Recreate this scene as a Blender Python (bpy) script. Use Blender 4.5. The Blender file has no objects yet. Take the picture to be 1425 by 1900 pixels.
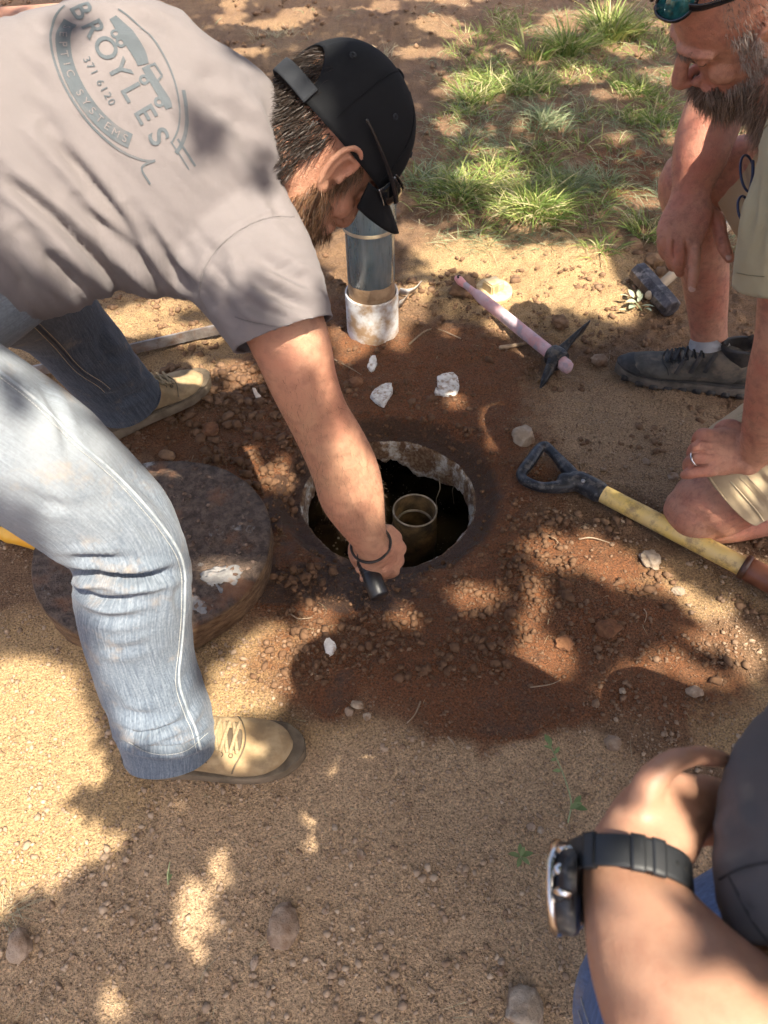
import bpy, bmesh, math, random
import numpy as np
from mathutils import Vector, Matrix
from mathutils.bvhtree import BVHTree

rng = np.random.default_rng(11)
random.seed(11)
sc = bpy.context.scene
col = sc.collection
R_ = math.radians

# ------------------------------------------------------------------ camera
CAM_H, PITCH, FPX, IW, IH = 1.28, R_(48), 1380.0, 1425.0, 1900.0
cam = bpy.data.cameras.new('camera')
cam.sensor_fit = 'HORIZONTAL'
cam.sensor_width = 36.0
cam.lens = 36.0 * FPX / IW
cam.clip_start = 0.02
cam.clip_end = 400
cam.dof.use_dof = True
cam.dof.focus_distance = 1.5
cam.dof.aperture_fstop = 13.0
cam_o = bpy.data.objects.new('camera', cam)
col.objects.link(cam_o)
cam_o.location = (0, 0, CAM_H)
cam_o.rotation_euler = (R_(90) - PITCH, 0, 0)
sc.camera = cam_o

# ------------------------------------------------------------------ sky, sun, exposure
SUNV = Vector((0.30, -0.45, 1.0)).normalized()      # towards the sun
SHX, SHY = -0.30, 0.45                              # shadow offset per metre of height
world = bpy.data.worlds.new('World')
sc.world = world
world.use_nodes = True
wn = world.node_tree
sky = wn.nodes.new('ShaderNodeTexSky')
sky.sky_type = 'NISHITA'
sky.sun_disc = False
sky.sun_elevation = math.asin(SUNV.z)
sky.sun_rotation = math.atan2(SUNV.x, SUNV.y)
sky.air_density = 0.6
sky.dust_density = 6.0
sky.ozone_density = 0.4
wn.links.new(sky.outputs[0], wn.nodes['Background'].inputs[0])
wn.nodes['Background'].inputs[1].default_value = 0.15
sun = bpy.data.lights.new('sun', 'SUN')
sun.energy = 4.2
sun.angle = R_(0.53)
sun.color = (1.0, 0.92, 0.78)
sun_o = bpy.data.objects.new('sun', sun)
col.objects.link(sun_o)
sun_o.location = (2, -3, 7)
sun_o.rotation_euler = (-SUNV).to_track_quat('-Z', 'Y').to_euler()
sc.view_settings.view_transform = 'Standard'
sc.view_settings.look = 'None'
sc.view_settings.gamma = 1.0
sc.view_settings.use_curve_mapping = False
sc.view_settings.exposure = 1.70
sc.render.engine = 'CYCLES'
sc.cycles.max_bounces = 5
sc.cycles.diffuse_bounces = 3
sc.cycles.glossy_bounces = 3
sc.cycles.transmission_bounces = 4
sc.cycles.transparent_max_bounces = 12
sc.cycles.caustics_refractive = False
sc.cycles.use_denoising = True
sc.cycles.use_adaptive_sampling = True
sc.cycles.adaptive_threshold = 0.03

# ------------------------------------------------------------------ projection helpers
CAMP = np.array([0, 0, CAM_H])
FW = np.array([0, math.cos(PITCH), -math.sin(PITCH)])
UPV = np.array([0, math.sin(PITCH), math.cos(PITCH)])
RT = np.array([1.0, 0, 0])


def D(px, py, d):
    return CAMP + d * (FW + RT * (px - IW / 2) / FPX + UPV * (IH / 2 - py) / FPX)


def G(px, py, z=0.0):
    r = FW + RT * (px - IW / 2) / FPX + UPV * (IH / 2 - py) / FPX
    return CAMP + r * ((z - CAM_H) / r[2])


def proj(V):
    q = np.asarray(V) - CAMP
    d = q @ FW
    return IW / 2 + FPX * (q @ RT) / d, IH / 2 - FPX * (q @ UPV) / d, d


def nrm(v):
    v = np.asarray(v, float)
    return v / (np.linalg.norm(v, axis=-1, keepdims=True) + 1e-12)


def smooth01(t):
    t = np.clip(t, 0, 1)
    return t * t * (3 - 2 * t)


# ------------------------------------------------------------------ numpy noise
_perm = np.random.default_rng(3).permutation(512).astype(np.int64)
_g3 = nrm(np.random.default_rng(5).normal(size=(512, 3)))


def pnoise(P, seed=0):
    P = np.asarray(P, float) + seed * 17.31
    i = np.floor(P).astype(np.int64)
    f = P - i
    u = f * f * f * (f * (f * 6 - 15) + 10)
    out = 0
    for dx in (0, 1):
        for dy in (0, 1):
            for dz in (0, 1):
                h = _perm[(_perm[(_perm[(i[..., 0] + dx) & 511] + i[..., 1] + dy) & 511] + i[..., 2] + dz) & 511]
                g = _g3[h]
                dot = g[..., 0] * (f[..., 0] - dx) + g[..., 1] * (f[..., 1] - dy) + g[..., 2] * (f[..., 2] - dz)
                w = (u[..., 0] if dx else 1 - u[..., 0]) * (u[..., 1] if dy else 1 - u[..., 1]) * (u[..., 2] if dz else 1 - u[..., 2])
                out = out + dot * w
    return out * 1.6


def fbm(P, oct=4, seed=0, gain=0.5):
    s, a, t = 0, 1.0, 0
    P = np.asarray(P, float)
    for k in range(oct):
        s = s + a * pnoise(P * (2.03 ** k), seed + k * 3)
        t += a
        a *= gain
    return s / t


def n2(x, y, sc_, oct=3, seed=0):
    x = np.asarray(x, float)
    return fbm(np.stack([x * sc_, np.asarray(y, float) * sc_, np.zeros_like(x) + 0.37], -1), oct, seed)


# ------------------------------------------------------------------ ground height
HX, HY, HR = 0.012, 1.245, 0.213


def rimr(th):
    th = np.asarray(th, float)
    return HR * (1 + 0.06 * fbm(np.stack([np.cos(th) * 2.2, np.sin(th) * 2.2, th * 0], -1), 3, 9))


BUMPS = []          # (x, y, radius, height)


def add_bump(px, py, rpx, h):
    p = G(px, py)
    d = (p - CAMP) @ FW
    BUMPS.append((p[0], p[1], rpx * d / FPX, h))


for b in [(830, 1240, 210, .036), (1080, 1130, 190, .028), (640, 1230, 120, .012), (980, 1330, 110, .012),
          (880, 640, 130, .030), (760, 700, 110, -.012), (1100, 470, 120, .018), (620, 470, 90, .03), (250, 600, 90, .02),
          (540, 130, 120, .05), (800, 60, 150, .04), (960, 240, 80, .03), (300, 830, 110, -.01), (960, 700, 90, .016),
          (430, 1130, 60, .012), (1110, 1060, 60, .012), (1180, 560, 80, .02)]:
    add_bump(*b)


def hgt(x, y):
    x = np.asarray(x, float)
    y = np.asarray(y, float)
    z = 0.016 * n2(x, y, 1.3, 2, 1)
    far = smooth01((y - 1.2) / 0.8)
    near = smooth01((0.95 - y) / 0.3)
    rough = (0.45 + 1.35 * far) * (1 - 0.6 * near)
    rough = rough + 0.7 * np.exp(-((x - .3) / .5) ** 2 - ((y - .98) / .22) ** 2)
    z = z + 0.012 * rough * n2(x, y, 5, 3, 2)
    nn = n2(x, y, 14, 3, 4)
    z = z + rough * 0.009 * (np.abs(nn) * 1.6 - 0.2)
    z = z + rough * 0.006 * n2(x, y, 34, 3, 6) + 0.0016 * n2(x, y, 80, 2, 8)
    z = z + 0.05 * smooth01((y - 1.6) / 2.5)
    for bx, by, br, bh in BUMPS:
        d2 = ((x - bx) ** 2 + (y - by) ** 2) / (br * br)
        z = z + bh * np.exp(-d2 * 1.6)
    r = np.hypot(x - HX, y - HY)
    flat = smooth01((r - HR) / 0.16)
    z = z * (0.5 + 0.5 * flat)
    ring = np.exp(-((r - HR - .07) / .07) ** 2)
    z = z + ring * (0.010 * n2(x, y, 16, 3, 41) + 0.006 * np.abs(n2(x, y, 40, 2, 43)))
    dip = smooth01((HR + 0.07 - r) / 0.055)
    z = z - 0.045 * dip - 0.012 * smooth01((HR + 0.2 - r) / 0.2)
    return z


def GH(px, py, lift=0.0):
    z = 0.0
    for k in range(4):
        p = G(px, py, z + lift)
        z = float(hgt(p[0], p[1]))
    return G(px, py, z + lift)


def GHV(px, py, lift=0.0):
    px, py = np.asarray(px, float), np.asarray(py, float)
    r = FW + RT * ((px - IW / 2) / FPX)[:, None] + UPV * ((IH / 2 - py) / FPX)[:, None]
    z = np.zeros(len(px))
    for k in range(4):
        p = CAMP + r * ((z + lift - CAM_H) / r[:, 2])[:, None]
        z = hgt(p[:, 0], p[:, 1])
    return CAMP + r * ((z + lift - CAM_H) / r[:, 2])[:, None]


# ------------------------------------------------------------------ node helper
class NB:
    def __init__(s, name):
        s.m = bpy.data.materials.new(name)
        s.m.use_nodes = True
        s.nt = s.m.node_tree
        s.b = s.nt.nodes['Principled BSDF']

    def n(s, t, **kw):
        nd = s.nt.nodes.new('ShaderNode' + t)
        for k, v in kw.items():
            if k.startswith('_'):
                setattr(nd, k[1:], v)
            else:
                s.set(nd.inputs[k.replace('__', ' ')] if not k.startswith('i') or not k[1:].isdigit() else nd.inputs[int(k[1:])], v)
        return nd

    def set(s, inp, v):
        if isinstance(v, bpy.types.NodeSocket):
            s.nt.links.new(v, inp)
        else:
            if isinstance(v, tuple) and len(v) == 3 and inp.type == 'RGBA':
                v = v + (1,)
            inp.default_value = v

    def pos(s):
        return s.n('NewGeometry').outputs['Position']

    def obj(s):
        return s.n('TexCoord').outputs['Object']

    def uv(s):
        return s.n('TexCoord').outputs['UV']

    def scalev(s, vec, v3):
        nd = s.n('VectorMath', _operation='MULTIPLY')
        s.set(nd.inputs[0], vec)
        nd.inputs[1].default_value = v3
        return nd.outputs[0]

    def noise(s, scale, detail=4, rough=.55, vec=None, dist=0.0):
        nd = s.n('TexNoise')
        s.set(nd.inputs['Scale'], scale)
        nd.inputs['Detail'].default_value = detail
        nd.inputs['Roughness'].default_value = rough
        nd.inputs['Distortion'].default_value = dist
        s.set(nd.inputs['Vector'], vec if vec is not None else s.pos())
        return nd.outputs['Fac']

    def voro(s, scale, feat='F1', vec=None, rnd=1.0):
        nd = s.n('TexVoronoi')
        nd.feature = feat
        nd.inputs['Scale'].default_value = scale
        nd.inputs['Randomness'].default_value = rnd
        s.set(nd.inputs['Vector'], vec if vec is not None else s.pos())
        return nd.outputs['Distance']

    def ramp(s, fac, stops):
        nd = s.n('ValToRGB')
        e = nd.color_ramp.elements
        while len(e) < len(stops):
            e.new(0.5)
        for i, (p, c) in enumerate(stops):
            e[i].position = p
            e[i].color = (c, c, c, 1) if not isinstance(c, tuple) else tuple(c) + (1,)
        s.set(nd.inputs[0], fac)
        return nd.outputs[0]

    def mix(s, fac, a, b, mode='MIX'):
        nd = s.n('Mix')
        nd.data_type = 'RGBA'
        nd.blend_type = mode
        s.set(nd.inputs[0], fac)
        s.set(nd.inputs[6], a)
        s.set(nd.inputs[7], b)
        return nd.outputs[2]

    def math(s, op, a, b=0.0):
        nd = s.n('Math')
        nd.operation = op
        s.set(nd.inputs[0], a)
        s.set(nd.inputs[1], b)
        return nd.outputs[0]

    def attr(s, name, o='Fac'):
        nd = s.n('Attribute')
        nd.attribute_name = name
        return nd.outputs[o]

    def bump(s, height, strength=.5, dist=.01, normal=None):
        nd = s.n('Bump')
        nd.inputs['Strength'].default_value = strength
        nd.inputs['Distance'].default_value = dist
        s.set(nd.inputs['Height'], height)
        if normal is not None:
            s.set(nd.inputs['Normal'], normal)
        return nd.outputs[0]

    def out(s, color=None, rough=None, normal=None, spec=None, **kw):
        b = s.b
        if color is not None:
            s.set(b.inputs['Base Color'], color)
        if rough is not None:
            s.set(b.inputs['Roughness'], rough)
        if normal is not None:
            s.set(b.inputs['Normal'], normal)
        if spec is not None:
            s.set(b.inputs['Specular IOR Level'], spec)
        for k, v in kw.items():
            s.set(b.inputs[k.replace('__', ' ')], v)
        return s.m


# ------------------------------------------------------------------ mesh helpers
class Geo:
    def __init__(s):
        s.V, s.F, s.uv, s.n = [], [], [], 0
        s.attrs = {}

    def add(s, V, F, uv=None):
        V = np.asarray(V, float)
        s.V.append(V)
        s.F.extend([tuple(int(i) + s.n for i in f) for f in F])
        s.uv.append(np.zeros((len(V), 2)) if uv is None else np.asarray(uv))
        s.n += len(V)
        return s

    def addg(s, o):
        return s.add(np.concatenate(o.V), o.F, np.concatenate(o.uv))

    def verts(s):
        return np.concatenate(s.V)

    def mesh(s, name):
        me = bpy.data.meshes.new(name)
        me.from_pydata(s.verts().tolist(), [], s.F)
        me.update()
        return me


def link(name, me, mat=None, parent=None, smooth=True):
    o = bpy.data.objects.new(name, me)
    col.objects.link(o)
    if mat is not None:
        me.materials.clear()
        me.materials.append(mat)
    if parent is not None:
        o.parent = parent
        o.matrix_parent_inverse = Matrix.Translation(-Vector(parent.location)) if parent.type == 'EMPTY' and parent.parent is None else Matrix()
    if smooth:
        me.polygons.foreach_set('use_smooth', np.ones(len(me.polygons), bool))
    return o


def obj(name, geo, mat, parent=None, smooth=True, uv=False, attrs=None):
    me = geo.mesh(name)
    if uv:
        U = np.concatenate(geo.uv)
        li = np.empty(len(me.loops), np.int32)
        me.loops.foreach_get('vertex_index', li)
        me.uv_layers.new(name='UVMap').data.foreach_set('uv', U[li].astype(np.float32).ravel())
    for k, a in (attrs or {}).items():
        at = me.attributes.new(k, 'FLOAT', 'POINT')
        at.data.foreach_set('value', np.asarray(a, np.float32))
    return link(name, me, mat, parent, smooth)


def thing(name, label, cat, loc, group=None):
    e = bpy.data.objects.new(name, None)
    e.empty_display_size = 0.05
    col.objects.link(e)
    e.location = Vector([float(c) for c in loc])
    e['label'] = label
    e['category'] = cat
    if group:
        e['group'] = group
    return e


def tag(o, label, cat, group=None):
    o['label'] = label
    o['category'] = cat
    if group:
        o['group'] = group
    return o


def cr(A, m):
    A = np.asarray(A, float)
    if A.ndim == 1:
        A = A[:, None]
    k = len(A)
    if k == 2:
        t = np.linspace(0, 1, m + 1)[:, None]
        return A[0] * (1 - t) + A[1] * t
    E = np.concatenate([[2 * A[0] - A[1]], A, [2 * A[-1] - A[-2]]])
    out = []
    for i in range(k - 1):
        p0, p1, p2, p3 = E[i:i + 4]
        t = np.linspace(0, 1, m, endpoint=False)[:, None]
        out.append(0.5 * (2 * p1 + (p2 - p0) * t + (2 * p0 - 5 * p1 + 4 * p2 - p3) * t ** 2 + (3 * p1 - p0 - 3 * p2 + p3) * t ** 3))
    out.append(A[-1:])
    return np.concatenate(out)


def ringmesh(rings, cap0=True, cap1=True, uvs=None):
    K, n = rings.shape[:2]
    V = rings.reshape(-1, 3)
    idx = np.arange(K * n).reshape(K, n)
    a, b = idx[:-1], idx[1:]
    a2, b2 = np.roll(a, -1, 1), np.roll(b, -1, 1)
    F = np.stack([a, a2, b2, b], -1).reshape(-1, 4).tolist()
    if uvs is None:
        s = np.concatenate([[0], np.cumsum(np.linalg.norm(np.diff(rings.mean(1), axis=0), axis=1))])
        uv = np.stack([np.repeat(s, n), np.tile(np.arange(n) / n, K)], -1)
    else:
        uv = uvs
    if cap0:
        V = np.concatenate([V, rings[0].mean(0)[None]])
        uv = np.concatenate([uv, [[0, 0]]])
        c = len(V) - 1
        F += [(int(idx[0, (j + 1) % n]), int(idx[0, j]), c) for j in range(n)]
    if cap1:
        V = np.concatenate([V, rings[-1].mean(0)[None]])
        uv = np.concatenate([uv, [[1, 0]]])
        c = len(V) - 1
        F += [(int(idx[-1, j]), int(idx[-1, (j + 1) % n]), c) for j in range(n)]
    return V, F, uv


def loft(C, RU, RV=None, U=(0, 0, 1), n=28, sub=5, ex=2.0, r0=True, r1=True, cap0=True, cap1=True):
    """tube through centres C with half axes RU (along U) and RV; r0/r1 round the ends"""
    C = np.asarray(C, float)
    RU = np.asarray(RU, float)
    RV = RU if RV is None else np.asarray(RV, float)
    Uk = np.broadcast_to(np.asarray(U, float), C.shape)
    A = cr(np.concatenate([C, RU[:, None], RV[:, None], Uk], 1), sub)
    C, ru, rv, Uv = A[:, :3], np.maximum(A[:, 3], 1e-4), np.maximum(A[:, 4], 1e-4), A[:, 5:8]
    T = nrm(np.gradient(C, axis=0))
    Uo = nrm(Uv - T * np.sum(Uv * T, 1, keepdims=True))
    if r0 or r1:
        ang = np.array([80, 60, 40, 20]) * math.pi / 180
        if r0:
            m = min(ru[0], rv[0])
            C = np.concatenate([C[0] - T[0] * m * np.sin(ang)[:, None], C])
            ru = np.concatenate([ru[0] * np.cos(ang), ru])
            rv = np.concatenate([rv[0] * np.cos(ang), rv])
            T = np.concatenate([np.repeat(T[:1], 4, 0), T])
            Uo = np.concatenate([np.repeat(Uo[:1], 4, 0), Uo])
        if r1:
            m = min(ru[-1], rv[-1])
            a2 = ang[::-1]
            C = np.concatenate([C, C[-1] + T[-1] * m * np.sin(a2)[:, None]])
            ru = np.concatenate([ru, ru[-1] * np.cos(a2)])
            rv = np.concatenate([rv, rv[-1] * np.cos(a2)])
            T = np.concatenate([T, np.repeat(T[-1:], 4, 0)])
            Uo = np.concatenate([Uo, np.repeat(Uo[-1:], 4, 0)])
    W = np.cross(T, Uo)
    th = np.linspace(0, 2 * math.pi, n, endpoint=False)
    c, s = np.cos(th), np.sin(th)
    c = np.sign(c) * np.abs(c) ** (2 / ex)
    s = np.sign(s) * np.abs(s) ** (2 / ex)
    rings = C[:, None] + Uo[:, None] * (ru[:, None] * c)[..., None] + W[:, None] * (rv[:, None] * s)[..., None]
    return ringmesh(rings, cap0, cap1)


def limb(pts, asp=1.0, n=28, sub=5, ex=2.0, **kw):
    """pts: (px, py, depth, half width in photo px[, aspect]); u axis lies across the view"""
    C = np.array([D(p[0], p[1], p[2]) for p in pts])
    ru = np.array([p[3] * p[2] / FPX for p in pts])
    T = nrm(np.gradient(C, axis=0))
    U = nrm(np.cross(T, nrm(C - CAMP)))
    for i in range(1, len(U)):
        if np.dot(U[i], U[i - 1]) < 0:
            U[i] = -U[i]
    a0, b0, _ = proj(C - U * .001)
    a1, b1, _ = proj(C + U * .001)
    ru = np.array([p[3] for p in pts]) * .002 / np.hypot(a1 - a0, b1 - b0)
    rv = ru * np.array([p[4] if len(p) > 4 else asp for p in pts])
    return loft(C, ru, rv, U, n, sub, ex, **kw)


def tube(P, r, n=8, sub=4, **kw):
    P = np.asarray(P, float)
    r = np.broadcast_to(np.asarray(r, float), (len(P),))
    d = nrm(P[-1] - P[0])
    ref = np.array([0, 0, 1.0]) if abs(d[2]) < 0.8 else np.array([1.0, 0, 0])
    return loft(P, r, None, ref, n, sub, **kw)


def ellip(c, r, M3=None, n=20, m=12):
    c = np.asarray(c, float)
    r = np.asarray(r, float)
    M3 = np.eye(3) if M3 is None else np.asarray(M3)
    ph = np.linspace(0.08, math.pi - 0.08, m)
    th = np.linspace(0, 2 * math.pi, n, endpoint=False)
    x = np.sin(ph)[:, None] * np.cos(th)
    y = np.sin(ph)[:, None] * np.sin(th)
    z = np.repeat(np.cos(ph)[:, None], n, 1)
    rings = np.stack([x * r[0], y * r[1], -z * r[2]], -1) @ M3.T + c
    return ringmesh(rings)


def box(c, h, M3=None, bev=0.0):
    """box with centre c and half sizes h, optional bevel"""
    bm = bmesh.new()
    bmesh.ops.create_cube(bm, size=2)
    for v in bm.verts:
        v.co = Vector([v.co[i] * h[i] for i in range(3)])
    if bev > 0:
        bmesh.ops.bevel(bm, geom=bm.edges[:], offset=bev, segments=2, affect='EDGES')
    V = np.array([v.co[:] for v in bm.verts])
    bm.verts.index_update()
    F = [[v.index for v in f.verts] for f in bm.faces]
    bm.free()
    M3 = np.eye(3) if M3 is None else np.asarray(M3)
    return V @ M3.T + np.asarray(c, float), F


def lathe(prof, c, axis=(0, 0, 1), n=40, jitter=None, cap0=False, cap1=False):
    """prof: (radius, height) list"""
    ax = nrm(axis)
    u = nrm(np.cross(ax, (0.1, 1, 0.2)))
    w = np.cross(ax, u)
    th = np.linspace(0, 2 * math.pi, n, endpoint=False)
    rings = []
    for r, h in prof:
        rings.append(np.asarray(c, float) + ax * h + r * (np.cos(th)[:, None] * u + np.sin(th)[:, None] * w))
    return ringmesh(np.array(rings), cap0, cap1)


def remesh(geo, voxel, it=6, fac=0.5):
    me = geo.mesh('tmp')
    o = bpy.data.objects.new('tmp', me)
    col.objects.link(o)
    m = o.modifiers.new('r', 'REMESH')
    m.mode = 'VOXEL'
    m.voxel_size = voxel
    m.use_smooth_shade = True
    if it:
        s = o.modifiers.new('s', 'SMOOTH')
        s.iterations = it
        s.factor = fac
    dg = bpy.context.evaluated_depsgraph_get()
    out = bpy.data.meshes.new_from_object(o.evaluated_get(dg))
    bpy.data.objects.remove(o)
    bpy.data.meshes.remove(me)
    return out


def thin(me, ratio):
    """collapse a finished dense mesh to a share of its faces"""
    o = bpy.data.objects.new('tmp', me)
    col.objects.link(o)
    m = o.modifiers.new('d', 'DECIMATE')
    m.ratio = ratio
    dg = bpy.context.evaluated_depsgraph_get()
    out = bpy.data.meshes.new_from_object(o.evaluated_get(dg))
    bpy.data.objects.remove(o)
    return out


def arr(me):
    V = np.empty(len(me.vertices) * 3, np.float32)
    me.vertices.foreach_get('co', V)
    Nn = np.empty(len(me.vertices) * 3, np.float32)
    me.vertex_normals.foreach_get('vector', Nn)
    return V.reshape(-1, 3).astype(float), Nn.reshape(-1, 3).astype(float)


def setv(me, V):
    me.vertices.foreach_set('co', np.asarray(V, np.float32).ravel())
    me.update()


def quads(me):
    li = np.empty(len(me.loops), np.int32)
    me.loops.foreach_get('vertex_index', li)
    ls = np.empty(len(me.polygons), np.int32)
    me.polygons.foreach_get('loop_start', ls)
    lt = np.empty(len(me.polygons), np.int32)
    me.polygons.foreach_get('loop_total', lt)
    return [tuple(li[a:a + b]) for a, b in zip(ls.tolist(), lt.tolist())]


def cut(V, F, p, n, rad):
    """open a closed sleeve: drop what lies beyond the plane (p, n) near p, snap the edge onto it"""
    p = np.asarray(p, float)
    n = nrm(n)
    s = (V - p) @ n
    near = np.linalg.norm(V - p, axis=1) < rad
    beyond = (s > 0) & near
    keep = [f for f in F if not all(beyond[i] for i in f)]
    used = np.zeros(len(V), bool)
    for f in keep:
        for i in f:
            used[i] = True
    sn = used & beyond
    V = V.copy()
    V[sn] -= s[sn][:, None] * n
    mp = -np.ones(len(V), int)
    mp[used] = np.arange(used.sum())
    return V[used], [tuple(int(mp[i]) for i in f) for f in keep]


def seg_dist(px, py, line):
    best = np.full(px.shape, 1e9)
    L = np.asarray(line, float)
    for a, b in zip(L[:-1], L[1:]):
        ab = b - a
        t = np.clip(((px - a[0]) * ab[0] + (py - a[1]) * ab[1]) / (ab @ ab), 0, 1)
        best = np.minimum(best, np.hypot(px - a[0] - t * ab[0], py - a[1] - t * ab[1]))
    return best


def folds(V, N, specs):
    """cloth creases: each (polyline, depth m, width px) pulled into the side of the surface they lie on"""
    px, py, d = proj(V)
    face = smooth01(-np.sum(N * nrm(V - CAMP), 1) * 3 + 0.3)
    off = np.zeros(len(V))
    for line, amp, w in specs:
        L = cr(np.asarray(line, float), 5)
        r = seg_dist(px, py, L) / w
        tl = np.asarray(L)
        taper = smooth01(np.minimum(np.hypot(px - tl[0, 0], py - tl[0, 1]), np.hypot(px - tl[-1, 0], py - tl[-1, 1])) / (w * 7.0) + 0.03)
        off += amp * taper * (-np.exp(-r * r) + 0.55 * np.exp(-(r - 1.9) ** 2))
    return V + N * (off * face)[:, None]


def strands(root, dirn, length, bend, width, seg=4, curl=0.0, seed=1):
    """thin tapering ribbons; root (n,3), dirn (n,3), length (n,), bend (n,3) or (3,)"""
    g = np.random.default_rng(seed)
    n = len(root)
    dirn = nrm(dirn)
    side = nrm(np.cross(dirn, g.normal(size=(n, 3))))
    s2 = np.cross(dirn, side)
    t = np.linspace(0, 1, seg + 1)
    ph = g.uniform(0, 6.28, n)
    P = []
    for k in t:
        p = root + dirn * (length * k)[:, None] + np.broadcast_to(bend, (n, 3)) * (length * k * k)[:, None]
        if curl:
            p = p + (s2 * np.sin(ph + k * 5)[:, None] - s2 * np.sin(ph)[:, None]) * (length * curl)[:, None]
        P.append(p)
    V, F = [], []
    m = 2 * seg + 1
    VV = np.empty((n, m, 3))
    for k in range(seg):
        w = width * (1 - 0.75 * t[k])
        w = np.broadcast_to(w, (n,))[:, None]
        VV[:, 2 * k] = P[k] - side * w * 0.5
        VV[:, 2 * k + 1] = P[k] + side * w * 0.5
    VV[:, m - 1] = P[seg]
    base = (np.arange(n) * m)[:, None]
    fs = []
    for k in range(seg - 1):
        fs.append(np.concatenate([base + 2 * k, base + 2 * k + 1, base + 2 * k + 3, base + 2 * k + 2], 1))
    Fq = np.concatenate(fs).tolist() if fs else []
    Ft = np.concatenate([base + m - 3, base + m - 2, base + m - 1], 1).tolist()
    return VV.reshape(-1, 3), Fq + Ft


def sample(V, F, N, mask, count, seed=1):
    """random points on the faces whose vertices all satisfy mask"""
    g = np.random.default_rng(seed)
    Q = np.array([f[:4] if len(f) >= 4 else (f[0], f[1], f[2], f[2]) for f in F])
    ok = mask[Q].all(1)
    Q = Q[ok]
    if not len(Q):
        return np.zeros((0, 3)), np.zeros((0, 3))
    a = np.linalg.norm(np.cross(V[Q[:, 1]] - V[Q[:, 0]], V[Q[:, 3]] - V[Q[:, 0]]), axis=1) + 1e-12
    i = g.choice(len(Q), count, p=a / a.sum())
    u, v = g.random((2, count, 1))
    q = Q[i]
    P = (V[q[:, 0]] * (1 - u) + V[q[:, 1]] * u) * (1 - v) + (V[q[:, 3]] * (1 - u) + V[q[:, 2]] * u) * v
    return P, nrm(N[q[:, 0]] + N[q[:, 2]])


def frame(o, x, y, z):
    return np.asarray(o, float), np.stack([nrm(x), nrm(y), nrm(z)], 1)


def text_mesh(s, size, extrude=0.0, spacing=1.0, bold=0.0):
    cu = bpy.data.curves.new('t', 'FONT')
    cu.body = s
    cu.size = size
    cu.space_character = spacing
    cu.offset = bold
    cu.align_x = 'CENTER'
    cu.align_y = 'CENTER'
    o = bpy.data.objects.new('t', cu)
    col.objects.link(o)
    dg = bpy.context.evaluated_depsgraph_get()
    me = bpy.data.meshes.new_from_object(o.evaluated_get(dg))
    bpy.data.objects.remove(o)
    bm = bmesh.new()
    bm.from_mesh(me)
    bmesh.ops.triangulate(bm, faces=bm.faces[:])
    for k in range(2):
        long = [e for e in bm.edges if e.calc_length() > size * 0.16]
        bmesh.ops.subdivide_edges(bm, edges=long, cuts=2, use_grid_fill=False)
        bmesh.ops.triangulate(bm, faces=bm.faces[:])
    bm.verts.index_update()
    V = np.array([v.co[:] for v in bm.verts])
    F = [[v.index for v in f.verts] for f in bm.faces]
    bm.free()
    return V, F

# ------------------------------------------------------------------ materials
def mat_soil():
    b = NB('soil')
    moist, dust = b.attr('moist'), b.attr('dust')
    n1 = b.noise(3.0, 4, .6)
    n2_ = b.noise(26, 5, .65)
    brown = b.mix(n2_, (0.15, 0.084, 0.044), (0.265, 0.16, 0.088))
    pale = b.mix(n2_, (0.37, 0.235, 0.112), (0.52, 0.35, 0.175))
    grey = b.mix(n2_, (0.41, 0.262, 0.146), (0.58, 0.405, 0.242))  # gritty soil tone, lightened to imitate brighter shade
    red = b.mix(n2_, (0.115, 0.042, 0.016), (0.225, 0.092, 0.037))
    wet = b.mix(n2_, (0.040, 0.021, 0.012), (0.105, 0.054, 0.029))
    c = b.mix(b.ramp(b.math('ADD', dust, b.math('MULTIPLY', b.math('SUBTRACT', n1, .5), .6)), [(.25, 0), (.75, 1)]), brown, pale)
    c = b.mix(b.ramp(b.math('ADD', b.attr('grit'), b.math('MULTIPLY', b.math('SUBTRACT', n1, .5), .6)), [(.2, 0), (.7, 1)]), c, grey)
    rm = b.math('ADD', moist, b.math('MULTIPLY', b.math('SUBTRACT', n2_, .5), .9))
    c = b.mix(b.ramp(rm, [(.10, 0), (.62, 1)]), c, red)
    wetf = b.ramp(rm, [(.68, 0), (.92, 1)])
    c = b.mix(wetf, c, wet)
    # fine dry cracks
    cv = b.n('VectorMath', _operation='ADD')
    b.set(cv.inputs[0], b.pos())
    cw = b.n('TexNoise')
    cw.inputs['Scale'].default_value = 22
    cw.inputs['Detail'].default_value = 1
    b.set(cw.inputs['Vector'], b.pos())
    sv = b.n('VectorMath', _operation='SCALE')
    b.set(sv.inputs[0], cw.outputs['Color'])
    sv.inputs['Scale'].default_value = 0.035
    b.set(cv.inputs[1], sv.outputs[0])
    cell = b.voro(38, 'DISTANCE_TO_EDGE', cv.outputs[0])
    crack = b.math('MULTIPLY', b.ramp(cell, [(0.0, 1), (.030, 0)]), b.ramp(n1, [(.50, 0), (.60, 1)]))
    c = b.mix(b.math('MULTIPLY', crack, .55), c, (0.06, 0.028, 0.012))
    fine = b.noise(260, 3, .7)
    c = b.mix(b.math('MULTIPLY', b.ramp(fine, [(.36, 1), (.50, 0)]), .8), c, b.mix(.75, c, (.02, .011, .006)))
    c = b.mix(b.math('MULTIPLY', b.ramp(fine, [(.54, 0), (.66, 1)]), .7), c, b.mix(1.0, c, (1.75, 1.7, 1.65), 'MULTIPLY'))
    h = b.math('ADD', b.noise(75, 5, .72), b.math('MULTIPLY', fine, .55))
    nr = b.bump(h, 1.0, .011)
    rg = b.mix(wetf, (.95, .95, .95), (.38, .38, .38))
    return b.out(c, rg, nr, .35)


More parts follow.
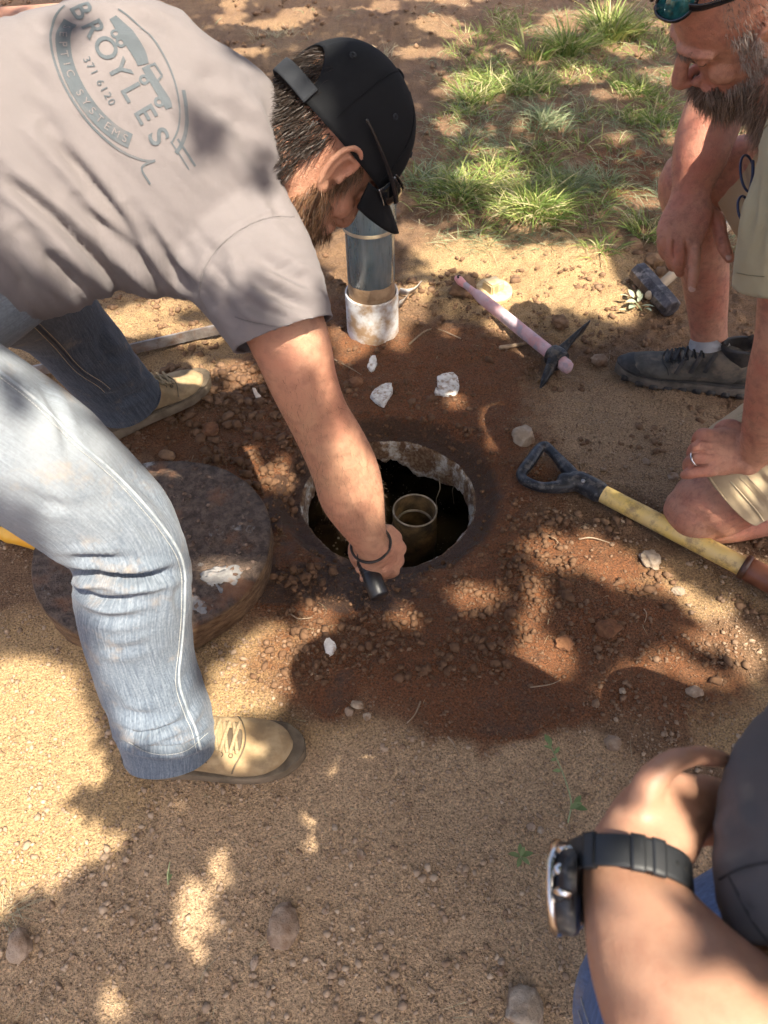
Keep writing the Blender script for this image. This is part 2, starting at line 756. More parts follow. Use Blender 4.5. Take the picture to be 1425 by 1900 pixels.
def mat_noise(name, c1, c2, scale=20, rough=.8, bump=.3, bscale=60, bdist=.004, spec=.4, c3=None, s3=5, lo=.4, hi=.6, **kw):
    b = NB(name)
    c = b.mix(b.ramp(b.noise(scale, 5, .6, b.obj()), [(lo, 0), (hi, 1)]), c1, c2)
    if c3 is not None:
        c = b.mix(b.ramp(b.noise(s3, 6, .65, b.obj()), [(.5, 0), (.62, 1)]), c, c3)
    nr = b.bump(b.noise(bscale, 6, .65, b.obj()), bump, bdist)
    return b.out(c, rough, nr, spec, **kw)


def mat_attr_mix(name, lo, hi, rough=.9, bump=.5, bscale=160, bdist=.003):
    b = NB(name)
    c = b.mix(b.attr('tone'), lo, hi)
    c = b.mix(b.ramp(b.noise(90, 4), [(.35, 0), (.7, 1)]), b.mix(.25, c, (.06, .035, .02)), c)
    return b.out(c, rough, b.bump(b.noise(bscale, 5, .7), bump, bdist), .3)


def mat_skin(name, base, red, dark, sss=.06, rough=.52, bmp=.6):
    b = NB(name)
    n1 = b.noise(11, 5, .6, b.obj())
    n2_ = b.noise(55, 5, .65, b.obj())
    c = b.mix(b.ramp(n1, [(.38, 0), (.66, 1)]), base, red)
    c = b.mix(b.math('MULTIPLY', b.ramp(n2_, [(.46, 0), (.68, 1)]), .62), c, dark)
    sp = b.voro(34, 'F1', b.obj())
    c = b.mix(b.math('MULTIPLY', b.ramp(sp, [(.03, 1), (.085, 0)]), .35), c, dark)
    cr_ = b.voro(330, 'DISTANCE_TO_EDGE', b.obj())
    h = b.math('ADD', b.math('MULTIPLY', b.ramp(cr_, [(0, 0), (.14, 1)]), .25), b.math('MULTIPLY', b.noise(120, 5, .6, b.obj()), .8))
    h = b.math('ADD', h, b.math('MULTIPLY', b.noise(35, 3, .5, b.obj()), 1.6))
    nr = b.bump(h, bmp, .0035)
    m = b.out(c, b.math('ADD', rough - .08, b.math('MULTIPLY', n2_, .16)), nr, .45)
    b.b.inputs['Subsurface Weight'].default_value = sss
    b.b.inputs['Subsurface Radius'].default_value = (1.0, .35, .2)
    b.b.inputs['Subsurface Scale'].default_value = .006
    return m


def mat_denim(name, light, mid, dark, fade):
    """UV: u along the leg in metres, v around (0..1)"""
    b = NB(name)
    uv = b.uv()
    st = b.noise(1.0, 3, .6, b.scalev(uv, (22, 190, 1)))
    st2 = b.noise(1.0, 3, .7, b.scalev(uv, (230, 150, 1)))
    blot = b.noise(7, 5, .6, b.obj())
    c = b.mix(b.ramp(st, [(.36, 0), (.64, 1)]), mid, light)
    c = b.mix(b.math('MULTIPLY', b.ramp(st2, [(.45, 0), (.62, 1)]), .5), c, dark)
    sx_ = b.n('SeparateXYZ')
    b.set(sx_.inputs[0], uv)
    wear = b.ramp(sx_.outputs[0], [(.30, .75), (.62, .06)])
    c = b.mix(b.math('MULTIPLY', b.ramp(blot, [(.36, .25), (.64, 1)]), wear), c, fade)
    dirt = b.noise(13, 6, .7, b.obj())
    c = b.mix(b.math('MULTIPLY', b.ramp(dirt, [(.56, 0), (.75, 1)]), .5), c, (.34, .25, .16))
    h = b.math('ADD', b.math('MULTIPLY', st, .6), st2)
    nr = b.bump(h, .45, .0012)
    nr = b.bump(b.noise(60, 3, .5, b.obj()), .25, .004, nr)
    m = b.out(c, .88, nr, .25)
    b.b.inputs['Sheen Weight'].default_value = .12
    return m


def mat_cloth(name, base, var, dirt, rough=.9, weave=1400, dscale=9, dirtamt=.5, sheen=.08):
    b = NB(name)
    c = b.mix(b.ramp(b.noise(5, 5, .6, b.obj()), [(.35, 0), (.7, 1)]), base, var)
    c = b.mix(b.math('MULTIPLY', b.ramp(b.noise(dscale, 6, .65, b.obj()), [(.54, 0), (.78, 1)]), dirtamt), c, dirt)
    f = b.noise(weave, 2, .6, b.obj())
    c = b.mix(b.math('MULTIPLY', f, .22), c, var)
    h = b.math('ADD', b.math('MULTIPLY', f, .2), b.math('MULTIPLY', b.noise(45, 4, .55, b.obj()), 1.0))
    nr = b.bump(h, .3, .004)
    m = b.out(c, rough, nr, .2)
    b.b.inputs['Sheen Weight'].default_value = sheen
    return m


def mat_plain(name, c, rough=.5, metal=0.0, spec=.5, var=.25, scale=40, bump=.1):
    b = NB(name)
    k = b.noise(scale, 5, .6, b.obj())
    dk = tuple(x * (1 - var) for x in c)
    lt = tuple(min(1, x * (1 + var)) for x in c)
    m = b.out(b.mix(b.ramp(k, [(.3, 0), (.7, 1)]), dk, lt), b.math('ADD', rough - .06, b.math('MULTIPLY', k, .12)),
              b.bump(b.noise(scale * 4, 4, .6, b.obj()), bump, .002), spec)
    b.b.inputs['Metallic'].default_value = metal
    return m


SOIL = mat_soil()
PEBBLE = mat_attr_mix('pebbles', (.14, .068, .033), (.58, .43, .29))
CLOD = mat_noise('soil_clod', (.17, .095, .05), (.28, .165, .09), 30, .95, .8, 70, .01)
CLODRED = mat_noise('red_soil_clod', (.13, .055, .025), (.22, .10, .045), 30, .95, .8, 70, .01)
STONE = mat_noise('stone', (.26, .175, .115), (.39, .285, .20), 26, .95, .9, 90, .006, c3=(.20, .115, .065), s3=18)
STONEGREY = mat_noise('pale_stone', (.30, .225, .155), (.44, .35, .26), 30, .95, .9, 90, .006, c3=(.24, .145, .085), s3=20)
CHIP = mat_noise('mortar_chip', (.52, .49, .44), (.70, .67, .62), 60, .9, .6, 90, .003, c3=(.30, .22, .16), s3=70)
SKIN1 = mat_skin('skin', (.54, .29, .175), (.50, .225, .14), (.33, .15, .095))
SKIN2 = mat_skin('weathered_skin', (.54, .27, .17), (.50, .185, .12), (.27, .115, .08))
SKIN3 = mat_skin('smooth_skin', (.40, .22, .14), (.385, .195, .122), (.33, .16, .10), bmp=.12)


# ------------------------------------------------------------------ ground sheet
def axis_vals(lo, hi, step, far_lo, far_hi, grow=1.06, cap=8.0):
    v = list(np.arange(lo, hi, step))
    s = step
    x = v[-1]
    while x < far_hi:
        s = min(s * grow, cap)
        x += s
        v.append(x)
    s = step
    x = v[0]
    pre = []
    while x > far_lo:
        s = min(s * grow, cap)
        x -= s
        pre.append(x)
    return np.array(pre[::-1] + v)


gx = axis_vals(-1.2, 1.2, .0076, -70, 70)
gy = axis_vals(0.0, 2.2, .0076, -70, 90, 1.026)
X, Y = np.meshgrid(gx, gy)
Z = hgt(X, Y)
rr = np.hypot(X - HX, Y - HY)
tt = np.arctan2(Y - HY, X - HX)
RR = rimr(tt)
inside = rr < RR
nx, ny = len(gx), len(gy)
idx = np.arange(nx * ny).reshape(ny, nx)
allin = inside[:-1, :-1] & inside[1:, :-1] & inside[:-1, 1:] & inside[1:, 1:]
q = np.stack([idx[:-1, :-1], idx[:-1, 1:], idx[1:, 1:], idx[1:, :-1]], -1)[~allin]
k = np.where(inside, RR / np.maximum(rr, 1e-6), 1.0)
X2 = HX + (X - HX) * np.where(rr < HR * 1.2, k, 1)
Y2 = HY + (Y - HY) * np.where(rr < HR * 1.2, k, 1)
Z2 = np.where(inside, hgt(X2, Y2), Z)
used = np.zeros(nx * ny, bool)
used[q.ravel()] = True
mp = -np.ones(nx * ny, int)
mp[used] = np.arange(used.sum())
gv = np.stack([X2, Y2, Z2], -1).reshape(-1, 3)[used]
me = bpy.data.meshes.new('ground')
me.vertices.add(len(gv))
me.vertices.foreach_set('co', gv.astype(np.float32).ravel())
qq = mp[q]
me.loops.add(qq.size)
me.loops.foreach_set('vertex_index', qq.ravel().astype(np.int32))
me.polygons.add(len(qq))
me.polygons.foreach_set('loop_start', np.arange(0, qq.size, 4, dtype=np.int32))
me.update(calc_edges=True)

MOIST = [(700, 720, 260, 110, .55), (830, 880, 190, 130, .62), (560, 900, 190, 150, .62), (420, 830, 150, 60, .5), (620, 1080, 180, 55, 1.0), (500, 1020, 80, 90, .8), (720, 1100, 260, 70, .6),
         (1000, 1090, 200, 120, .6), (870, 1230, 260, 110, .68), (960, 1340, 160, 50, .72), (1180, 1200, 160, 130, .55), (610, 1200, 140, 110, .5),
         (620, 1300, 60, 30, .75), (350, 800, 180, 60, .45), (1160, 330, 80, 40, .5), (600, 640, 120, 90, .45), (540, 910, 40, 70, .95), (700, 790, 190, 40, .7), (860, 790, 60, 40, .6)]
DUST = [(150, 1420, 330, 330, 1.0), (500, 1500, 420, 150, .72), (850, 1900, 300, 100, .2), (980, 520, 220, 90, .75), (450, 1230, 90, 80, .7), (1130, 800, 170, 60, .35),
        (700, 100, 600, 120, .28), (250, 620, 220, 80, .6), (1250, 1080, 220, 60, .55), (1390, 1330, 120, 90, .6), (420, 60, 300, 120, .35), (960, 1450, 200, 60, .55)]


GRIT_LIFT = [(800, 1640, 560, 260, .9), (350, 1760, 340, 170, .85), (520, 1490, 260, 90, .7), (1130, 780, 190, 100, .5), (1230, 880, 120, 50, .5), (1000, 1470, 200, 80, .8)]  # paler gritty soil; bottom zones also raised in colour to imitate brighter shade


def zone(P, specs):
    out = np.zeros(len(P))
    for px, py, rx, ry, s in specs:
        c = G(px, py)
        d = (c - CAMP) @ FW
        ex = rx * d / FPX
        ey = abs(G(px, py - ry)[1] - G(px, py + ry)[1]) / 2 if py - ry > -500 else 1
        q_ = ((P[:, 0] - c[0]) / ex) ** 2 + ((P[:, 1] - c[1]) / ey) ** 2
        out = np.maximum(out, s * smooth01(1.35 - 0.68 * q_))
    return out


def soil_attrs(P):
    w = P[:, :2] + 0.09 * np.stack([n2(P[:, 0], P[:, 1], 6, 3, 21), n2(P[:, 0], P[:, 1], 6, 3, 22)], -1)
    m = zone(w, MOIST)
    d = zone(w, DUST)
    gt_ = zone(w, GRIT_LIFT)
    r = np.hypot(P[:, 0] - HX, P[:, 1] - HY)
    m = np.maximum(m, .95 * smooth01((HR + .12 - r) / .09))
    return m, d, gt_


mo, du, gr_ = soil_attrs(gv)
for nme, a in (('moist', mo), ('dust', du), ('grit', gr_)):
    me.attributes.new(nme, 'FLOAT', 'POINT').data.foreach_set('value', a.astype(np.float32))
ground = link('ground', me, SOIL)
ground['kind'] = 'structure'

# ------------------------------------------------------------------ stones and gravel
_ico = {}


def ico(sub):
    if sub not in _ico:
        bm = bmesh.new()
        if sub == 0:
            vs = [bm.verts.new(c) for c in ((1, 0, 0), (-1, 0, 0), (0, 1, 0), (0, -1, 0), (0, 0, 1), (0, 0, -1))]
            for a, b_, c in ((0, 2, 4), (2, 1, 4), (1, 3, 4), (3, 0, 4), (2, 0, 5), (1, 2, 5), (3, 1, 5), (0, 3, 5)):
                bm.faces.new((vs[a], vs[b_], vs[c]))
        else:
            bmesh.ops.create_icosphere(bm, subdivisions=sub, radius=1)
        bm.verts.index_update()
        _ico[sub] = (np.array([v.co[:] for v in bm.verts]), np.array([[v.index for v in f.verts] for f in bm.faces]))
        bm.free()
    return _ico[sub]


def rotz(a):
    c, s = math.cos(a), math.sin(a)
    return np.array([[c, -s, 0], [s, c, 0], [0, 0, 1.0]])


def rock(size, seed, sub=3, rough=.25, facet=.5):
    V, F = ico(sub)
    g = np.random.default_rng(seed)
    V = V.copy()
    for k in range(int(9 * facet) + 1):       # knock flat faces off the ball
        n = nrm(g.normal(size=3))
        lim = g.uniform(.62, .92)
        s = V @ n
        V -= np.maximum(s - lim, 0)[:, None] * n * .85
    V = V * (1 + rough * fbm(V * 1.6, 3, seed) + .10 * fbm(V * 6.0, 3, seed + 5))[:, None]
    return V * np.asarray(size) @ rotz(g.uniform(0, 6.28)).T, F.tolist()


def scatter(count, region, smin, smax, sub, seed, power=2.5, sink=.25):
    g = np.random.default_rng(seed)
    Vb, Fb = ico(sub)
    P = region(g, count)
    P[:, 2] = hgt(P[:, 0], P[:, 1])
    r = np.hypot(P[:, 0] - HX, P[:, 1] - HY)
    P = P[r > HR + .02]
    n = len(P)
    s = smin + (smax - smin) * g.random(n) ** power
    ax = s[:, None] * g.uniform(.6, 1.1, (n, 3))
    ax[:, 2] *= .75
    jit = np.clip(1 + g.normal(0, .26, (n, len(Vb))), .5, 1.6)
    a = g.uniform(0, 6.28, n)
    L = Vb[None] * jit[..., None] * ax[:, None]
    c, sn = np.cos(a)[:, None], np.sin(a)[:, None]
    W = np.stack([L[..., 0] * c - L[..., 1] * sn, L[..., 0] * sn + L[..., 1] * c, L[..., 2]], -1)
    W = W + P[:, None] + np.array([0, 0, 1.0]) * (ax[:, 2] * (1 - 2 * sink))[:, None, None]
    Fq = (Fb[None] + (np.arange(n) * len(Vb))[:, None, None]).reshape(-1, 3)
    mo_ = soil_attrs(P)[0]
    tone = np.repeat(np.clip((.25 + .75 * np.clip(g.normal(.42, .22, n), 0, 1)) * (1 - .85 * np.clip(mo_ * 1.6, 0, 1)), 0, 1), len(Vb))
    return W.reshape(-1, 3), Fq, tone


def stuff(name, parts, mat, label, cat):
    V = np.concatenate([p[0] for p in parts])
    off, FF = 0, []
    for p in parts:
        FF.append(p[1] + off)
        off += len(p[0])
    FF = np.concatenate(FF)
    m_ = bpy.data.meshes.new(name)
    m_.vertices.add(len(V))
    m_.vertices.foreach_set('co', V.astype(np.float32).ravel())
    m_.loops.add(FF.size)
    m_.loops.foreach_set('vertex_index', FF.ravel().astype(np.int32))
    m_.polygons.add(len(FF))
    m_.polygons.foreach_set('loop_start', np.arange(0, FF.size, 3, dtype=np.int32))
    m_.update(calc_edges=True)
    m_.attributes.new('tone', 'FLOAT', 'POINT').data.foreach_set('value', np.concatenate([p[2] for p in parts]).astype(np.float32))
    o = link(name, m_, mat, smooth=False)
    o['kind'] = 'stuff'
    tag(o, label, cat)
    return o


def reg_px(x0, x1, y0, y1, dens=None, seed=40):
    def f(g, n):
        out = []
        while sum(len(o) for o in out) < n:
            a = g.uniform(x0, x1, n * 2)
            b_ = g.uniform(y0, y1, n * 2)
            p = np.array([G(u, v) for u, v in zip(a, b_)])
            w = n2(p[:, 0], p[:, 1], 4.0, 3, seed) + n2(p[:, 0], p[:, 1], 11.0, 2, seed + 1) * .6
            out.append(p[w > (dens if dens is not None else -9)])
        return np.concatenate(out)[:n]
    return f


def reg_box(x0, x1, y0, y1, thr=-.1, seed=40):
    def f(g, n):
        m = n * 6
        p = np.stack([g.uniform(x0, x1, m), g.uniform(y0, y1, m), np.zeros(m)], -1)
        w = n2(p[:, 0], p[:, 1], 3.4, 3, seed) + n2(p[:, 0], p[:, 1], 11.0, 2, seed + 1) * .6
        return p[w > thr][:n]
    return f


def reg_ring(a0, a1):
    def f(g, n):
        t = g.uniform(0, 6.283, n)
        r = HR + a0 + (a1 - a0) * g.random(n) ** 1.4
        return np.stack([HX + r * np.cos(t), HY + r * np.sin(t), t * 0], -1)
    return f


stuff('gravel', [
    scatter(6000, reg_box(-.75, .75, -.15, .82, -.12, 40), .0013, .0056, 1, 51, 3.0),
    scatter(22000, reg_box(-.85, .80, -.1, .95, -.35, 48), .0010, .0030, 0, 57, 2.0, .2),
    scatter(9000, reg_box(-.9, 1.0, .85, 1.75, -.2, 49), .0012, .0042, 0, 58, 2.0, .2),
    scatter(900, reg_box(-.75, .75, -.15, .80, .12, 44), .003, .0085, 1, 52, 3.0),
    scatter(1300, reg_box(-.3, 1.1, .75, 1.35, -.05, 46), .0018, .0075, 1, 53, 3.0),
    scatter(1500, reg_box(-.95, -.25, .2, 1.4, .05, 47), .0018, .007, 1, 56, 3.0),
], PEBBLE, 'loose pale grit and small pebbles strewn over the bare soil', 'gravel')
stuff('soil_crumbs', [
    scatter(3800, reg_box(-1.0, 1.1, 1.35, 2.2, .0, 60), .002, .013, 1, 61, 4.2, .38),
    scatter(2400, reg_box(-2.2, 2.4, 2.1, 5.5, .0, 62), .004, .026, 1, 63, 4.5, .40),
    scatter(1800, reg_box(-.25, 1.0, .70, 1.15, .05, 64), .003, .012, 1, 65, 3.0),
    scatter(900, reg_box(-.75, -.2, 1.2, 1.7, 0, 66), .004, .017, 1, 67, 2.6),
    scatter(350, reg_ring(.02, .16), .002, .010, 1, 68, 3.0, .35),
], mat_attr_mix('crumbly_soil', (.13, .065, .032), (.27, .165, .095)), 'crumbled brown soil lying over the dug ground', 'soil')


def stone(px, py, wpx, hpx, mat, label, seed, name='stone', facet=.6, flat=.7, sub=4, cat='stone', rough=.25, rotate=None, group=None):
    p = GH(px, py)
    d = (p - CAMP) @ FW
    sx = wpx * d / FPX / 2
    sy = max(hpx * d / FPX / 2, sx * .35)
    V, F = rock((sx, sy, min(sx, sy) * flat), seed, sub, rough, facet)
    if rotate is not None:
        V, F = rock((1, 1, 1), seed, sub, rough, facet)
        V = (V * np.array([sx, sy, min(sx, sy) * flat])) @ rotz(rotate).T
    V = V + p + np.array([0, 0, V[:, 2].max() * .45])
    o = obj(name, Geo().add(V, F), mat)
    return tag(o, label, cat, group)


stone(526, 1720, 60, 76, STONE, 'flat oval brown stone half sunk in grit below the near boot', 1, facet=.3, rotate=0)
stone(968, 1872, 75, 80, STONEGREY, 'pale angular rock at the bottom edge beside the watch', 2, facet=.9, rotate=.5)
stone(972, 816, 46, 44, STONEGREY, 'pale cubic stone beside the black shovel grip', 3, facet=.9, flat=.9)
stone(1112, 672, 34, 28, STONE, 'rounded brown stone between mattock head and dark shoe', 4, facet=.2)
stone(862, 545, 62, 52, CLOD, 'large soil clod under the split end of the pink handle', 5, name='soil_clod', cat='clod', rough=.5)
stone(1040, 600, 44, 30, CLOD, 'long crumbling clod behind the pink handle', 6, name='soil_clod', cat='clod', rough=.5)
stone(1205, 1042, 44, 34, STONEGREY, 'crumbly pale lump on the sunlit soil below the shovel handle', 7, cat='stone', rough=.6, facet=.2)
stone(1258, 1100, 26, 22, STONEGREY, 'small pale stone below the kneeling knee', 8, facet=.9)
stone(1288, 1285, 32, 24, STONE, 'small tan stone lying above the folded arm', 9, facet=.8)
stone(1248, 886, 20, 18, STONEGREY, 'round grey pebble left of the ringed hand', 10, name='pebble', cat='pebble')
stone(1200, 858, 18, 15, STONE, 'small brown pebble between shovel grip and kneeling knee', 11, name='pebble', cat='pebble')
stone(1136, 1380, 34, 34, STONE, 'blunt tan stone on the dark spoil left of the dark sleeve', 12, facet=.6)
stone(1128, 1168, 52, 36, CLODRED, 'flat red clod pressed into the shaded spoil heap', 13, name='soil_clod', cat='clod', rough=.4)
stone(1046, 1198, 34, 36, CLODRED, 'upright reddish clod left of the flat red clod', 14, name='soil_clod', cat='clod', rough=.5)
stone(40, 1755, 46, 60, STONE, 'reddish stone buried at the lower left corner', 15, facet=.4)
stone(662, 1308, 26, 18, STONEGREY, 'pale broken stone atop the heap beside the near boot', 16, facet=.9)
stone(681, 1330, 18, 15, STONEGREY, 'smaller pale stone beside the broken stone by the near boot', 17, facet=.9)
stone(648, 1322, 20, 16, STONE, 'brown stone tucked left of the pale broken stones', 18, facet=.9)
stone(671, 1586, 19, 18, STONE, 'small round tan pebble in the grit above the oval stone', 19, name='pebble', cat='pebble')
stone(622, 1536, 13, 13, STONEGREY, 'tiny pale pebble nearest below the toe of the boot', 20, name='pebble', cat='pebble')
stone(604, 1691, 12, 15, STONEGREY, 'tiny yellowish pebble right of the flat oval stone', 21, name='pebble', cat='pebble')
stone(930, 1785, 15, 15, STONEGREY, 'pale pebble left of the watch, higher of two', 22, name='pebble', cat='pebble')
stone(929, 1804, 17, 16, STONE, 'tan pebble left of the watch, lower of two', 23, name='pebble', cat='pebble')
stone(985, 1535, 17, 18, STONE, 'brown pebble above the small green seedling', 24, name='pebble', cat='pebble')
stone(1003, 1541, 15, 13, STONEGREY, 'pale pebble just right of the seedling pebble', 25, name='pebble', cat='pebble')
stone(473, 1788, 18, 24, STONE, 'dusty upright pebble below the flat oval stone', 26, name='pebble', cat='pebble')
stone(1154, 1283, 14, 14, STONEGREY, 'white pebble on the spoil heap right of centre', 27, name='pebble', cat='pebble')
stone(660, 712, 28, 26, CLODRED, 'round red clod beside the upper arm', 28, name='soil_clod', cat='clod')
stone(390, 800, 34, 32, CLODRED, 'round dark clod between far boot and bare arm', 29, name='soil_clod', cat='clod')
stone(310, 848, 34, 24, CLOD, 'brown clod behind the concrete lid under the far boot', 30, name='soil_clod', cat='clod')
stone(1178, 458, 40, 30, CLOD, 'brown clod left of the hanging fist, next to the grass', 31, name='soil_clod', cat='clod')
stone(1215, 490, 44, 34, CLOD, 'brown clod just above the sledgehammer head', 32, name='soil_clod', cat='clod')
stone(908, 243, 24, 20, CLOD, 'lumpy clod on bare soil behind the cap, uppermost', 33, name='soil_clod', cat='clod')
stone(898, 262, 20, 18, CLOD, 'lumpy clod on bare soil behind the cap, below the uppermost', 34, name='soil_clod', cat='clod')
stone(1050, 1085, 36, 16, CLODRED, 'bent dark root-like clod on the sunlit spoil', 35, name='soil_clod', cat='clod', rough=.6)


def chip(px, py, outline, thick, label, mat=CHIP, tilt=(0, 0), cat='chip', name='mortar_chip', seed=1):
    """flat broken flake; outline in photo px around (px, py)"""
    c = GH(px, py)
    P2 = np.array([G(px + a, py + b, c[2]) for a, b in outline]) - c
    g = np.random.default_rng(seed)
    P2 = cr(np.concatenate([P2, P2[:1]]), 3)[:-1]
    P2 += g.normal(0, .0012, P2.shape) * [1, 1, 0]
    n = len(P2)
    rings = []
    for s_, z in ((.9, 0), (1, .25), (1, .75), (.93, 1)):
        rings.append(P2 * [s_, s_, 1] + [0, 0, z * thick] + g.normal(0, .0006, P2.shape))
    V, F, _ = ringmesh(np.array(rings))
    t = np.array(tilt)
    V[:, 2] += V[:, 0] * t[0] + V[:, 1] * t[1]
    V = V + c + [0, 0, .004]
    return tag(obj(name, Geo().add(V, F), mat, smooth=False), label, cat)


chip(709, 740, [(-22, 2), (-8, -12), (14, -18), (20, -10), (10, 8), (2, 18), (-10, 12)], .016, 'white angular mortar chip behind the hole, pointed one near the arm', tilt=(.05, .12), seed=1)
chip(830, 720, [(-20, -12), (12, -18), (22, 4), (14, 18), (-14, 16)], .014, 'white five-sided mortar chip behind the hole, nearer the mattock', tilt=(0, .1), seed=2)
chip(812, 731, [(-5, -8), (6, 2), (3, 6), (-5, 4)], .008, 'tiny white splinter touching the five-sided mortar chip', seed=3)
chip(690, 680, [(-8, 2), (-2, -8), (8, -8), (8, 4), (-2, 10)], .010, 'small white chip below the white pipe coupling', tilt=(.1, .4), seed=4)
chip(613, 1205, [(-10, -8), (-2, -12), (9, -6), (10, 6), (0, 12), (-9, 6)], .010, 'small bright white chip on soil above the near boot toe', tilt=(0, .4), seed=5)
chip(476, 735, [(-7, -9), (0, -6), (9, 8), (2, 10)], .004, 'pale dry leaf flake beside the bare upper arm', tilt=(.2, .3), name='dry_leaf', cat='leaf', seed=6, mat=mat_plain('dry_leaf', (.62, .50, .38), .8))

# ------------------------------------------------------------------ tank opening
b = NB('crusted_concrete')
pz = b.pos()
n1 = b.noise(18, 6, .65)
n2_ = b.noise(90, 5, .7)
c_ = b.mix(b.ramp(n1, [(.49, 0), (.58, 1)]), (.115, .056, .026), (.50, .46, .39))
c_ = b.mix(b.ramp(n2_, [(.45, 0), (.62, 1)]), c_, (.24, .16, .09))
CRUST = b.out(c_, .8, b.bump(b.math('ADD', n2_, n1), .8, .012), .3)
th = np.linspace(0, 2 * math.pi, 220, endpoint=False)
rim = rimr(th)
zr = hgt(HX + rim * np.cos(th), HY + rim * np.sin(th))
jag = .055 + .035 * fbm(np.stack([np.cos(th) * 3, np.sin(th) * 3, th * 0], -1), 4, 31, .7) + .045 * np.exp(-((th - 1.0) / .55) ** 2) + .02 * np.exp(-((th - 3.3) / .4) ** 2)
jag = np.maximum(jag, .025)
rings = []
for f, dr in ((0, .002), (.02, -.002), (.2, -.006), (.45, -.005), (.7, -.010), (.9, -.012), (1, -.008), (1.08, .01), (1.1, .10), (1.1, .35)):
    rad = rim + dr + .006 * fbm(np.stack([np.cos(th) * 9, np.sin(th) * 9, th * 0 + f * 4], -1), 3, 33) * (f > 0) * (f < 1.05)
    z = zr - f * jag if f <= 1.08 else zr * 0 - .16
    rings.append(np.stack([HX + rad * np.cos(th), HY + rad * np.sin(th), z], -1))
V, F, _ = ringmesh(np.array(rings), False, False)
tank = thing('septic_tank_opening', 'round crusted concrete tank opening with a dark void inside', 'manhole', (HX, HY, -.06))
obj('collar', Geo().add(V, F), CRUST, tank)
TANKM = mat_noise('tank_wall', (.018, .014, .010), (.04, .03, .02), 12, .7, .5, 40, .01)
g_ = Geo()
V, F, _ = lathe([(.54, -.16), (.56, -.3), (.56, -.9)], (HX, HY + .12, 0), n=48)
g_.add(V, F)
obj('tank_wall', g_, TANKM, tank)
b = NB('septic_liquid')
sp = b.voro(85, 'F1')
ms = b.noise(5, 4)
spk = b.math('MULTIPLY', b.ramp(sp, [(.10, 1), (.17, 0)]), b.ramp(ms, [(.46, 0), (.6, 1)]))
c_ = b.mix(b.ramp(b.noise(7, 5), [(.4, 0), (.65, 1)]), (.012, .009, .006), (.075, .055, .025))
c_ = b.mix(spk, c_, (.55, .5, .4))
LIQ = b.out(c_, .12, b.bump(b.noise(40, 3), .25, .004), .5)
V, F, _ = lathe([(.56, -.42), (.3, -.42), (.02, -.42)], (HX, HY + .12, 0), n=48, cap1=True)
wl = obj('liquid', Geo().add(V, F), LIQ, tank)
# floating scum crumbs at the near left side of the liquid
g0 = np.random.default_rng(8)
pc = np.stack([g0.normal(-.13, .07, 260), g0.normal(1.24, .08, 260), np.full(260, -.419)], -1)
Vb, Fb = ico(1)
gs = Geo()
for i_, p in enumerate(pc):
    s_ = g0.uniform(.001, .0045)
    gs.add(Vb * [s_, s_, s_ * .6] + p, Fb.tolist())
sm = obj('scum', gs, mat_plain('scum', (.38, .33, .24), .8), tank)
sm['kind'] = 'stuff'

# outlet pipe standing in the tank
pc = G(770, 947, -.13)
PIPEM = mat_noise('fouled_pipe', (.055, .036, .016), (.15, .095, .04), 22, .55, .5, 80, .004, c3=(.02, .014, .008), s3=14)
pipe = thing('outlet_pipe', 'brown fouled plastic pipe standing open inside the tank', 'pipe', (pc[0], pc[1], -.42))
rp = .057
V, F, _ = lathe([(rp - .005, -.30), (rp - .005, -.10), (rp - .004, -.003), (rp - .002, 0), (rp, -.002), (rp, -.06), (rp + .003, -.065), (rp + .004, -.115), (rp, -.12), (rp, -.31)], (pc[0], pc[1], -.13), n=56)
obj('pipe_wall', Geo().add(V, F), PIPEM, pipe)
RIMM = mat_noise('pipe_rim', (.16, .13, .09), (.34, .29, .22), 40, .6, .3, 90, .003)
V, F, _ = lathe([(rp - .004, .0005), (rp - .003, .0028), (rp - .0005, .0026), (rp + .0006, .0)], (pc[0], pc[1], -.13), n=56)
obj('rim', Geo().add(V, F), RIMM, pipe)
V, F, _ = lathe([(rp - .0075, -.050), (rp - .014, -.044), (rp - .012, -.055)], (pc[0], pc[1], -.13), n=40)
obj('scum_ring', Geo().add(V, F), RIMM, pipe)
# roots hanging from the collar
for i_, (px, py, dx) in enumerate([(815, 890, -8), (845, 880, 6)]):
    p0 = G(px, py, -.10)
    P = np.array([p0 + [.004 * math.sin(k * 1.7 + i_), .004 * math.cos(k * 2.1), -.028 * k] for k in range(5)])
    V, F, _ = tube(P, np.linspace(.0022, .0008, 5), 6)
    obj('root', Geo().add(V, F), mat_plain('root_fibre', (.22, .17, .11), .9), tank)

# ------------------------------------------------------------------ concrete lid
LCX, LCY, LR, LZ = -.482, .995, .247, .004
b = NB('muddy_concrete')
n1 = b.noise(7, 6, .62)
n2_ = b.noise(50, 6, .7)
n3 = b.noise(200, 3, .7)
sep = b.n('SeparateXYZ')
b.set(sep.inputs[0], b.n('NewGeometry').outputs['Normal'])
side = b.ramp(sep.outputs[2], [(.35, 1), (.7, 0)])
mud = b.mix(b.ramp(n2_, [(.38, 0), (.62, 1)]), (.066, .041, .026), (.19, .128, .088))
bare = b.mix(b.ramp(n2_, [(.35, 0), (.65, 1)]), (.36, .35, .33), (.58, .57, .55))
c_ = b.mix(b.ramp(n1, [(.60, 0), (.66, 1)]), mud, bare)
c_ = b.mix(b.math('MULTIPLY', b.ramp(b.noise(11, 4), [(.55, 0), (.68, 1)]), .6), c_, (.30, .125, .05))
edge = b.mix(b.ramp(b.noise(30, 5, .7, b.scalev(b.pos(), (1, 1, 3))), [(.4, 0), (.62, 1)]), (.13, .065, .028), (.30, .18, .09))
c_ = b.mix(side, c_, edge)
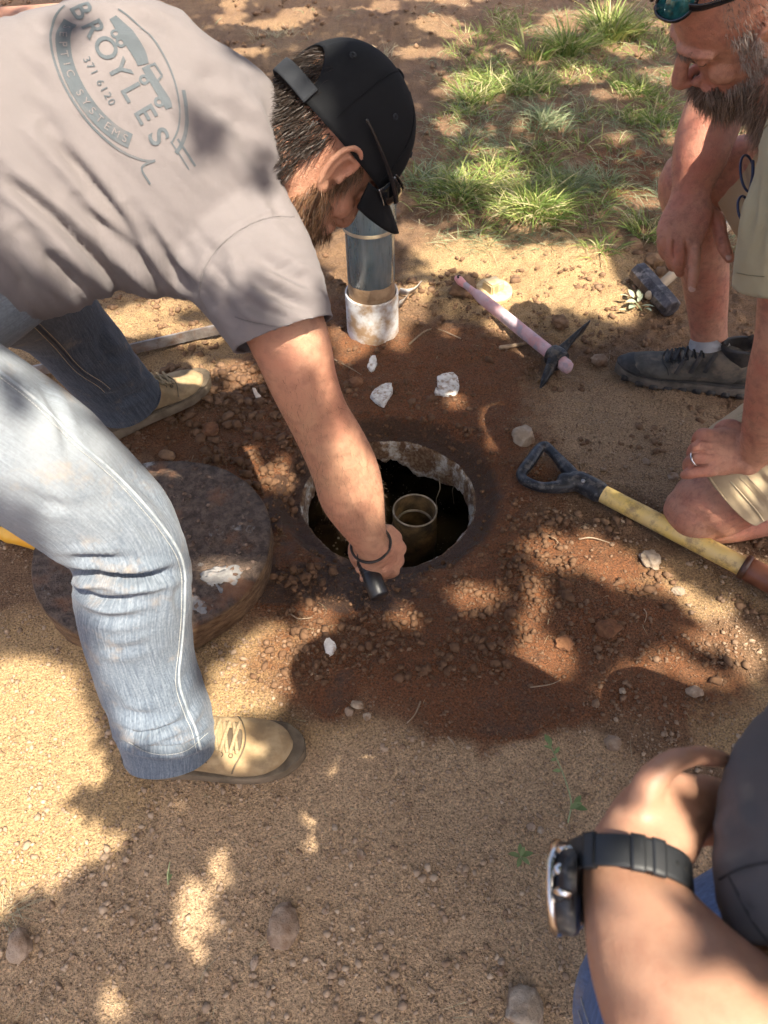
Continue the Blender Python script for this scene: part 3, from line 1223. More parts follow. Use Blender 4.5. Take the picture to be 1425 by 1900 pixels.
LIDM = b.out(c_, b.ramp(n1, [(.3, .55), (.7, .9)]), b.bump(b.math('ADD', n2_, b.math('MULTIPLY', n3, .5)), 1.0, .016), .45)
th = np.linspace(0, 2 * math.pi, 120, endpoint=False)
rw = LR * (1 + .012 * fbm(np.stack([np.cos(th) * 3, np.sin(th) * 3, th * 0], -1), 3, 44))
rings = []
for f, z in ((.96, 0), (.985, .012), (.99, .035), (1.0, .060), (.998, .070), (.985, .077), (.95, .078), (.8, .077), (.6, .075), (.4, .074), (.2, .074), (.05, .074)):
    nz = .008 * fbm(np.stack([np.cos(th) * f * 6, np.sin(th) * f * 6, th * 0 + z * 20], -1), 4, 45)
    rings.append(np.stack([LCX + rw * f * np.cos(th) + nz * (z < .07) * np.cos(th), LCY + rw * f * np.sin(th) + nz * (z < .07) * np.sin(th), LZ + z + nz * (z > .06)], -1))
V, F, _ = ringmesh(np.array(rings))
Vm = V.copy()
tag(obj('concrete_lid', Geo().add(V, F), LIDM), 'round mud-caked concrete lid lying flat beside the hole', 'lid')
# broken bare patch raised on the lid
for i_, (px, py, w, h) in enumerate([(412, 1072, 60, 46), (365, 1120, 34, 40)]):
    c0 = G(px, py, LZ + .079)
    d = (c0 - CAMP) @ FW
    V, F = rock((w * d / FPX / 2, h * d / FPX / 1.4, .0035), 70 + i_, 4, .75, .2)
    o = obj('bare_patch', Geo().add(V + c0 - [0, 0, .003], F), mat_noise('scraped_concrete', (.17, .16, .15), (.30, .29, .275), 30, .85, .6, 90, .004, c3=(.20, .13, .09), s3=30))
    o.parent = bpy.data.objects['concrete_lid']

gs = Geo()
g0 = np.random.default_rng(19)
for i_ in range(420):
    a_, r_ = g0.uniform(0, 6.283), LR * .95 * math.sqrt(g0.random())
    s_ = .0015 + .006 * g0.random() ** 3
    Vb, Fb = ico(1)
    gs.add(Vb * g0.normal(1, .22, (len(Vb), 1)) * [s_, s_, s_ * .6] + [LCX + r_ * math.cos(a_), LCY + r_ * math.sin(a_), LZ + .0765], Fb.tolist())
mc = obj('mud_crumbs', gs, mat_noise('caked_mud', (.08, .046, .03), (.19, .13, .095), 40, .9, .6, 90, .004), None, smooth=False)
mc.parent = bpy.data.objects['concrete_lid']
mc['kind'] = 'stuff'

# ------------------------------------------------------------------ sight pipe with white coupling
pb = G(690, 618, .0)
pb = GH(692, 612)
dd = (pb - CAMP) @ FW
rc = 47.5 * dd / FPX
top = D(664, 392, dd * .90)
ax = np.array([-.018, -.02, 1.0])
b = NB('dirty_white_plastic')
n1 = b.noise(16, 6, .65, b.obj())
sp = b.voro(70, 'F1', b.obj())
c_ = b.mix(b.ramp(n1, [(.42, 0), (.60, 1)]), (.68, .66, .63), (.38, .25, .145))
c_ = b.mix(b.ramp(sp, [(.06, 1), (.12, 0)]), c_, (.2, .12, .07))
WHITEP = b.out(c_, .5, b.bump(n1, .15, .002), .5)
b = NB('clear_plastic')
tr = b.nt.nodes.new('ShaderNodeBsdfTransparent')
tr.inputs[0].default_value = (.70, .85, .92, 1)
gl = b.nt.nodes.new('ShaderNodeBsdfGlossy')
gl.inputs['Roughness'].default_value = .12
df = b.nt.nodes.new('ShaderNodeBsdfDiffuse')
grime = b.noise(40, 6, .7, b.obj())
streak = b.noise(1, 5, .65, b.scalev(b.obj(), (30, 30, 4)))
b.set(df.inputs[0], b.mix(grime, (.40, .55, .62), (.68, .70, .64)))
m1 = b.nt.nodes.new('ShaderNodeMixShader')
m2 = b.nt.nodes.new('ShaderNodeMixShader')
b.set(m1.inputs[0], b.ramp(streak, [(.35, .30), (.72, .66)]))
b.nt.links.new(tr.outputs[0], m1.inputs[1])
b.nt.links.new(df.outputs[0], m1.inputs[2])
fr = b.n('Fresnel', IOR=1.35)
b.set(m2.inputs[0], b.math('ADD', b.math('MULTIPLY', fr.outputs[0], .6), .04))
b.nt.links.new(m1.outputs[0], m2.inputs[1])
b.nt.links.new(gl.outputs[0], m2.inputs[2])
b.nt.links.new(m2.outputs[0], b.nt.nodes['Material Output'].inputs[0])
CLEARP = b.m
sp_ = thing('sight_pipe', 'clear plastic riser pipe in a dirty white coupling standing in soil', 'pipe', pb)
hc = .132
tot = .50
V, F, _ = lathe([(rc * .985, -.03), (rc, .004), (rc * 1.0, hc - .004), (rc * .985, hc), (rc * .93, hc), (rc * .90, hc - .03), (rc * .88, .02)], pb, ax, 56)
obj('coupling', Geo().add(V, F), WHITEP, sp_)
V, F, _ = lathe([(rc * .84, .05), (rc * .865, .05), (rc * .865, tot * .66), (rc * .94, tot * .67), (rc * .95, tot - .02), (rc * .95, tot), (rc * .92, tot), (rc * .90, tot * .68), (rc * .84, tot * .66), (rc * .84, .05)], pb, ax, 56)
obj('clear_tube', Geo().add(V, F), CLEARP, sp_)
V, F, _ = lathe([(rc * .98, tot - .03), (rc * 1.0, tot - .025), (rc * 1.0, tot - .018), (rc * .97, tot - .015), (rc * 1.0, tot - .011), (rc * .98, tot - .002), (rc * .9, tot + .004), (rc * .5, tot + .006)], pb, ax, 56, cap1=True)
obj('cap', Geo().add(V, F), mat_plain('clear_cap', (.62, .70, .73), .25), sp_)
V, F, _ = lathe([(rc * .80, .06), (rc * .83, .07), (rc * .835, hc + .045), (rc * .6, hc + .06), (rc * .2, hc + .05)], pb, ax, 40, cap1=True)
V2, F2, _ = lathe([(rc * .868, hc - .02), (rc * .869, hc + .012), (rc * .868, hc + .034), (rc * .8665, hc + .040)], pb, ax, 56)
V2[:, 2] += .008 * fbm(V2 * 30, 3, 4) * (V2[:, 2] > V2[:, 2].mean())
obj('dirt_film', Geo().add(V2, F2), mat_noise('brown_dirt_film', (.30, .185, .10), (.46, .31, .18), 30, .9, .6, 80, .004), sp_)
obj('trapped_soil', Geo().add(V, F), CLOD, sp_)
V, F, _ = lathe([(rc * .955, tot * .655), (rc * .965, tot * .662), (rc * .96, tot * .675)], pb, ax, 56)
obj('joint_ring', Geo().add(V, F), mat_plain('dusty_joint', (.50, .40, .27), .8), sp_)


def scrap(px, py, pts, w, label, mat, lift=.012):
    g_ = Geo()
    P = np.array([GH(px + a, py + b_, lift + c_) for a, b_, c_ in pts])
    P = cr(P, 6)
    wv = np.array([0.3, .4, .85]) * w
    n = len(P)
    V = np.concatenate([P - wv, P + wv * [1, -1, 1], P + wv * [1, -1, 1] + [.001, .001, .002], P - wv + [.001, .001, .002]])
    F = []
    for i in range(n - 1):
        for s in range(4):
            F.append((s * n + i, s * n + i + 1, ((s + 1) % 4) * n + i + 1, ((s + 1) % 4) * n + i))
    F += [(0, n, 2 * n, 3 * n), (n - 1, 4 * n - 1, 3 * n - 1, 2 * n - 1)]
    return tag(obj('plastic_scrap', g_.add(V, F), mat), label, 'scrap')


TAPE = mat_noise('weathered_plastic', (.62, .60, .56), (.40, .33, .26), 60, .6, .4, 80, .003)
scrap(760, 545, [(-20, -6, .0), (-6, -4, .012), (8, -8, .02), (20, -20, .022)], .011, 'torn pale plastic strip lying beside the white coupling', TAPE)
scrap(748, 556, [(-10, 8, 0), (0, 2, .014), (8, -8, .02)], .015, 'crumpled grey plastic piece tucked behind the white coupling', TAPE)

# ------------------------------------------------------------------ clean-out plug behind the mattock handle
pc = GH(915, 548)
d = (pc - CAMP) @ FW
rr_ = 34 * d / FPX
PLUG = mat_noise('yellowed_plastic', (.56, .42, .22), (.70, .56, .34), 30, .6, .2, 80, .002, c3=(.40, .27, .14), s3=20)
plug = thing('clean_out_plug', 'yellowed round plug with a square boss behind the pink handle', 'plug', pc)
tl = nrm((.02, -.12, 1))
V, F, _ = lathe([(rr_ * .96, -.004), (rr_, .0), (rr_, .012), (rr_ * .97, .015), (rr_ * .5, .016)], pc + [0, 0, .008], tl, 48, cap0=True, cap1=True)
obj('disc', Geo().add(V, F), PLUG, plug, smooth=False)
V, F = box(pc + tl * .034 + [-.004, .004, 0], (rr_ * .46, rr_ * .42, .017), rotz(.62), .004)
obj('boss', Geo().add(V, F), PLUG, plug, smooth=False)

# ------------------------------------------------------------------ mattock
MET = mat_noise('worn_black_steel', (.020, .020, .022), (.05, .05, .052), 40, .5, .4, 90, .002, c3=(.16, .13, .10), s3=28, Metallic=.6)
PINK = mat_noise('pink_fibreglass', (.62, .33, .32), (.66, .47, .49), 16, .6, .4, 90, .004, c3=(.40, .34, .38), s3=22)
mk = thing('mattock', 'small mattock with worn pink handle and black steel head', 'mattock', GH(1040, 660))
A = GH(862, 528, .050)
B = GH(1052, 680, .034)
axm = nrm(B - A)
P = np.array([A + (B - A) * t for t in (0.0, .10, .16, .3, .6, .85, 1.0)])
V, F, _ = loft(P, np.array([.010, .012, .017, .0185, .0185, .0185, .019]), np.array([.007, .008, .012, .014, .015, .015, .016]), (0, 0, 1), 24, 5, 2.4, r0=True, r1=False)
V += nrm(V - P.mean(0)) * 0
obj('handle', Geo().add(V, F), PINK, mk)
# split end of the sleeve with a hanging hole
e0 = A - axm * .012
V, F, _ = loft(np.array([e0 - axm * .026, e0 - axm * .012, e0 + axm * .01]), [.009, .015, .012], [.008, .010, .008], (0, 0, 1), 20, 5)
obj('handle_end', Geo().add(V, F), mat_plain('pink_resin', (.72, .34, .33), .5), mk)
V, F, _ = lathe([(.0062, 0), (.0058, .003), (.001, .003)], e0 - axm * .018 + [0, -.004, .011], (0, -.25, 1), 16, cap1=True)
obj('hanging_hole', Geo().add(V, F), mat_plain('dark_hole', (.03, .02, .02), .9), mk)
hd = A + (B - A) * .90
V, F, _ = loft(np.array([hd - axm * .020, hd + axm * .002, hd + axm * .024]), [.027, .030, .027], [.024, .028, .025], (0, 0, 1), 24, 4, 2.6, r0=False, r1=False)
obj('eye_socket', Geo().add(V, F), MET, mk)
w0 = nrm(np.cross(axm, (0, 0, 1)))          # across the handle
tipa = GH(1003, 719, .012)
tipb = GH(1088, 606, .075)
V, F, _ = loft(np.array([hd, hd + (tipa - hd) * .35 + [0, 0, .004], hd + (tipa - hd) * .7, tipa]), [.020, .014, .011, .003], [.022, .014, .010, .003], (0, 0, 1), 16, 5, 2.8)
obj('pick_point', Geo().add(V, F), MET, mk)
V, F, _ = loft(np.array([hd, hd + (tipb - hd) * .3 + [0, 0, .006], hd + (tipb - hd) * .7 + [0, 0, .006], tipb]), [.018, .012, .022, .026], [.020, .012, .006, .0025], nrm((.5, .2, .8)), 20, 6, 3.0, r0=True, r1=True)
obj('adze_blade', Geo().add(V, F), MET, mk)
V, F, _ = loft(np.array([B - axm * .004, B + axm * .010]), [.019, .017], [.015, .013], (0, 0, 1), 24, 3, 2.4, r0=False, r1=False)
obj('handle_butt', Geo().add(V, F), PINK, mk)

# ------------------------------------------------------------------ sledgehammer
hm = thing('sledgehammer', 'dark steel sledgehammer head with pale wooden handle by the shoe', 'hammer', GH(1215, 560))
a0 = GH(1192, 512, .040)
a1 = GH(1240, 566, .036)
axh = nrm(a1 - a0)
hs = .5 * (1 / FPX) * ((a0 - CAMP) @ FW)
P = np.array([a0 - axh * .028, a0 - axh * .02, a0 + (a1 - a0) * .28, a0 + (a1 - a0) * .5, a0 + (a1 - a0) * .72, a1 + axh * .012, a1 + axh * .020])
V, F, _ = loft(P, [.026, .031, .033, .031, .033, .031, .026], [.026, .031, .033, .031, .033, .031, .026], (.3, .2, 1), 8, 4, 2.0, r0=False, r1=False)
obj('head', Geo().add(V, F), mat_noise('scuffed_steel', (.045, .040, .042), (.10, .09, .095), 25, .5, .3, 60, .003, c3=(.19, .17, .16), s3=40, Metallic=.5), hm, smooth=False)
hh = (a0 + a1) / 2
hdir = nrm(GH(1262, 512, .05) - GH(1225, 545, .04))
V, F, _ = tube(np.array([hh - hdir * .03, hh + hdir * .05, hh + hdir * .25, hh + hdir * .6]), [.014, .0155, .016, .016], 16)
obj('handle', Geo().add(V, F), mat_noise('pale_wood', (.36, .27, .175), (.46, .36, .25), 9, .7, .3, 50, .003), hm)

# ------------------------------------------------------------------ D-handle shovel
BLK = mat_noise('black_plastic', (.012, .013, .016), (.022, .024, .03), 30, .38, .2, 80, .002, c3=(.10, .09, .08), s3=60)
b = NB('yellow_fibreglass')
n1 = b.noise(1, 5, .65, b.scalev(b.obj(), (14, 14, 14)))
c_ = b.mix(b.ramp(n1, [(.4, 0), (.62, 1)]), (.72, .50, .13), (.64, .47, .20))
c_ = b.mix(b.math('MULTIPLY', b.ramp(b.noise(30, 6, .75, b.obj()), [(.50, 0), (.66, 1)]), .8), c_, (.24, .15, .07))
YEL = b.out(c_, .42, b.bump(n1, .1, .002), .5)
sh = thing('shovel', 'long shovel with black D-shaped grip and yellow handle on the ground', 'shovel', GH(1100, 905))
s0 = GH(1095, 904, .030)
s1 = GH(1392, 1058, .042)
ds = nrm(s1 - s0)
ws = nrm(np.cross((0, 0, 1), ds))
V, F, _ = tube(np.array([s0 - ds * .03, s0 + (s1 - s0) * .5, s1, s1 + ds * .02]), [.0205, .0215, .0215, .0215], 28)
obj('handle', Geo().add(V, F), YEL, sh)
V, F, _ = tube(np.array([s1 - ds * .012, s1 + ds * .06, s1 + ds * .24, s1 + ds * .30]), [.0255, .0265, .026, .024], 28, r0=False)
sk = obj('socket', Geo().add(V, F), mat_noise('brown_painted_steel', (.13, .045, .025), (.20, .075, .04), 20, .38, .15, 60, .002), sh)
V, F, _ = lathe([(.0225, -.002), (.0285, 0), (.0285, .010), (.0225, .012)], s1 - ds * .016, ds, 32)
obj('socket_collar', Geo().add(V, F), mat_plain('dark_collar', (.06, .025, .015), .4), sk)
# D grip: yoke, two arms, cross bar
gp = lambda px, py, l=.028: GH(px, py, l)
g_ = Geo()
g_.add(*loft(np.array([s0 + ds * .02, s0 - ds * .03, gp(1062, 895), gp(1045, 892)]), [.026, .025, .024, .022], [.026, .024, .020, .016], (0, 0, 1), 20, 5)[:2])
arm1 = [gp(1068, 890), gp(1050, 868), gp(1030, 845), gp(1013, 829), gp(1004, 829)]
arm2 = [gp(1068, 896), gp(1040, 903), gp(1005, 904), gp(975, 893), gp(966, 882)]
bar = [gp(1013, 827), gp(1001, 832), gp(984, 856), gp(968, 877), gp(968, 888)]
for a_ in (arm1, arm2):
    g_.add(*loft(np.array(a_), [.017, .015, .0125, .0125, .012], [.018, .015, .011, .011, .011], (0, 0, 1), 16, 5, 2.6)[:2])
g_.add(*loft(np.array(bar), [.011, .0135, .0150, .0135, .011], None, (0, 0, 1), 16, 5)[:2])
me = remesh(g_, .0028, 5)
gr = link('grip', me, BLK, sh)
V, F, _ = lathe([(.005, 0), (.005, .002), (.003, .003)], gp(1082, 893, .051), (0, -.1, 1), 14, cap1=True)
obj('rivet', Geo().add(V, F), mat_plain('rivet_steel', (.35, .34, .33), .4, .8), gr)
# blade, past the right edge of the picture
b0 = s1 + ds * .29
rows = []
for t, w in ((0, .026), (.03, .075), (.06, .105), (.15, .112), (.22, .10), (.27, .06), (.29, .02)):
    rows.append([b0 + ds * t + ws * (w * q_) + np.array([0, 0, -.016 - .03 * smooth01(t / .1) * (1) + .035 * q_ * q_ - .02 * (t > .2)]) for q_ in np.linspace(-1, 1, 9)])
rows = np.array(rows)
rows[..., 2] = np.maximum(rows[..., 2], hgt(rows[..., 0], rows[..., 1]) + .004)
V = np.concatenate([rows.reshape(-1, 3), rows.reshape(-1, 3) + [0, 0, .003]])
F = []
nr_, nc_ = rows.shape[:2]
for i in range(nr_ - 1):
    for j in range(nc_ - 1):
        a_ = i * nc_ + j
        F += [(a_, a_ + 1, a_ + nc_ + 1, a_ + nc_), tuple(x + nr_ * nc_ for x in (a_, a_ + nc_, a_ + nc_ + 1, a_ + 1))]
obj('blade', Geo().add(V, F), MET, sh)

# ------------------------------------------------------------------ orange tool handle and steel bar at the left
ot = thing('tool_handle', 'orange plastic tool handle poking out under the light jeans', 'tool', GH(40, 1000))
o0, o1 = GH(12, 988, .026), GH(150, 1030, .026)
do = nrm(o1 - o0)
V, F, _ = tube(np.array([o0 - do * .002, o0 + do * .012, o0 + do * .03, o0 + do * .08, o1, o1 + do * .1]), [.020, .022, .0195, .0185, .0185, .0185], 24)
obj('grip', Geo().add(V, F), mat_noise('orange_plastic', (.74, .34, .03), (.78, .42, .06), 20, .4, .1, 60, .002), ot)
V, F, _ = lathe([(.012, 0), (.0215, .002), (.0225, .006), (.019, .008)], o0 - do * .014, do, 24, cap0=True)
obj('end_cap', Geo().add(V, F), mat_plain('dark_endcap', (.10, .06, .03), .5), ot)
V, F, _ = tube(np.array([o1 + do * .08, o1 + do * .3]), [.010, .010], 16)
obj('shank', Geo().add(V, F), MET, ot)

bar0, bar1 = GH(30, 694, .018), GH(470, 594, .030)
db = nrm(bar1 - bar0)
wb = nrm(np.cross((0, 0, 1), db))
g_ = Geo()
prof = [(-.017, 0), (.017, 0), (.017, .006), (-.011, .006), (-.011, .032), (-.017, .032)]
L_ = np.array([bar0 - db * .5 + wb * a_ + np.array([0, 0, z_ - .01]) for a_, z_ in prof])
R2 = np.array([bar1 + wb * a_ + np.array([0, 0, z_ - .01]) for a_, z_ in prof])
V = np.concatenate([L_, R2])
F = [(i, (i + 1) % 6, (i + 1) % 6 + 6, i + 6) for i in range(6)] + [(5, 4, 3, 2, 1, 0), (6, 7, 8, 9, 10, 11)]
tag(obj('steel_angle_bar', g_.add(V, F), mat_noise('rusty_angle_steel', (.16, .13, .11), (.34, .31, .29), 14, .5, .3, 60, .002, c3=(.20, .10, .05), s3=9, Metallic=.5), smooth=False), 'long rusty angle iron lying behind the far jeans leg', 'steel bar')

# ================================================================== people
def head_geo(wide=1.0, noselen=1.0, ear_out=1.0):
    """head in its own frame: x forward, y left, z up, origin between the ears"""
    g = Geo()
    LV = [(-.124, .070, -.045, .016), (-.113, .090, -.015, .032), (-.095, .097, .02, .047), (-.07, .097, .055, .057), (-.045, .095, .072, .064),
          (-.02, .092, .084, .070), (.01, .089, .093, .075), (.035, .093, .098, .078), (.06, .095, .099, .078), (.085, .087, .094, .073),
          (.105, .070, .081, .061), (.12, .047, .060, .044), (.131, .015, .025, .018)]
    A = cr(np.array(LV), 5)
    th = np.linspace(0, 2 * math.pi, 48, endpoint=False)
    c, s = np.cos(th), np.sin(th)
    rings = []
    for z, xf, xb, w in A:
        xm, hx = (xf - xb) / 2, max((xf + xb) / 2, .004)
        cc = np.sign(c) * np.abs(c) ** .86
        ss = np.sign(s) * np.abs(s) ** .9
        taper = 1 - .16 * np.clip(c, 0, 1)
        rings.append(np.stack([xm + hx * cc, max(w, .004) * wide * ss * taper, np.full(48, z)], -1))
    g.add(*ringmesh(np.array(rings))[:2])
    nl = noselen
    g.add(*loft(np.array([(.094, 0, .030), (.102, 0, .012), (.110 + .004 * nl, 0, -.010), (.112 + .010 * nl, 0, -.026), (.106 + .006 * nl, 0, -.038)]), [.0075, .008, .0095, .0105, .008], [.008, .010, .012, .011, .007], (0, 1, 0), 16, 4)[:2])
    for sd in (-1, 1):
        g.add(*ellip((.101, sd * .013, -.034), (.011, .0075, .0075))[:2])
        g.add(*loft(np.array([(.098, sd * .006, .036), (.098, sd * .022, .040), (.088, sd * .042, .038), (.070, sd * .058, .028)]), [.006, .0068, .006, .005], None, (0, 0, 1), 12, 4)[:2])
        g.add(*ellip((.062, sd * .043, -.018), (.024, .018, .024))[:2])
        g.add(*ellip((.080, sd * .033, .017), (.0115, .016, .010))[:2])
        g.add(*loft(np.array([(.098, sd * .012, -.038), (.094, sd * .026, -.052), (.084, sd * .034, -.070)]), [.006, .007, .006], None, (0, 0, 1), 12, 4)[:2])
        # ear
        y0 = sd * .073 * wide
        eo = ear_out
        hel = [(.014, .004, .004), (.014, .022, .008), (.006, .036, .014), (-.010, .039, .019), (-.023, .028, .022), (-.026, .010, .021), (-.021, -.010, .017), (-.010, -.026, .012), (.002, -.034, .008), (.009, -.028, .005)]
        g.add(*loft(np.array([(a, y0 + sd * yy * eo, zz) for a, zz, yy in hel]), np.full(10, .0046), None, (0, 1, 0), 10, 4)[:2])
        ant = [(.002, .026, .010), (-.010, .022, .015), (-.013, .006, .015), (-.006, -.014, .010)]
        g.add(*loft(np.array([(a, y0 + sd * yy * eo, zz) for a, zz, yy in ant]), np.full(4, .0042), None, (0, 1, 0), 10, 4)[:2])
        ex = nrm(np.array((-1, sd * .62 * eo, 0)))
        ez = np.array((0, 0, 1.0))
        ey = np.cross(ez, ex)
        g.add(*ellip((-.006, y0 + sd * .008 * eo, .004), (.021, .0035, .033), np.stack([ex, ey, ez], 1))[:2])
        g.add(*ellip((.001, y0 + sd * .008, -.027), (.009, .005, .010))[:2])
        g.add(*ellip((.013, y0 + sd * .006, -.004), (.005, .005, .007))[:2])
    g.add(*loft(np.array([(.098, -.022, -.064), (.104, -.008, -.060), (.104, .008, -.060), (.098, .022, -.064)]), [.006, .008, .008, .006], None, (0, 0, 1), 12, 4)[:2])
    g.add(*loft(np.array([(.096, -.018, -.073), (.103, 0, -.074), (.096, .018, -.073)]), [.006, .008, .006], None, (0, 0, 1), 12, 4)[:2])
    g.add(*ellip((.090, 0, -.104), (.018, .022, .016))[:2])
    g.add(*ellip((.084, 0, .030), (.016, .026, .022))[:2])
    g.add(*ellip((.088, 0, .014), (.014, .016, .022))[:2])
    g.add(*ellip((.087, 0, .024), (.016, .020, .022))[:2])
    for sd in (-1, 1):
        g.add(*ellip((.082, sd * .015, .008), (.015, .012, .016))[:2])
        g.add(*ellip((.080, sd * .026, .034), (.014, .022, .010))[:2])
    return g


def place(geo, o, M3):
    g = Geo()
    g.add(np.concatenate(geo.V) @ M3.T + o, geo.F)
    return g


def to_local(P, o, M3):
    return (P - o) @ M3


def from_local(P, o, M3):
    return np.asarray(P, float) @ M3.T + o


def bvh_of(V, F):
    return BVHTree.FromPolygons([tuple(v) for v in V], [tuple(f) for f in F])


def onsurf(bvh, px, py, lift=.0):
    r = nrm(D(px, py, 1.0) - CAMP)
    h = bvh.ray_cast(Vector(CAMP), Vector(r))
    if h[0] is None:
        return None
    return np.array(h[0]) + np.array(h[1]) * lift


def line_on(bvh, pts, lift=.0008, m=10):
    P = [onsurf(bvh, *p, lift) for p in cr(np.array(pts, float), m)]
    return np.array([p for p in P if p is not None])


def seam(name, bvh, pts, r, mat, parent, m=8, lift=.0006):
    P = line_on(bvh, pts, lift, m)
    if len(P) < 3:
        return None
    V, F, _ = tube(P, r, 6, 1)
    return obj(name, Geo().add(V, F), mat, parent)


def stitches(name, bvh, pts, mat, parent, step=.0042, ln=.0026, r=.0006, m=14):
    P = line_on(bvh, pts, .0012, m)
    if len(P) < 3:
        return None
    s = np.concatenate([[0], np.cumsum(np.linalg.norm(np.diff(P, axis=0), axis=1))])
    g = Geo()
    for a in np.arange(0, s[-1] - ln, step):
        q = np.stack([np.interp([a, a + ln], s, P[:, k]) for k in range(3)], 1)
        g.add(*tube(q, r, 5, 1)[:2])
    return obj(name, g, mat, parent)


def hair_obj(name, V, F, L_dummy, mat, parent, tone):
    g = Geo()
    g.add(V, F)
    return obj(name, g, mat, parent, smooth=False, attrs={'tone': tone})


def mat_hair(name, c1, c2, rough=.5):
    b = NB(name)
    return b.out(b.mix(b.attr('tone'), c1, c2), rough, None, .35)


def boot(o, fwd, L, mats, person, name='boot', label=None, low=False, lace_dark=None, hike=False):
    o = np.asarray(o, float)
    f = nrm(np.array([fwd[0], fwd[1], 0]))
    l = np.cross((0, 0, 1), f)
    M3 = np.stack([f, l, (0, 0, 1)], 1)
    upm, solem, lacem, darkm = mats
    W = lambda P: np.asarray(P, float) @ M3.T + o
    S = np.array([(.0, .024, .085), (.05, .034, .108), (.16, .038, .125), (.30, .040, .122), (.44, .044, .105), (.57, .0495, .084), (.70, .0525, .068), (.84, .048, .060), (.94, .036, .054), (1.0, .016, .042)])
    z0 = .022
    C = np.stack([.024 + S[:, 0] * (L - .040), np.zeros(10), (S[:, 2] + z0) / 2 + .004 * smooth01((S[:, 0] - .7) / .3)], 1)
    V, F, _ = loft(C, S[:, 1], (S[:, 2] - z0) / 2, (0, 1, 0), 40, 8, 2.55, r0=True, r1=True)
    crease = .0022 * np.exp(-((V[:, 0] / L - .60) / .018) ** 2) + .0018 * np.exp(-((V[:, 0] / L - .64) / .015) ** 2)
    V[:, 2] -= crease * (V[:, 2] > .05) * (1 + .6 * np.sin(V[:, 1] * 120))
    V += .0010 * fbm(V * 40, 2, 5)[:, None]
    root = obj(name, Geo().add(W(V), F), upm, person)
    if label:
        root['label'] = label
    topz = lambda x: np.interp(x / L, S[:, 0], S[:, 2])
    hw = lambda x: np.interp(x / L, S[:, 0], S[:, 1])
    # sole
    xs = np.concatenate([np.linspace(-.010, .02, 4), np.linspace(.05, L - .05, 10), np.linspace(L - .03, L + .010, 5)])
    ys = np.array([np.interp((x + .010) / (L + .020), [0, .03, .1, .2, .35, .5, .65, .78, .9, .97, 1], [.010, .026, .036, .039, .040, .046, .0525, .0525, .043, .025, .009]) for x in xs])
    zc = .016 + .007 * smooth01((xs / L - .72) / .28)
    V, F, _ = loft(np.stack([xs, xs * 0, zc], 1), ys, np.full(len(xs), .016), (0, 1, 0), 44, 3, 5.0, r0=False, r1=False)
    sole = obj('sole', Geo().add(W(V), F), solem, root)
    V, F, _ = loft(np.stack([xs, xs * 0, zc + .0185], 1), ys + .0015, np.full(len(xs), .003), (0, 1, 0), 44, 3, 4.0, r0=False, r1=False)
    obj('welt', Geo().add(W(V), F), darkm, root)
    if hike:
        for x in np.linspace(.02, L - .02, 9):
            for sd in (-1, 1):
                w_ = np.interp(x, xs, ys)
                V, F = box((x, sd * (w_ - .001), .008 + np.interp(x, xs, zc) - .016), (.011, .005, .008), None, .002)
                obj('lug', Geo().add(W(V), F), darkm, root)
    # tongue, laces, eyelets
    x0, x1 = .42 * L, .67 * L
    xx = np.linspace(x0 - .01, x1, 6)
    V, F, _ = loft(np.stack([xx, xx * 0, topz(xx) - .001], 1), np.full(6, .020), np.full(6, .004), (0, 1, 0), 16, 3)
    obj('tongue', Geo().add(W(V), F), darkm, root)
    nl = 5
    xr = np.linspace(x0, x1 - .012, nl)

    def surf(x, y):
        t = topz(x)
        m = (t + z0) / 2
        return m + (t - m) * max(1 - abs(y / hw(x)) ** 2.55, 0) ** (1 / 2.55)
    for i, x in enumerate(xr):
        for sd in (-1, 1):
            ysn = np.linspace(-.027, .027, 7) * sd
            P = [(x + .011 * (k / 6.0), yv, surf(x, yv) + .0068 + .0016 * sd) for k, yv in enumerate(ysn)]
            V, F, _ = loft(np.array(P), np.full(7, .0034), np.full(7, .0022), (1, 0, 0), 8, 2)
            obj('lace', Geo().add(W(V), F), lacem, root)
            V, F, _ = lathe([(.0026, 0), (.0042, .0012), (.0026, .002)], W([(x, sd * .029, surf(x, sd * .029) + .0005)])[0], M3 @ np.array([0, sd * .5, .9]), 12)
            obj('eyelet', Geo().add(V, F), darkm, root)
    # toe seam and quarter panel edge
    for xq, sp in ((.70 * L, .020), (.40 * L, -.03)):
        P = []
        for a in np.linspace(-1, 1, 15):
            y = a * hw(xq) * .985
            x = xq - sp * (abs(a) ** 2)
            P.append((x, y, surf(x, min(abs(y), hw(x) * .995) * np.sign(y)) + .0006))
        V, F, _ = tube(np.array(P), .0014, 6, 2)
        obj('seam', Geo().add(W(V), F), darkm, root)
    return root


# ------------------------------------------------------------------ person bending over the hole
p1 = thing('person', 'person in grey printed T-shirt, jeans and black cap bending over the hole', 'person', G(330, 1150))
H1o, H1M = frame((-.0996, 1.1224, .8239), (.482, .209, -.851), (-.422, .906, -.017), (.767, .367, .526))
TORSO1 = [(552, 300, 1.12, 70), (515, 292, 1.10, 118), (450, 292, 1.065, 190), (365, 303, 1.03, 258), (245, 290, 1.01, 276), (125, 300, .99, 266), (30, 342, .97, 280), (-70, 385, .95, 268), (-190, 440, .93, 252), (-280, 505, .92, 240)]
bg = Geo()
bg.addg(place(head_geo(1.0, .6, 1.0), H1o, H1M))
neck_a = from_local((-.035, 0, -.055), H1o, H1M)
neck_b = D(520, 300, 1.12)
bg.add(*loft(np.array([from_local((-.02, 0, -.02), H1o, H1M), neck_a, (neck_a + neck_b) / 2, neck_b, D(450, 300, 1.08)]), [.060, .061, .064, .070, .08], None, (0, 0, 1), 24, 5)[:2])
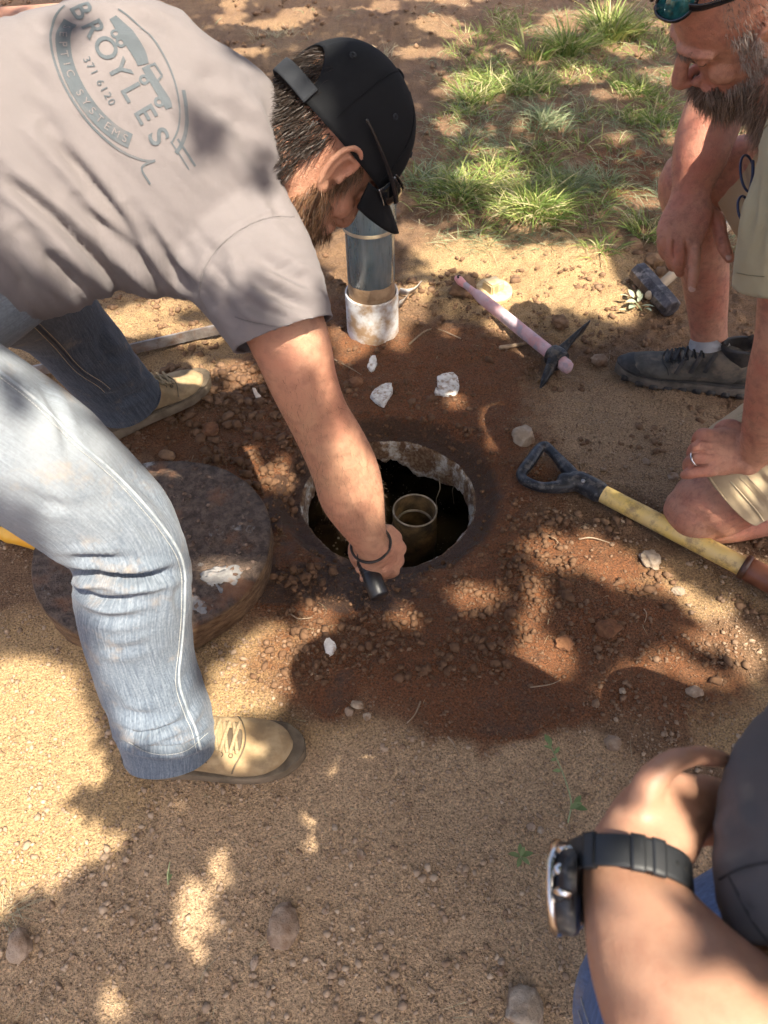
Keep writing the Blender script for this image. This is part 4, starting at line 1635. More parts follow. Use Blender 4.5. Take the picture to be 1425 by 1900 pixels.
bg.add(*limb([(p[0], p[1], p[2] + .004, p[3] * .86) for p in TORSO1[1:]], .52, 32, 4)[:2])
ARM1 = [(455, 455, 1.05, 88, .8), (505, 555, 1.03, 80, .85), (541, 640, 1.05, 73, .9), (562, 706, 1.09, 64, .95), (588, 768, 1.15, 58, 1), (616, 820, 1.20, 60, .95), (640, 872, 1.25, 62, .85), (653, 920, 1.29, 60, .8), (669, 962, 1.33, 47, .85), (686, 1002, 1.37, 33, .95), (694, 1020, 1.39, 31, .9)]
bg.add(*limb(ARM1, 1, 32, 5)[:2])
bg.add(*ellip(D(648, 862, 1.225), (.026, .024, .03))[:2])            # point of the elbow
# hand closed round the torch
hd_ = 1.43
bg.add(*limb([(692, 1012, 1.39, 31, .9), (700, 1032, 1.425, 35, .8), (709, 1052, 1.45, 31, .7)], 1, 24, 5)[:2])
bg.add(*limb([(716, 985, 1.42, 13), (726, 1008, 1.435, 14), (727, 1035, 1.45, 14), (716, 1060, 1.46, 13)], 1, 16, 5)[:2])
fing = [((722, 984), (735, 1000), (700, 1004), (664, 1010)), ((730, 1003), (742, 1020), (704, 1026), (661, 1036)), ((727, 1024), (739, 1042), (708, 1048), (667, 1056)), ((720, 1044), (731, 1060), (704, 1068), (674, 1073))]
for i, f_ in enumerate(fing):
    dz = [1.425, 1.455, 1.500, 1.440]
    bg.add(*limb([(f_[k][0], f_[k][1], dz[k] + .005 * i, (12.5, 12.5, 10.5, 9.0)[k] * (1 - .06 * abs(i - 1.3))) for k in range(4)], 1, 14, 5)[:2])
bg.add(*limb([(678, 1002, 1.40, 14), (660, 1012, 1.43, 13), (657, 1030, 1.47, 11), (664, 1046, 1.50, 10)], 1, 14, 5)[:2])
# far arm propped on the far knee
ARM1L = [(300, 120, 1.16, 78), (200, 75, 1.20, 66), (80, 68, 1.235, 60), (-50, 80, 1.26, 56), (-80, 160, 1.29, 52), (-60, 300, 1.34, 50), (-20, 420, 1.38, 40), (0, 455, 1.40, 34)]
bg.add(*limb(ARM1L, .95, 28, 5)[:2])
bg.add(*limb([(0, 450, 1.40, 34, .6), (25, 490, 1.42, 40, .5), (45, 520, 1.43, 38, .5)], 1, 24, 4)[:2])
for i in range(4):
    bg.add(*limb([(28 + 13 * i, 530 - 7 * i, 1.425, 9), (45 + 14 * i, 552 - 7 * i, 1.43, 9), (58 + 14 * i, 575 - 7 * i, 1.45, 8)], 1, 12, 4)[:2])
bg.add(*limb([(35, 475, 1.40, 10), (62, 490, 1.41, 9.5), (82, 508, 1.42, 8)], 1, 12, 4)[:2])
me = remesh(bg, .0033, 3)
B1V, B1N = arr(me)
px, py, dd_ = proj(B1V)
B1V = folds(B1V, B1N, [(((590, 700), (610, 760), (630, 810)), -.0012, 5), (((672, 830), (680, 880), (690, 940)), -.0012, 5), (((640, 905), (665, 950), (685, 985)), -.0010, 5), (((700, 1040), (716, 1030), (732, 1022)), .003, 3), (((704, 1058), (718, 1050), (730, 1044)), .003, 3), (((712, 1000), (722, 1012), (738, 1012)), .003, 3), (((600, 862), (640, 852), (690, 850)), .0007, 9), (((655, 990), (690, 996), (720, 990)), .0012, 5), (((612, 905), (640, 950), (668, 985)), .0016, 9),
                       (((690, 880), (700, 930), (705, 980)), .0012, 7), (((640, 760), (655, 800), (665, 845)), .0014, 9)])
setv(me, B1V)
B1F = quads(me)
body1 = link('body', me, SKIN1, p1)
L1 = to_local(B1V, H1o, H1M)

# shirt
SHIRT1 = mat_cloth('grey_tee', (.172, .150, .146), (.148, .130, .128), (.125, .105, .098), dirtamt=.45)
sg = Geo()
sg.add(*limb(TORSO1[1:], .60, 40, 5)[:2])
SLV1 = [(410, 420, 1.06, 135, .8), (462, 490, 1.035, 122, .8), (500, 560, 1.02, 106, .9), (524, 620, 1.02, 95, .95), (540, 668, 1.03, 88, .95)]
sg.add(*limb(SLV1, 1, 36, 5)[:2])
sg.add(*limb([(310, 130, 1.14, 100), (220, 90, 1.18, 82), (150, 78, 1.21, 76), (90, 72, 1.23, 74)], .9, 30, 5)[:2])
me = remesh(sg, .0050, 12, .6)
S1V, S1N = arr(me)
F1 = quads(me)
hem_c = D(524, 622, 1.02)
hem_n = nrm(D(541, 668, 1.03) - D(500, 560, 1.02))
px, py, dd_ = proj(S1V)
wr = fbm(np.stack([(px * .74 - py * .67) / 34.0, (px * .67 + py * .74) / 190.0, dd_ * 2], -1), 3, 77)
on_sleeve = smooth01(1 - np.hypot(px - 520, py - 540) / 150)
wr2 = fbm(np.stack([(px * .25 + py * .97) / 26.0, (px * .97 - py * .25) / 120.0, dd_ * 2], -1), 3, 78)
ridg = lambda w: (1 - np.abs(w) * 2.2)
bottom = smooth01((py - 330) / 200)
hemd = smooth01(np.abs((S1V - hem_c) @ hem_n) / .05)
S1V = S1V + S1N * ((.0018 + .0034 * bottom) * ridg(wr) * (1 - on_sleeve) + .0034 * on_sleeve * hemd * ridg(wr2))[:, None]
S1V = folds(S1V, S1N, [
    (((-10, 315), (60, 372), (113, 418), (187, 492), (240, 545)), 0.0127, 12), (((87, 244), (150, 318), (209, 392), (265, 470), (313, 544)), 0.0102, 12),
    (((144, 374), (200, 425), (244, 470), (318, 548)), 0.0102, 11), (((244, 392), (290, 455), (330, 522), (345, 552)), 0.0089, 12), (((40, 440), (110, 500), (170, 555)), 0.0115, 14),
    (((0, 455), (50, 540), (80, 600)), 0.0102, 16), (((300, 470), (345, 520), (385, 560)), 0.0102, 11), (((105, 480), (140, 525), (175, 558)), 0.0089, 11),
    (((395, 540), (425, 575), (440, 600)), 0.0127, 11), (((455, 470), (530, 505), (600, 545)), 0.0089, 12), (((440, 500), (510, 545), (605, 585)), 0.0089, 12), (((425, 520), (480, 570), (560, 600)), 0.0076, 11),
    (((400, 470), (420, 530), (445, 575)), 0.0089, 12), (((380, 165), (440, 215), (480, 300)), 0.0102, 18), (((470, 160), (505, 220), (525, 290)), 0.0076, 12), (((430, 250), (490, 310), (535, 360)), 0.0076, 14),
    (((330, 95), (400, 150), (450, 175)), 0.0089, 16), (((190, 40), (270, 45), (340, 90)), 0.0076, 14), (((60, 60), (130, 42), (200, 45)), 0.0051, 12), (((350, 140), (420, 215), (470, 255)), 0.0064, 16),
    (((480, 330), (510, 380), (535, 420)), 0.0064, 11), (((30, 180), (90, 230), (140, 290)), 0.0064, 19), (((0, 110), (60, 140), (110, 200)), 0.0051, 16)])
# armhole seam as a shallow groove
S1V = folds(S1V, S1N, [(((545, 398), (500, 400), (450, 420), (405, 455), (375, 500), (368, 545)), .0025, 5), (((436, 592), (520, 612), (610, 628)), .0016, 3)])
S1V, F1 = cut(S1V, F1, hem_c, hem_n, .14)
S1V, F1 = cut(S1V, F1, D(532, 295, 1.105), nrm(D(560, 300, 1.13) - D(450, 292, 1.065)), .16)
S1V, F1 = cut(S1V, F1, D(-120, 408, .942), nrm(D(-70, 385, .95) - D(30, 342, .97)), .5)
S1V, F1 = cut(S1V, F1, D(140, 77, 1.213), nrm(D(90, 72, 1.23) - D(220, 90, 1.18)), .12)
so = obj('shirt', Geo().add(S1V, F1), SHIRT1, p1)
md = so.modifiers.new('s', 'SOLIDIFY')
md.thickness = .0022
md.offset = -1
S1B = bvh_of(S1V, F1)
THREAD = mat_plain('grey_thread', (.12, .105, .103), .9)
seam('armhole_seam', S1B, [(545, 402), (500, 404), (450, 424), (408, 458), (378, 502), (370, 540)], .0011, THREAD, so, 8, .0002)
stitches('hem_stitch', S1B, [(436, 588), (470, 597), (520, 607), (570, 616), (612, 622)], THREAD, so, .0040, .0026, .0005)

# print on the back of the shirt
INK = mat_cloth('slate_ink', (.068, .080, .088), (.09, .10, .108), (.145, .128, .124), weave=900, dirtamt=.9, dscale=26)
INKLT = mat_cloth('pale_ink', (.172, .150, .146), (.155, .135, .132), (.13, .112, .108), weave=900)


def print_map():
    b0, b1 = onsurf(S1B, 168, 80), onsurf(S1B, 290, 284)
    up_ = onsurf(S1B, 262, 175) - onsurf(S1B, 226, 165)
    ex = nrm(b1 - b0)
    nz = nrm(np.cross(ex, up_))
    if np.dot(nz, CAMP - b0) < 0:
        nz = -nz
    ey = np.cross(nz, ex)
    return b0, ex, ey, nz, np.linalg.norm(b1 - b0)


PB0, PEX, PEY, PNZ, PLEN = print_map()
UNIT = PLEN / 5.0            # O Y L E S take five letter widths


def on_shirt(P2, lift):
    out = []
    for a, b_ in P2:
        o_ = PB0 + PEX * a + PEY * b_ + PNZ * .25
        h = S1B.ray_cast(Vector(o_), Vector(-PNZ))
        if h[0] is None:
            h = S1B.find_nearest(Vector(o_ - PNZ * .25))
        out.append(np.array(h[0]) + np.array(h[1]) * lift)
    return np.array(out)


def print_text(s, size, x, y, ang=0, mat=INK, lift=.0012, spacing=1.0, sx=1.0, bold=0.0):
    V, F = text_mesh(s, size, spacing=spacing, bold=bold)
    c_, s_ = math.cos(ang), math.sin(ang)
    P2 = np.stack([(V[:, 0] * sx) * c_ - V[:, 1] * s_ + x, (V[:, 0] * sx) * s_ + V[:, 1] * c_ + y], 1)
    return on_shirt(P2, lift), F


def band(pts, w, lift=.0010, closed=False):
    P = cr(np.array(pts, float), 6)
    T = nrm(np.gradient(P, axis=0))
    Nn = np.stack([-T[:, 1], T[:, 0]], 1)
    w = np.interp(np.linspace(0, 1, len(P)), np.linspace(0, 1, len(np.atleast_1d(w))), np.atleast_1d(w)) if np.ndim(w) else np.full(len(P), w)
    rows = np.stack([P + Nn * (w * k)[:, None] for k in np.linspace(-.5, .5, 4)], 1)
    V = on_shirt(rows.reshape(-1, 2), lift)
    n = len(P)
    F = [(i * 4 + j, i * 4 + j + 1, i * 4 + j + 5, i * 4 + j + 4) for i in range(n - 1) for j in range(3)]
    return V, F


u = UNIT
g_ = Geo()
letters = 'BROYLES'
for i, ch in enumerate(letters):
    g_.add(*print_text(ch, u * 1.25, (i - 1.5) * u, .42 * u, bold=u * .022))
obj('lettering', g_, INK, so, smooth=False)
g_ = Geo()
# banner below the name and outline rings
arc = lambda r, a0, a1, cx=1.6 * u, cy=.35 * u, sx=1.0, sy=.62: [(cx + r * sx * math.cos(R_(a)), cy + r * sy * math.sin(R_(a))) for a in np.linspace(a0, a1, 13)]
BAN = arc(3.05 * u, 198, 325)
g_.add(*band(BAN, u * .62))
g_.add(*band(arc(3.75 * u, 190, 330), u * .10))
g_.add(*band(arc(3.75 * u, 330, 345) + [(5.2 * u, -.9 * u), (5.9 * u, -.95 * u)], u * .09))
g_.add(*band(arc(3.85 * u, 10, 62), u * .16))
g_.add(*band(arc(3.45 * u, 12, 135), u * .07))
g_.add(*band([(4.95 * u, 1.15 * u), (5.5 * u, 1.2 * u), (6.2 * u, 1.25 * u)], u * .10))
g_.add(*band([(4.9 * u, .82 * u), (5.5 * u, .88 * u), (6.2 * u, .92 * u)], u * .06))
# tanker truck silhouette above the name
g_.add(*band([(-.6 * u, 1.45 * u), (.2 * u, 1.55 * u), (1.2 * u, 1.6 * u), (1.75 * u, 1.5 * u)], [u * .35, u * .62, u * .62, u * .5]))
g_.add(*band([(1.9 * u, 1.95 * u), (2.5 * u, 1.98 * u)], u * .09))
g_.add(*band([(1.95 * u, 1.95 * u), (1.9 * u, 1.6 * u)], u * .09))
g_.add(*band([(2.5 * u, 1.98 * u), (2.62 * u, 1.6 * u)], u * .09))
g_.add(*band([(1.85 * u, 1.52 * u), (2.6 * u, 1.52 * u), (3.4 * u, 1.55 * u), (3.75 * u, 1.5 * u)], [u * .32, u * .36, u * .42, u * .3]))
for cx, cy in ((.15, 1.15), (.55, 1.15), (2.3, 1.18), (3.35, 1.25)):
    g_.add(*band([(cx * u + .16 * u * math.cos(a), cy * u + .16 * u * math.sin(a)) for a in np.linspace(0, 6.3, 9)], u * .12))
obj('emblem', g_, INK, so, smooth=False)
g_ = Geo()
txt = 'SEPTIC SYSTEMS'
Pb = cr(np.array(BAN), 10)
sl = np.concatenate([[0], np.cumsum(np.linalg.norm(np.diff(Pb, axis=0), axis=1))])
for i, ch in enumerate(txt):
    if ch == ' ':
        continue
    a = sl[-1] * (.06 + .90 * i / (len(txt) - 1))
    c2 = np.array([np.interp(a, sl, Pb[:, 0]), np.interp(a, sl, Pb[:, 1])])
    c3 = np.array([np.interp(a + .01, sl, Pb[:, 0]), np.interp(a + .01, sl, Pb[:, 1])])
    g_.add(*print_text(ch, u * .46, c2[0], c2[1], math.atan2(c3[1] - c2[1], c3[0] - c2[0]), lift=.0019))
obj('banner_lettering', g_, INKLT, so, smooth=False)
g_ = Geo()
g_.add(*print_text('371 6120', u * .46, 1.5 * u, -.55 * u, -.02, spacing=1.25))
obj('phone_number', g_, INK, so, smooth=False)

# jeans
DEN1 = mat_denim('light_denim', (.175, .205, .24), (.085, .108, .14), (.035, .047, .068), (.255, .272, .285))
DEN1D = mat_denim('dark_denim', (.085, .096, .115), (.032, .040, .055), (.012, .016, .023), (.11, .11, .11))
jp = thing  # noqa


def leg_loft(pts, asp, n=84, sub=16, **kw):
    return limb(pts, asp, n, sub, 2.1, **kw)


def cloth_fold_obj(name, V, F, uv, specs, mat, parent, noise=.003, sc1=16., sc2=5., seed=3, thick=.002):
    g = Geo().add(V, F, uv)
    me_ = g.mesh('t')
    _, N_ = arr(me_)
    bpy.data.meshes.remove(me_)
    V = V + N_ * (noise * (fbm(V * sc1, 3, seed) + .8 * fbm(V * sc2, 2, seed + 4)))[:, None]
    V = folds(V, N_, specs)
    o = obj(name, Geo().add(V, F, uv), mat, parent, uv=True)
    if thick:
        m_ = o.modifiers.new('s', 'SOLIDIFY')
        m_.thickness = thick
        m_.offset = -1
    return o, V, F


LEG1 = [(-270, 640, .84, 158, 1), (-150, 715, .865, 152, 1), (-50, 780, .89, 146, 1), (60, 850, .935, 138, 1), (155, 925, .99, 124, 1), (220, 985, 1.035, 113, 1), (246, 1050, 1.07, 109, 1.05), (248, 1110, 1.10, 110, 1.05), (256, 1180, 1.145, 103, 1.05), (277, 1260, 1.185, 96, 1.05), (300, 1325, 1.22, 95, 1.0), (311, 1372, 1.24, 89, 1.0), (314, 1392, 1.247, 87, 1.0)]
V, F, uv = leg_loft(LEG1, 1, r0=True, r1=False, cap1=False)
SP = [(((110, 1062), (180, 1060), (250, 1072), (335, 1060)), .022, 9), (((130, 1080), (190, 1112), (265, 1108)), .013, 8), (((110, 1040), (170, 1036), (245, 1042)), .012, 8), (((345, 1062), (330, 1110), (345, 1160)), .006, 9),
      (((205, 1312), (260, 1328), (305, 1322)), .007, 8), (((215, 1352), (275, 1358), (345, 1338)), .016, 6), (((225, 1374), (290, 1388), (345, 1384), (395, 1355)), .014, 6),
      (((360, 1290), (345, 1330), (330, 1350)), .006, 8), (((355, 1230), (342, 1260), (335, 1290)), .004, 8), (((205, 855), (290, 930), (330, 985)), .006, 10), (((60, 690), (110, 770), (130, 840)), .005, 9), (((20, 900), (90, 935), (150, 945)), .006, 9), (((150, 1140), (210, 1150), (280, 1140)), .005, 8), (((170, 1200), (230, 1205), (290, 1190)), .004, 8), (((240, 960), (290, 1000), (330, 1010)), .005, 8), (((100, 780), (140, 850), (150, 900)), .003, 12),
      (((190, 1290), (215, 1300), (235, 1318)), .006, 8), (((395, 1320), (370, 1340), (345, 1345)), .006, 7)]
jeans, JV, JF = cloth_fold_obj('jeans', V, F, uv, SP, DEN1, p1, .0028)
jeans['label'] = 'faded light blue near leg of the jeans'
JB = bvh_of(JV, JF)
LTH = mat_plain('pale_thread', (.38, .38, .36), .9)
BTH = mat_plain('tan_thread', (.42, .33, .22), .9)
OUT = [(0, 690), (70, 745), (140, 815), (225, 890), (300, 975), (338, 1040), (343, 1110), (338, 1190), (332, 1260), (345, 1310), (362, 1350), (372, 1390)]
seam('outseam', JB, OUT, .0022, mat_noise('faded_seam', (.24, .27, .295), (.34, .36, .37), 90, .9, .4, 200, .001), jeans, 6, .0002)
stitches('seam_stitch', JB, [(x - 7, y + 6) for x, y in OUT], LTH, jeans, .0045, .003, .00055)
HEM = [(240, 1394), (270, 1412), (310, 1418), (350, 1408), (385, 1376)]
stitches('hem_stitch', JB, [(x, y - 17) for x, y in HEM], LTH, jeans, .0045, .003, .00055)
LEG1L = [(-190, 500, .98, 150, 1), (-80, 520, 1.14, 125, 1), (20, 540, 1.34, 102, 1), (85, 575, 1.48, 86, 1), (130, 620, 1.57, 78, 1), (172, 668, 1.66, 73, 1), (206, 706, 1.735, 68, 1), (228, 732, 1.775, 65, 1), (234, 740, 1.79, 65, 1)]
V, F, uv = leg_loft(LEG1L, 1, r0=True, r1=False, cap1=False)
SP = [(((175, 640), (215, 660), (250, 665)), .010, 9), (((190, 690), (230, 690), (265, 680)), .010, 9), (((190, 740), (235, 740), (280, 715)), .008, 7), (((180, 590), (190, 640), (215, 690)), .008, 9), (((260, 660), (270, 700), (275, 720)), .008, 7), (((170, 725), (200, 735), (240, 720)), .006, 6)]
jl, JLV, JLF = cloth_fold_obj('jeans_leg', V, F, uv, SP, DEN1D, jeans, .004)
jl['label'] = 'dark blue far leg of the jeans'
JLB = bvh_of(JLV, JLF)
INS = [(66, 602), (105, 640), (145, 685), (185, 712), (200, 725)]
seam('inseam', JLB, INS, .0024, mat_plain('dark_seam', (.05, .05, .06), .9), jeans, 6, .0)
stitches('inseam_stitch', JLB, [(x - 5, y + 3) for x, y in INS], BTH, jeans, .006, .004, .0008)
stitches('inseam_stitch', JLB, [(x + 5, y - 3) for x, y in INS], BTH, jeans, .006, .004, .0008)
PELV = [(-60, 460, .985, 205, .8), (-160, 500, .95, 240, .75), (-280, 570, .92, 245, .75), (-370, 640, .90, 210, .75)]
V, F, uv = leg_loft(PELV, 1, 60, 10)
obj('seat_of_jeans', Geo().add(V, F, uv), DEN1, jeans, uv=True)

# boots
SUEDE = mat_noise('tan_suede', (.30, .20, .10), (.385, .275, .15), 30, .85, .25, 150, .002, c3=(.23, .16, .085), s3=14)
SOLE1 = mat_noise('brown_rubber', (.13, .095, .058), (.21, .155, .10), 26, .75, .4, 90, .003)
LACE1 = mat_noise('tan_lace', (.26, .19, .105), (.34, .26, .15), 300, .9, .3, 400, .001)
WELT1 = mat_noise('dark_welt', (.085, .062, .038), (.14, .105, .066), 40, .8, .3, 90, .002)
SEAM1 = WELT1
bm_ = (SUEDE, SOLE1, LACE1, WELT1)
h0, h1 = GH(246, 1412), GH(566, 1398)
h0[2] = h1[2] = min(h0[2], h1[2]) - .001
boot(h0, h1 - h0, np.linalg.norm((h1 - h0)[:2]) - .008, bm_, p1, 'boot', 'tan suede boot nearest the camera')
h0, h1 = GH(196, 812), GH(388, 712)
boot(h0, h1 - h0, np.linalg.norm((h1 - h0)[:2]) - .006, bm_, p1, 'boot', 'tan suede boot of the far leg')

# cap
CAPM = mat_cloth('black_cotton', (.0065, .007, .008), (.009, .0095, .011), (.016, .015, .014), .9, 1500, 12, .4, 0.0)
STRAP = mat_cloth('charcoal_strap', (.020, .022, .026), (.03, .032, .036), (.04, .04, .04), sheen=0.0)
nth, nph = 96, 26
th = np.linspace(-math.pi, math.pi, nth, endpoint=False)      # 0 = front
ztop, zb0 = .158, .036
capV = np.zeros((nph, nth, 3))
for j, t in enumerate(th):
    back = abs(abs(t) - math.pi)                              # 0 at the back
    zmin = zb0 + .012 * math.cos(t) - .006
    arch = R_(34)
    if back < arch:
        zmin = zmin + .068 * math.sqrt(1 - (back / arch) ** 2)
    for i in range(nph):
        s = i / (nph - 1)
        z = ztop - (ztop - zmin) * (1 - math.cos(s * math.pi / 2)) if False else zmin + (ztop - zmin) * math.cos(s * math.pi / 2) ** 1.0
        tt_ = max((z - .03) / (ztop - .03), 0)
        r = max(1 - tt_ ** 2.35, 0) ** (1 / 2.2)
        rx = (.116 if math.cos(t) > 0 else .112) * r
        ry = .0915 * r
        bul = 1 + .012 * fbm(np.array([math.cos(t) * 3, math.sin(t) * 3, z * 22]), 2, 7)
        seamg = -.0016 * math.exp(-((((t / (math.pi / 3)) - round(t / (math.pi / 3))) * 60) / 2.2) ** 2)
        capV[i, j] = ((rx * bul + seamg) * math.cos(t), (ry * bul + seamg) * math.sin(t), z)
V, F, _ = ringmesh(capV, cap0=True, cap1=False)
F = [f[::-1] for f in F]
cap = obj('cap', Geo().add(from_local(V, H1o, H1M), F), CAPM, p1)
md = cap.modifiers.new('s', 'SOLIDIFY')
md.thickness = .0025
md.offset = -1
# brim
rows = []
for a in np.linspace(-68, 68, 29):
    t = R_(a)
    e = np.array([.114 * math.cos(t), .090 * math.sin(t), zb0 + .012 * math.cos(t) - .003])
    w = (math.cos(R_(a * 90 / 72)) + .02)
    ln = .078 * max(w, 0) ** .55
    row = []
    for s in np.linspace(0, 1, 9):
        x = e[0] + ln * s
        y = e[1] * (1 - .10 * s)
        z = e[2] - .010 * s - (.30 * s + .10) * (y * y / .09) * 1.15 - .004 * s * s
        row.append((x, y, z))
    rows.append(row)
rows = np.array(rows)
nr_, nc_ = rows.shape[:2]
V = rows.reshape(-1, 3)
F = [(i * nc_ + j, (i + 1) * nc_ + j, (i + 1) * nc_ + j + 1, i * nc_ + j + 1) for i in range(nr_ - 1) for j in range(nc_ - 1)]
br = obj('brim', Geo().add(from_local(V, H1o, H1M), F), CAPM, cap)
md = br.modifiers.new('s', 'SOLIDIFY')
md.thickness = .004
# strap, button, eyelets, panel seams
P = [(-.116 * math.cos(R_(a)), .0945 * math.sin(R_(a)), .034 - .004) for a in np.linspace(-38, 38, 11)]
V, F, _ = loft(np.array(P), np.full(11, .0125), np.full(11, .0022), (0, 0, 1), 12, 3, 5.0, r0=False, r1=False)
obj('strap', Geo().add(from_local(V, H1o, H1M), F), STRAP, cap)
V, F, _ = lathe([(.009, 0), (.009, .003), (.006, .0055), (.001, .006)], from_local((0, 0, ztop - .001), H1o, H1M), H1M[:, 2], 20, cap1=True)
obj('button', Geo().add(V, F), CAPM, cap)
for a in (-30, -90, -150, 30, 90):
    t = R_(a)
    z = .108
    r = max(1 - ((z - .03) / (ztop - .03)) ** 2.35, 0) ** (1 / 2.2)
    c0 = np.array([.115 * r * math.cos(t), .0915 * r * math.sin(t), z])
    nn = nrm(np.array([c0[0] / .0132, c0[1] / .0084, (z - .03) / .0163]))
    V, F, _ = lathe([(.0018, .0008), (.0032, .0022), (.0044, .0014), (.0048, -.001)], from_local(c0, H1o, H1M), H1M @ nn, 16)
    obj('eyelet', Geo().add(V, F), STRAP, cap)
for a in (-120, -60, 0, 60):
    t = R_(a)
    P = []
    for z in np.linspace(.042, ztop - .004, 14):
        r = max(1 - ((z - .03) / (ztop - .03)) ** 2.35, 0) ** (1 / 2.2)
        P.append((.1155 * r * math.cos(t), .0917 * r * math.sin(t), z))
    V, F, _ = tube(np.array(P), .0009, 6, 2)
    obj('panel_seam', Geo().add(from_local(V, H1o, H1M), F), CAPM, cap)

# sunglasses pushed up on the cap
GLB = mat_plain('glossy_black_frame', (.010, .010, .012), .18, 0, .6)
LENS = mat_plain('dark_lens', (.008, .010, .012), .06, 0, .7, var=.1, bump=0)
SILV = mat_plain('silver_trim', (.55, .56, .58), .25, .9)
sgl = thing('sunglasses', 'black wraparound sunglasses with silver edge pushed onto the black cap', 'sunglasses', from_local((.12, 0, .06), H1o, H1M))
for sd in (-1, 1):
    P = [(-.035, sd * .094, .070), (.0, sd * .0955, .066), (.04, sd * .094, .060), (.085, sd * .083, .052), (.108, sd * .070, .048)]
    V, F, _ = loft(np.array(P), [.002, .0024, .003, .004, .0055], [.0012, .0012, .0014, .0018, .002], (0, 0, 1), 10, 4)
    obj('temple', Geo().add(from_local(V, H1o, H1M), F), GLB, sgl)
rows = []
for a in np.linspace(-62, 62, 31):
    t = R_(a)
    dip = 1 - .55 * math.exp(-(a / 9.0) ** 2)
    wv = .021 * dip * (1 - .25 * (abs(a) / 62) ** 3)
    c0 = np.array([.132 * math.cos(t), .098 * math.sin(t), .050])
    rows.append([c0 + np.array([.006 * math.cos(t) * (1 - s * s), 0, wv * s]) for s in np.linspace(-1, 1, 7)])
rows = np.array(rows)
nr_, nc_ = rows.shape[:2]
F = [(i * nc_ + j, (i + 1) * nc_ + j, (i + 1) * nc_ + j + 1, i * nc_ + j + 1) for i in range(nr_ - 1) for j in range(nc_ - 1)]
ln_ = obj('lens', Geo().add(from_local(rows.reshape(-1, 3), H1o, H1M), F), LENS, sgl)
md = ln_.modifiers.new('s', 'SOLIDIFY')
md.thickness = .0025
V, F, _ = loft(rows[:, 0], np.full(nr_, .0013), None, (0, 0, 1), 8, 2)
obj('lower_trim', Geo().add(from_local(V, H1o, H1M), F), SILV, sgl)
V, F, _ = loft(rows[:, -1], np.full(nr_, .0016), None, (0, 0, 1), 8, 2)
obj('upper_frame', Geo().add(from_local(V, H1o, H1M), F), GLB, sgl)

# hair and beard
HAIR1 = mat_hair('dark_brown_hair', (.012, .008, .006), (.050, .032, .022))
BEARD1 = mat_hair('brown_beard', (.030, .016, .009), (.24, .125, .06))


def grow(name, V, F, N, L, mask, count, ln, flow, lift, bend, width, mat, parent, o, M3, curl=.05, seed=1, seg=4, tonep=(0, 1)):
    P, Nn = sample(V, F, N, mask, count, seed)
    if not len(P):
        return
    g = np.random.default_rng(seed + 9)
    fl = M3 @ np.asarray(flow, float)
    dirn = Nn * lift + fl + g.normal(0, .22, P.shape)
    lens = g.uniform(ln[0], ln[1], len(P))
    VV, FF = strands(P - Nn * .0008, dirn, lens, M3 @ np.asarray(bend, float), g.uniform(.7, 1.2, len(P)) * width, seg, curl, seed + 3)
    tone = np.repeat(np.clip(g.beta(1.4, 1.8, len(P)) * (tonep[1] - tonep[0]) + tonep[0], 0, 1), 2 * seg + 1)
    return hair_obj(name, VV, FF, None, mat, parent, tone)


x_, y_, z_ = L1.T
onhead = np.linalg.norm(L1, axis=1) < .19
hairm = onhead & (x_ < .03) & (z_ < .10) & (z_ > -.085 + .3 * np.clip(x_ + .06, 0, 1)) & ~((x_ > -.032) & (x_ < .022) & (z_ > -.04) & (z_ < .042) & (np.abs(y_) > .06)) & ((x_ < -.015) | (z_ > -.01)) & ((x_ < -.03) | (z_ > .03) | (x_ > .012))
opening = (x_ < -.05) & (np.abs(y_) < .052) & (z_ < .10)
hairm &= (z_ < .030) | opening
grow('hair', B1V, B1F, B1N, L1, hairm, 11500, (.012, .024), (-.15, 0, -.85), .30, (0, 0, -.5), .0013, HAIR1, p1, H1o, H1M, .12, 5)
bd = onhead & (x_ > -.005) & (z_ < -.028 - .0 * x_) & (z_ > -.16) & ~((x_ > .088) & (np.abs(y_) < .022) & (z_ > -.078) & (z_ < -.058)) & (z_ < -.020 - .28 * np.clip(x_ - .02, 0, 1)) & (x_ < .12)
bd &= ~((x_ > .098) & (z_ > -.048)) & ~((x_ > .055) & (z_ > -.052) & (np.abs(y_) > .028))
sb = onhead & (x_ > .012) & (x_ < .036) & (z_ > -.03) & (z_ < .04) & (np.abs(y_) > .055)
grow('beard', B1V, B1F, B1N, L1, bd | sb, 7000, (.010, .024), (.25, 0, -.75), .8, (.1, 0, -.4), .0010, BEARD1, p1, H1o, H1M, .10, 15)
bw = onhead & (np.abs(z_ - .040) < .007) & (x_ > .07) & (np.abs(y_) > .012) & (np.abs(y_) < .05)
grow('eyebrows', B1V, B1F, B1N, L1, bw, 400, (.006, .010), (0, 0, .2), .6, (0, 0, 0), .0009, HAIR1, p1, H1o, H1M, .05, 25)

pxv, pyv, dv = proj(B1V)
fm = (pyv > 690) & (pyv < 1000) & (pxv > 520) & (pxv < 730) & (dv > 1.0)
grow('arm_hair', B1V, B1F, B1N, L1, fm, 1900, (.007, .015), (.1, -.1, -.5), .30, (0, 0, -.3), .00045, mat_hair('fine_arm_hair', (.06, .035, .02), (.30, .19, .11)), p1, np.zeros(3), np.eye(3), .1, 43, 3)

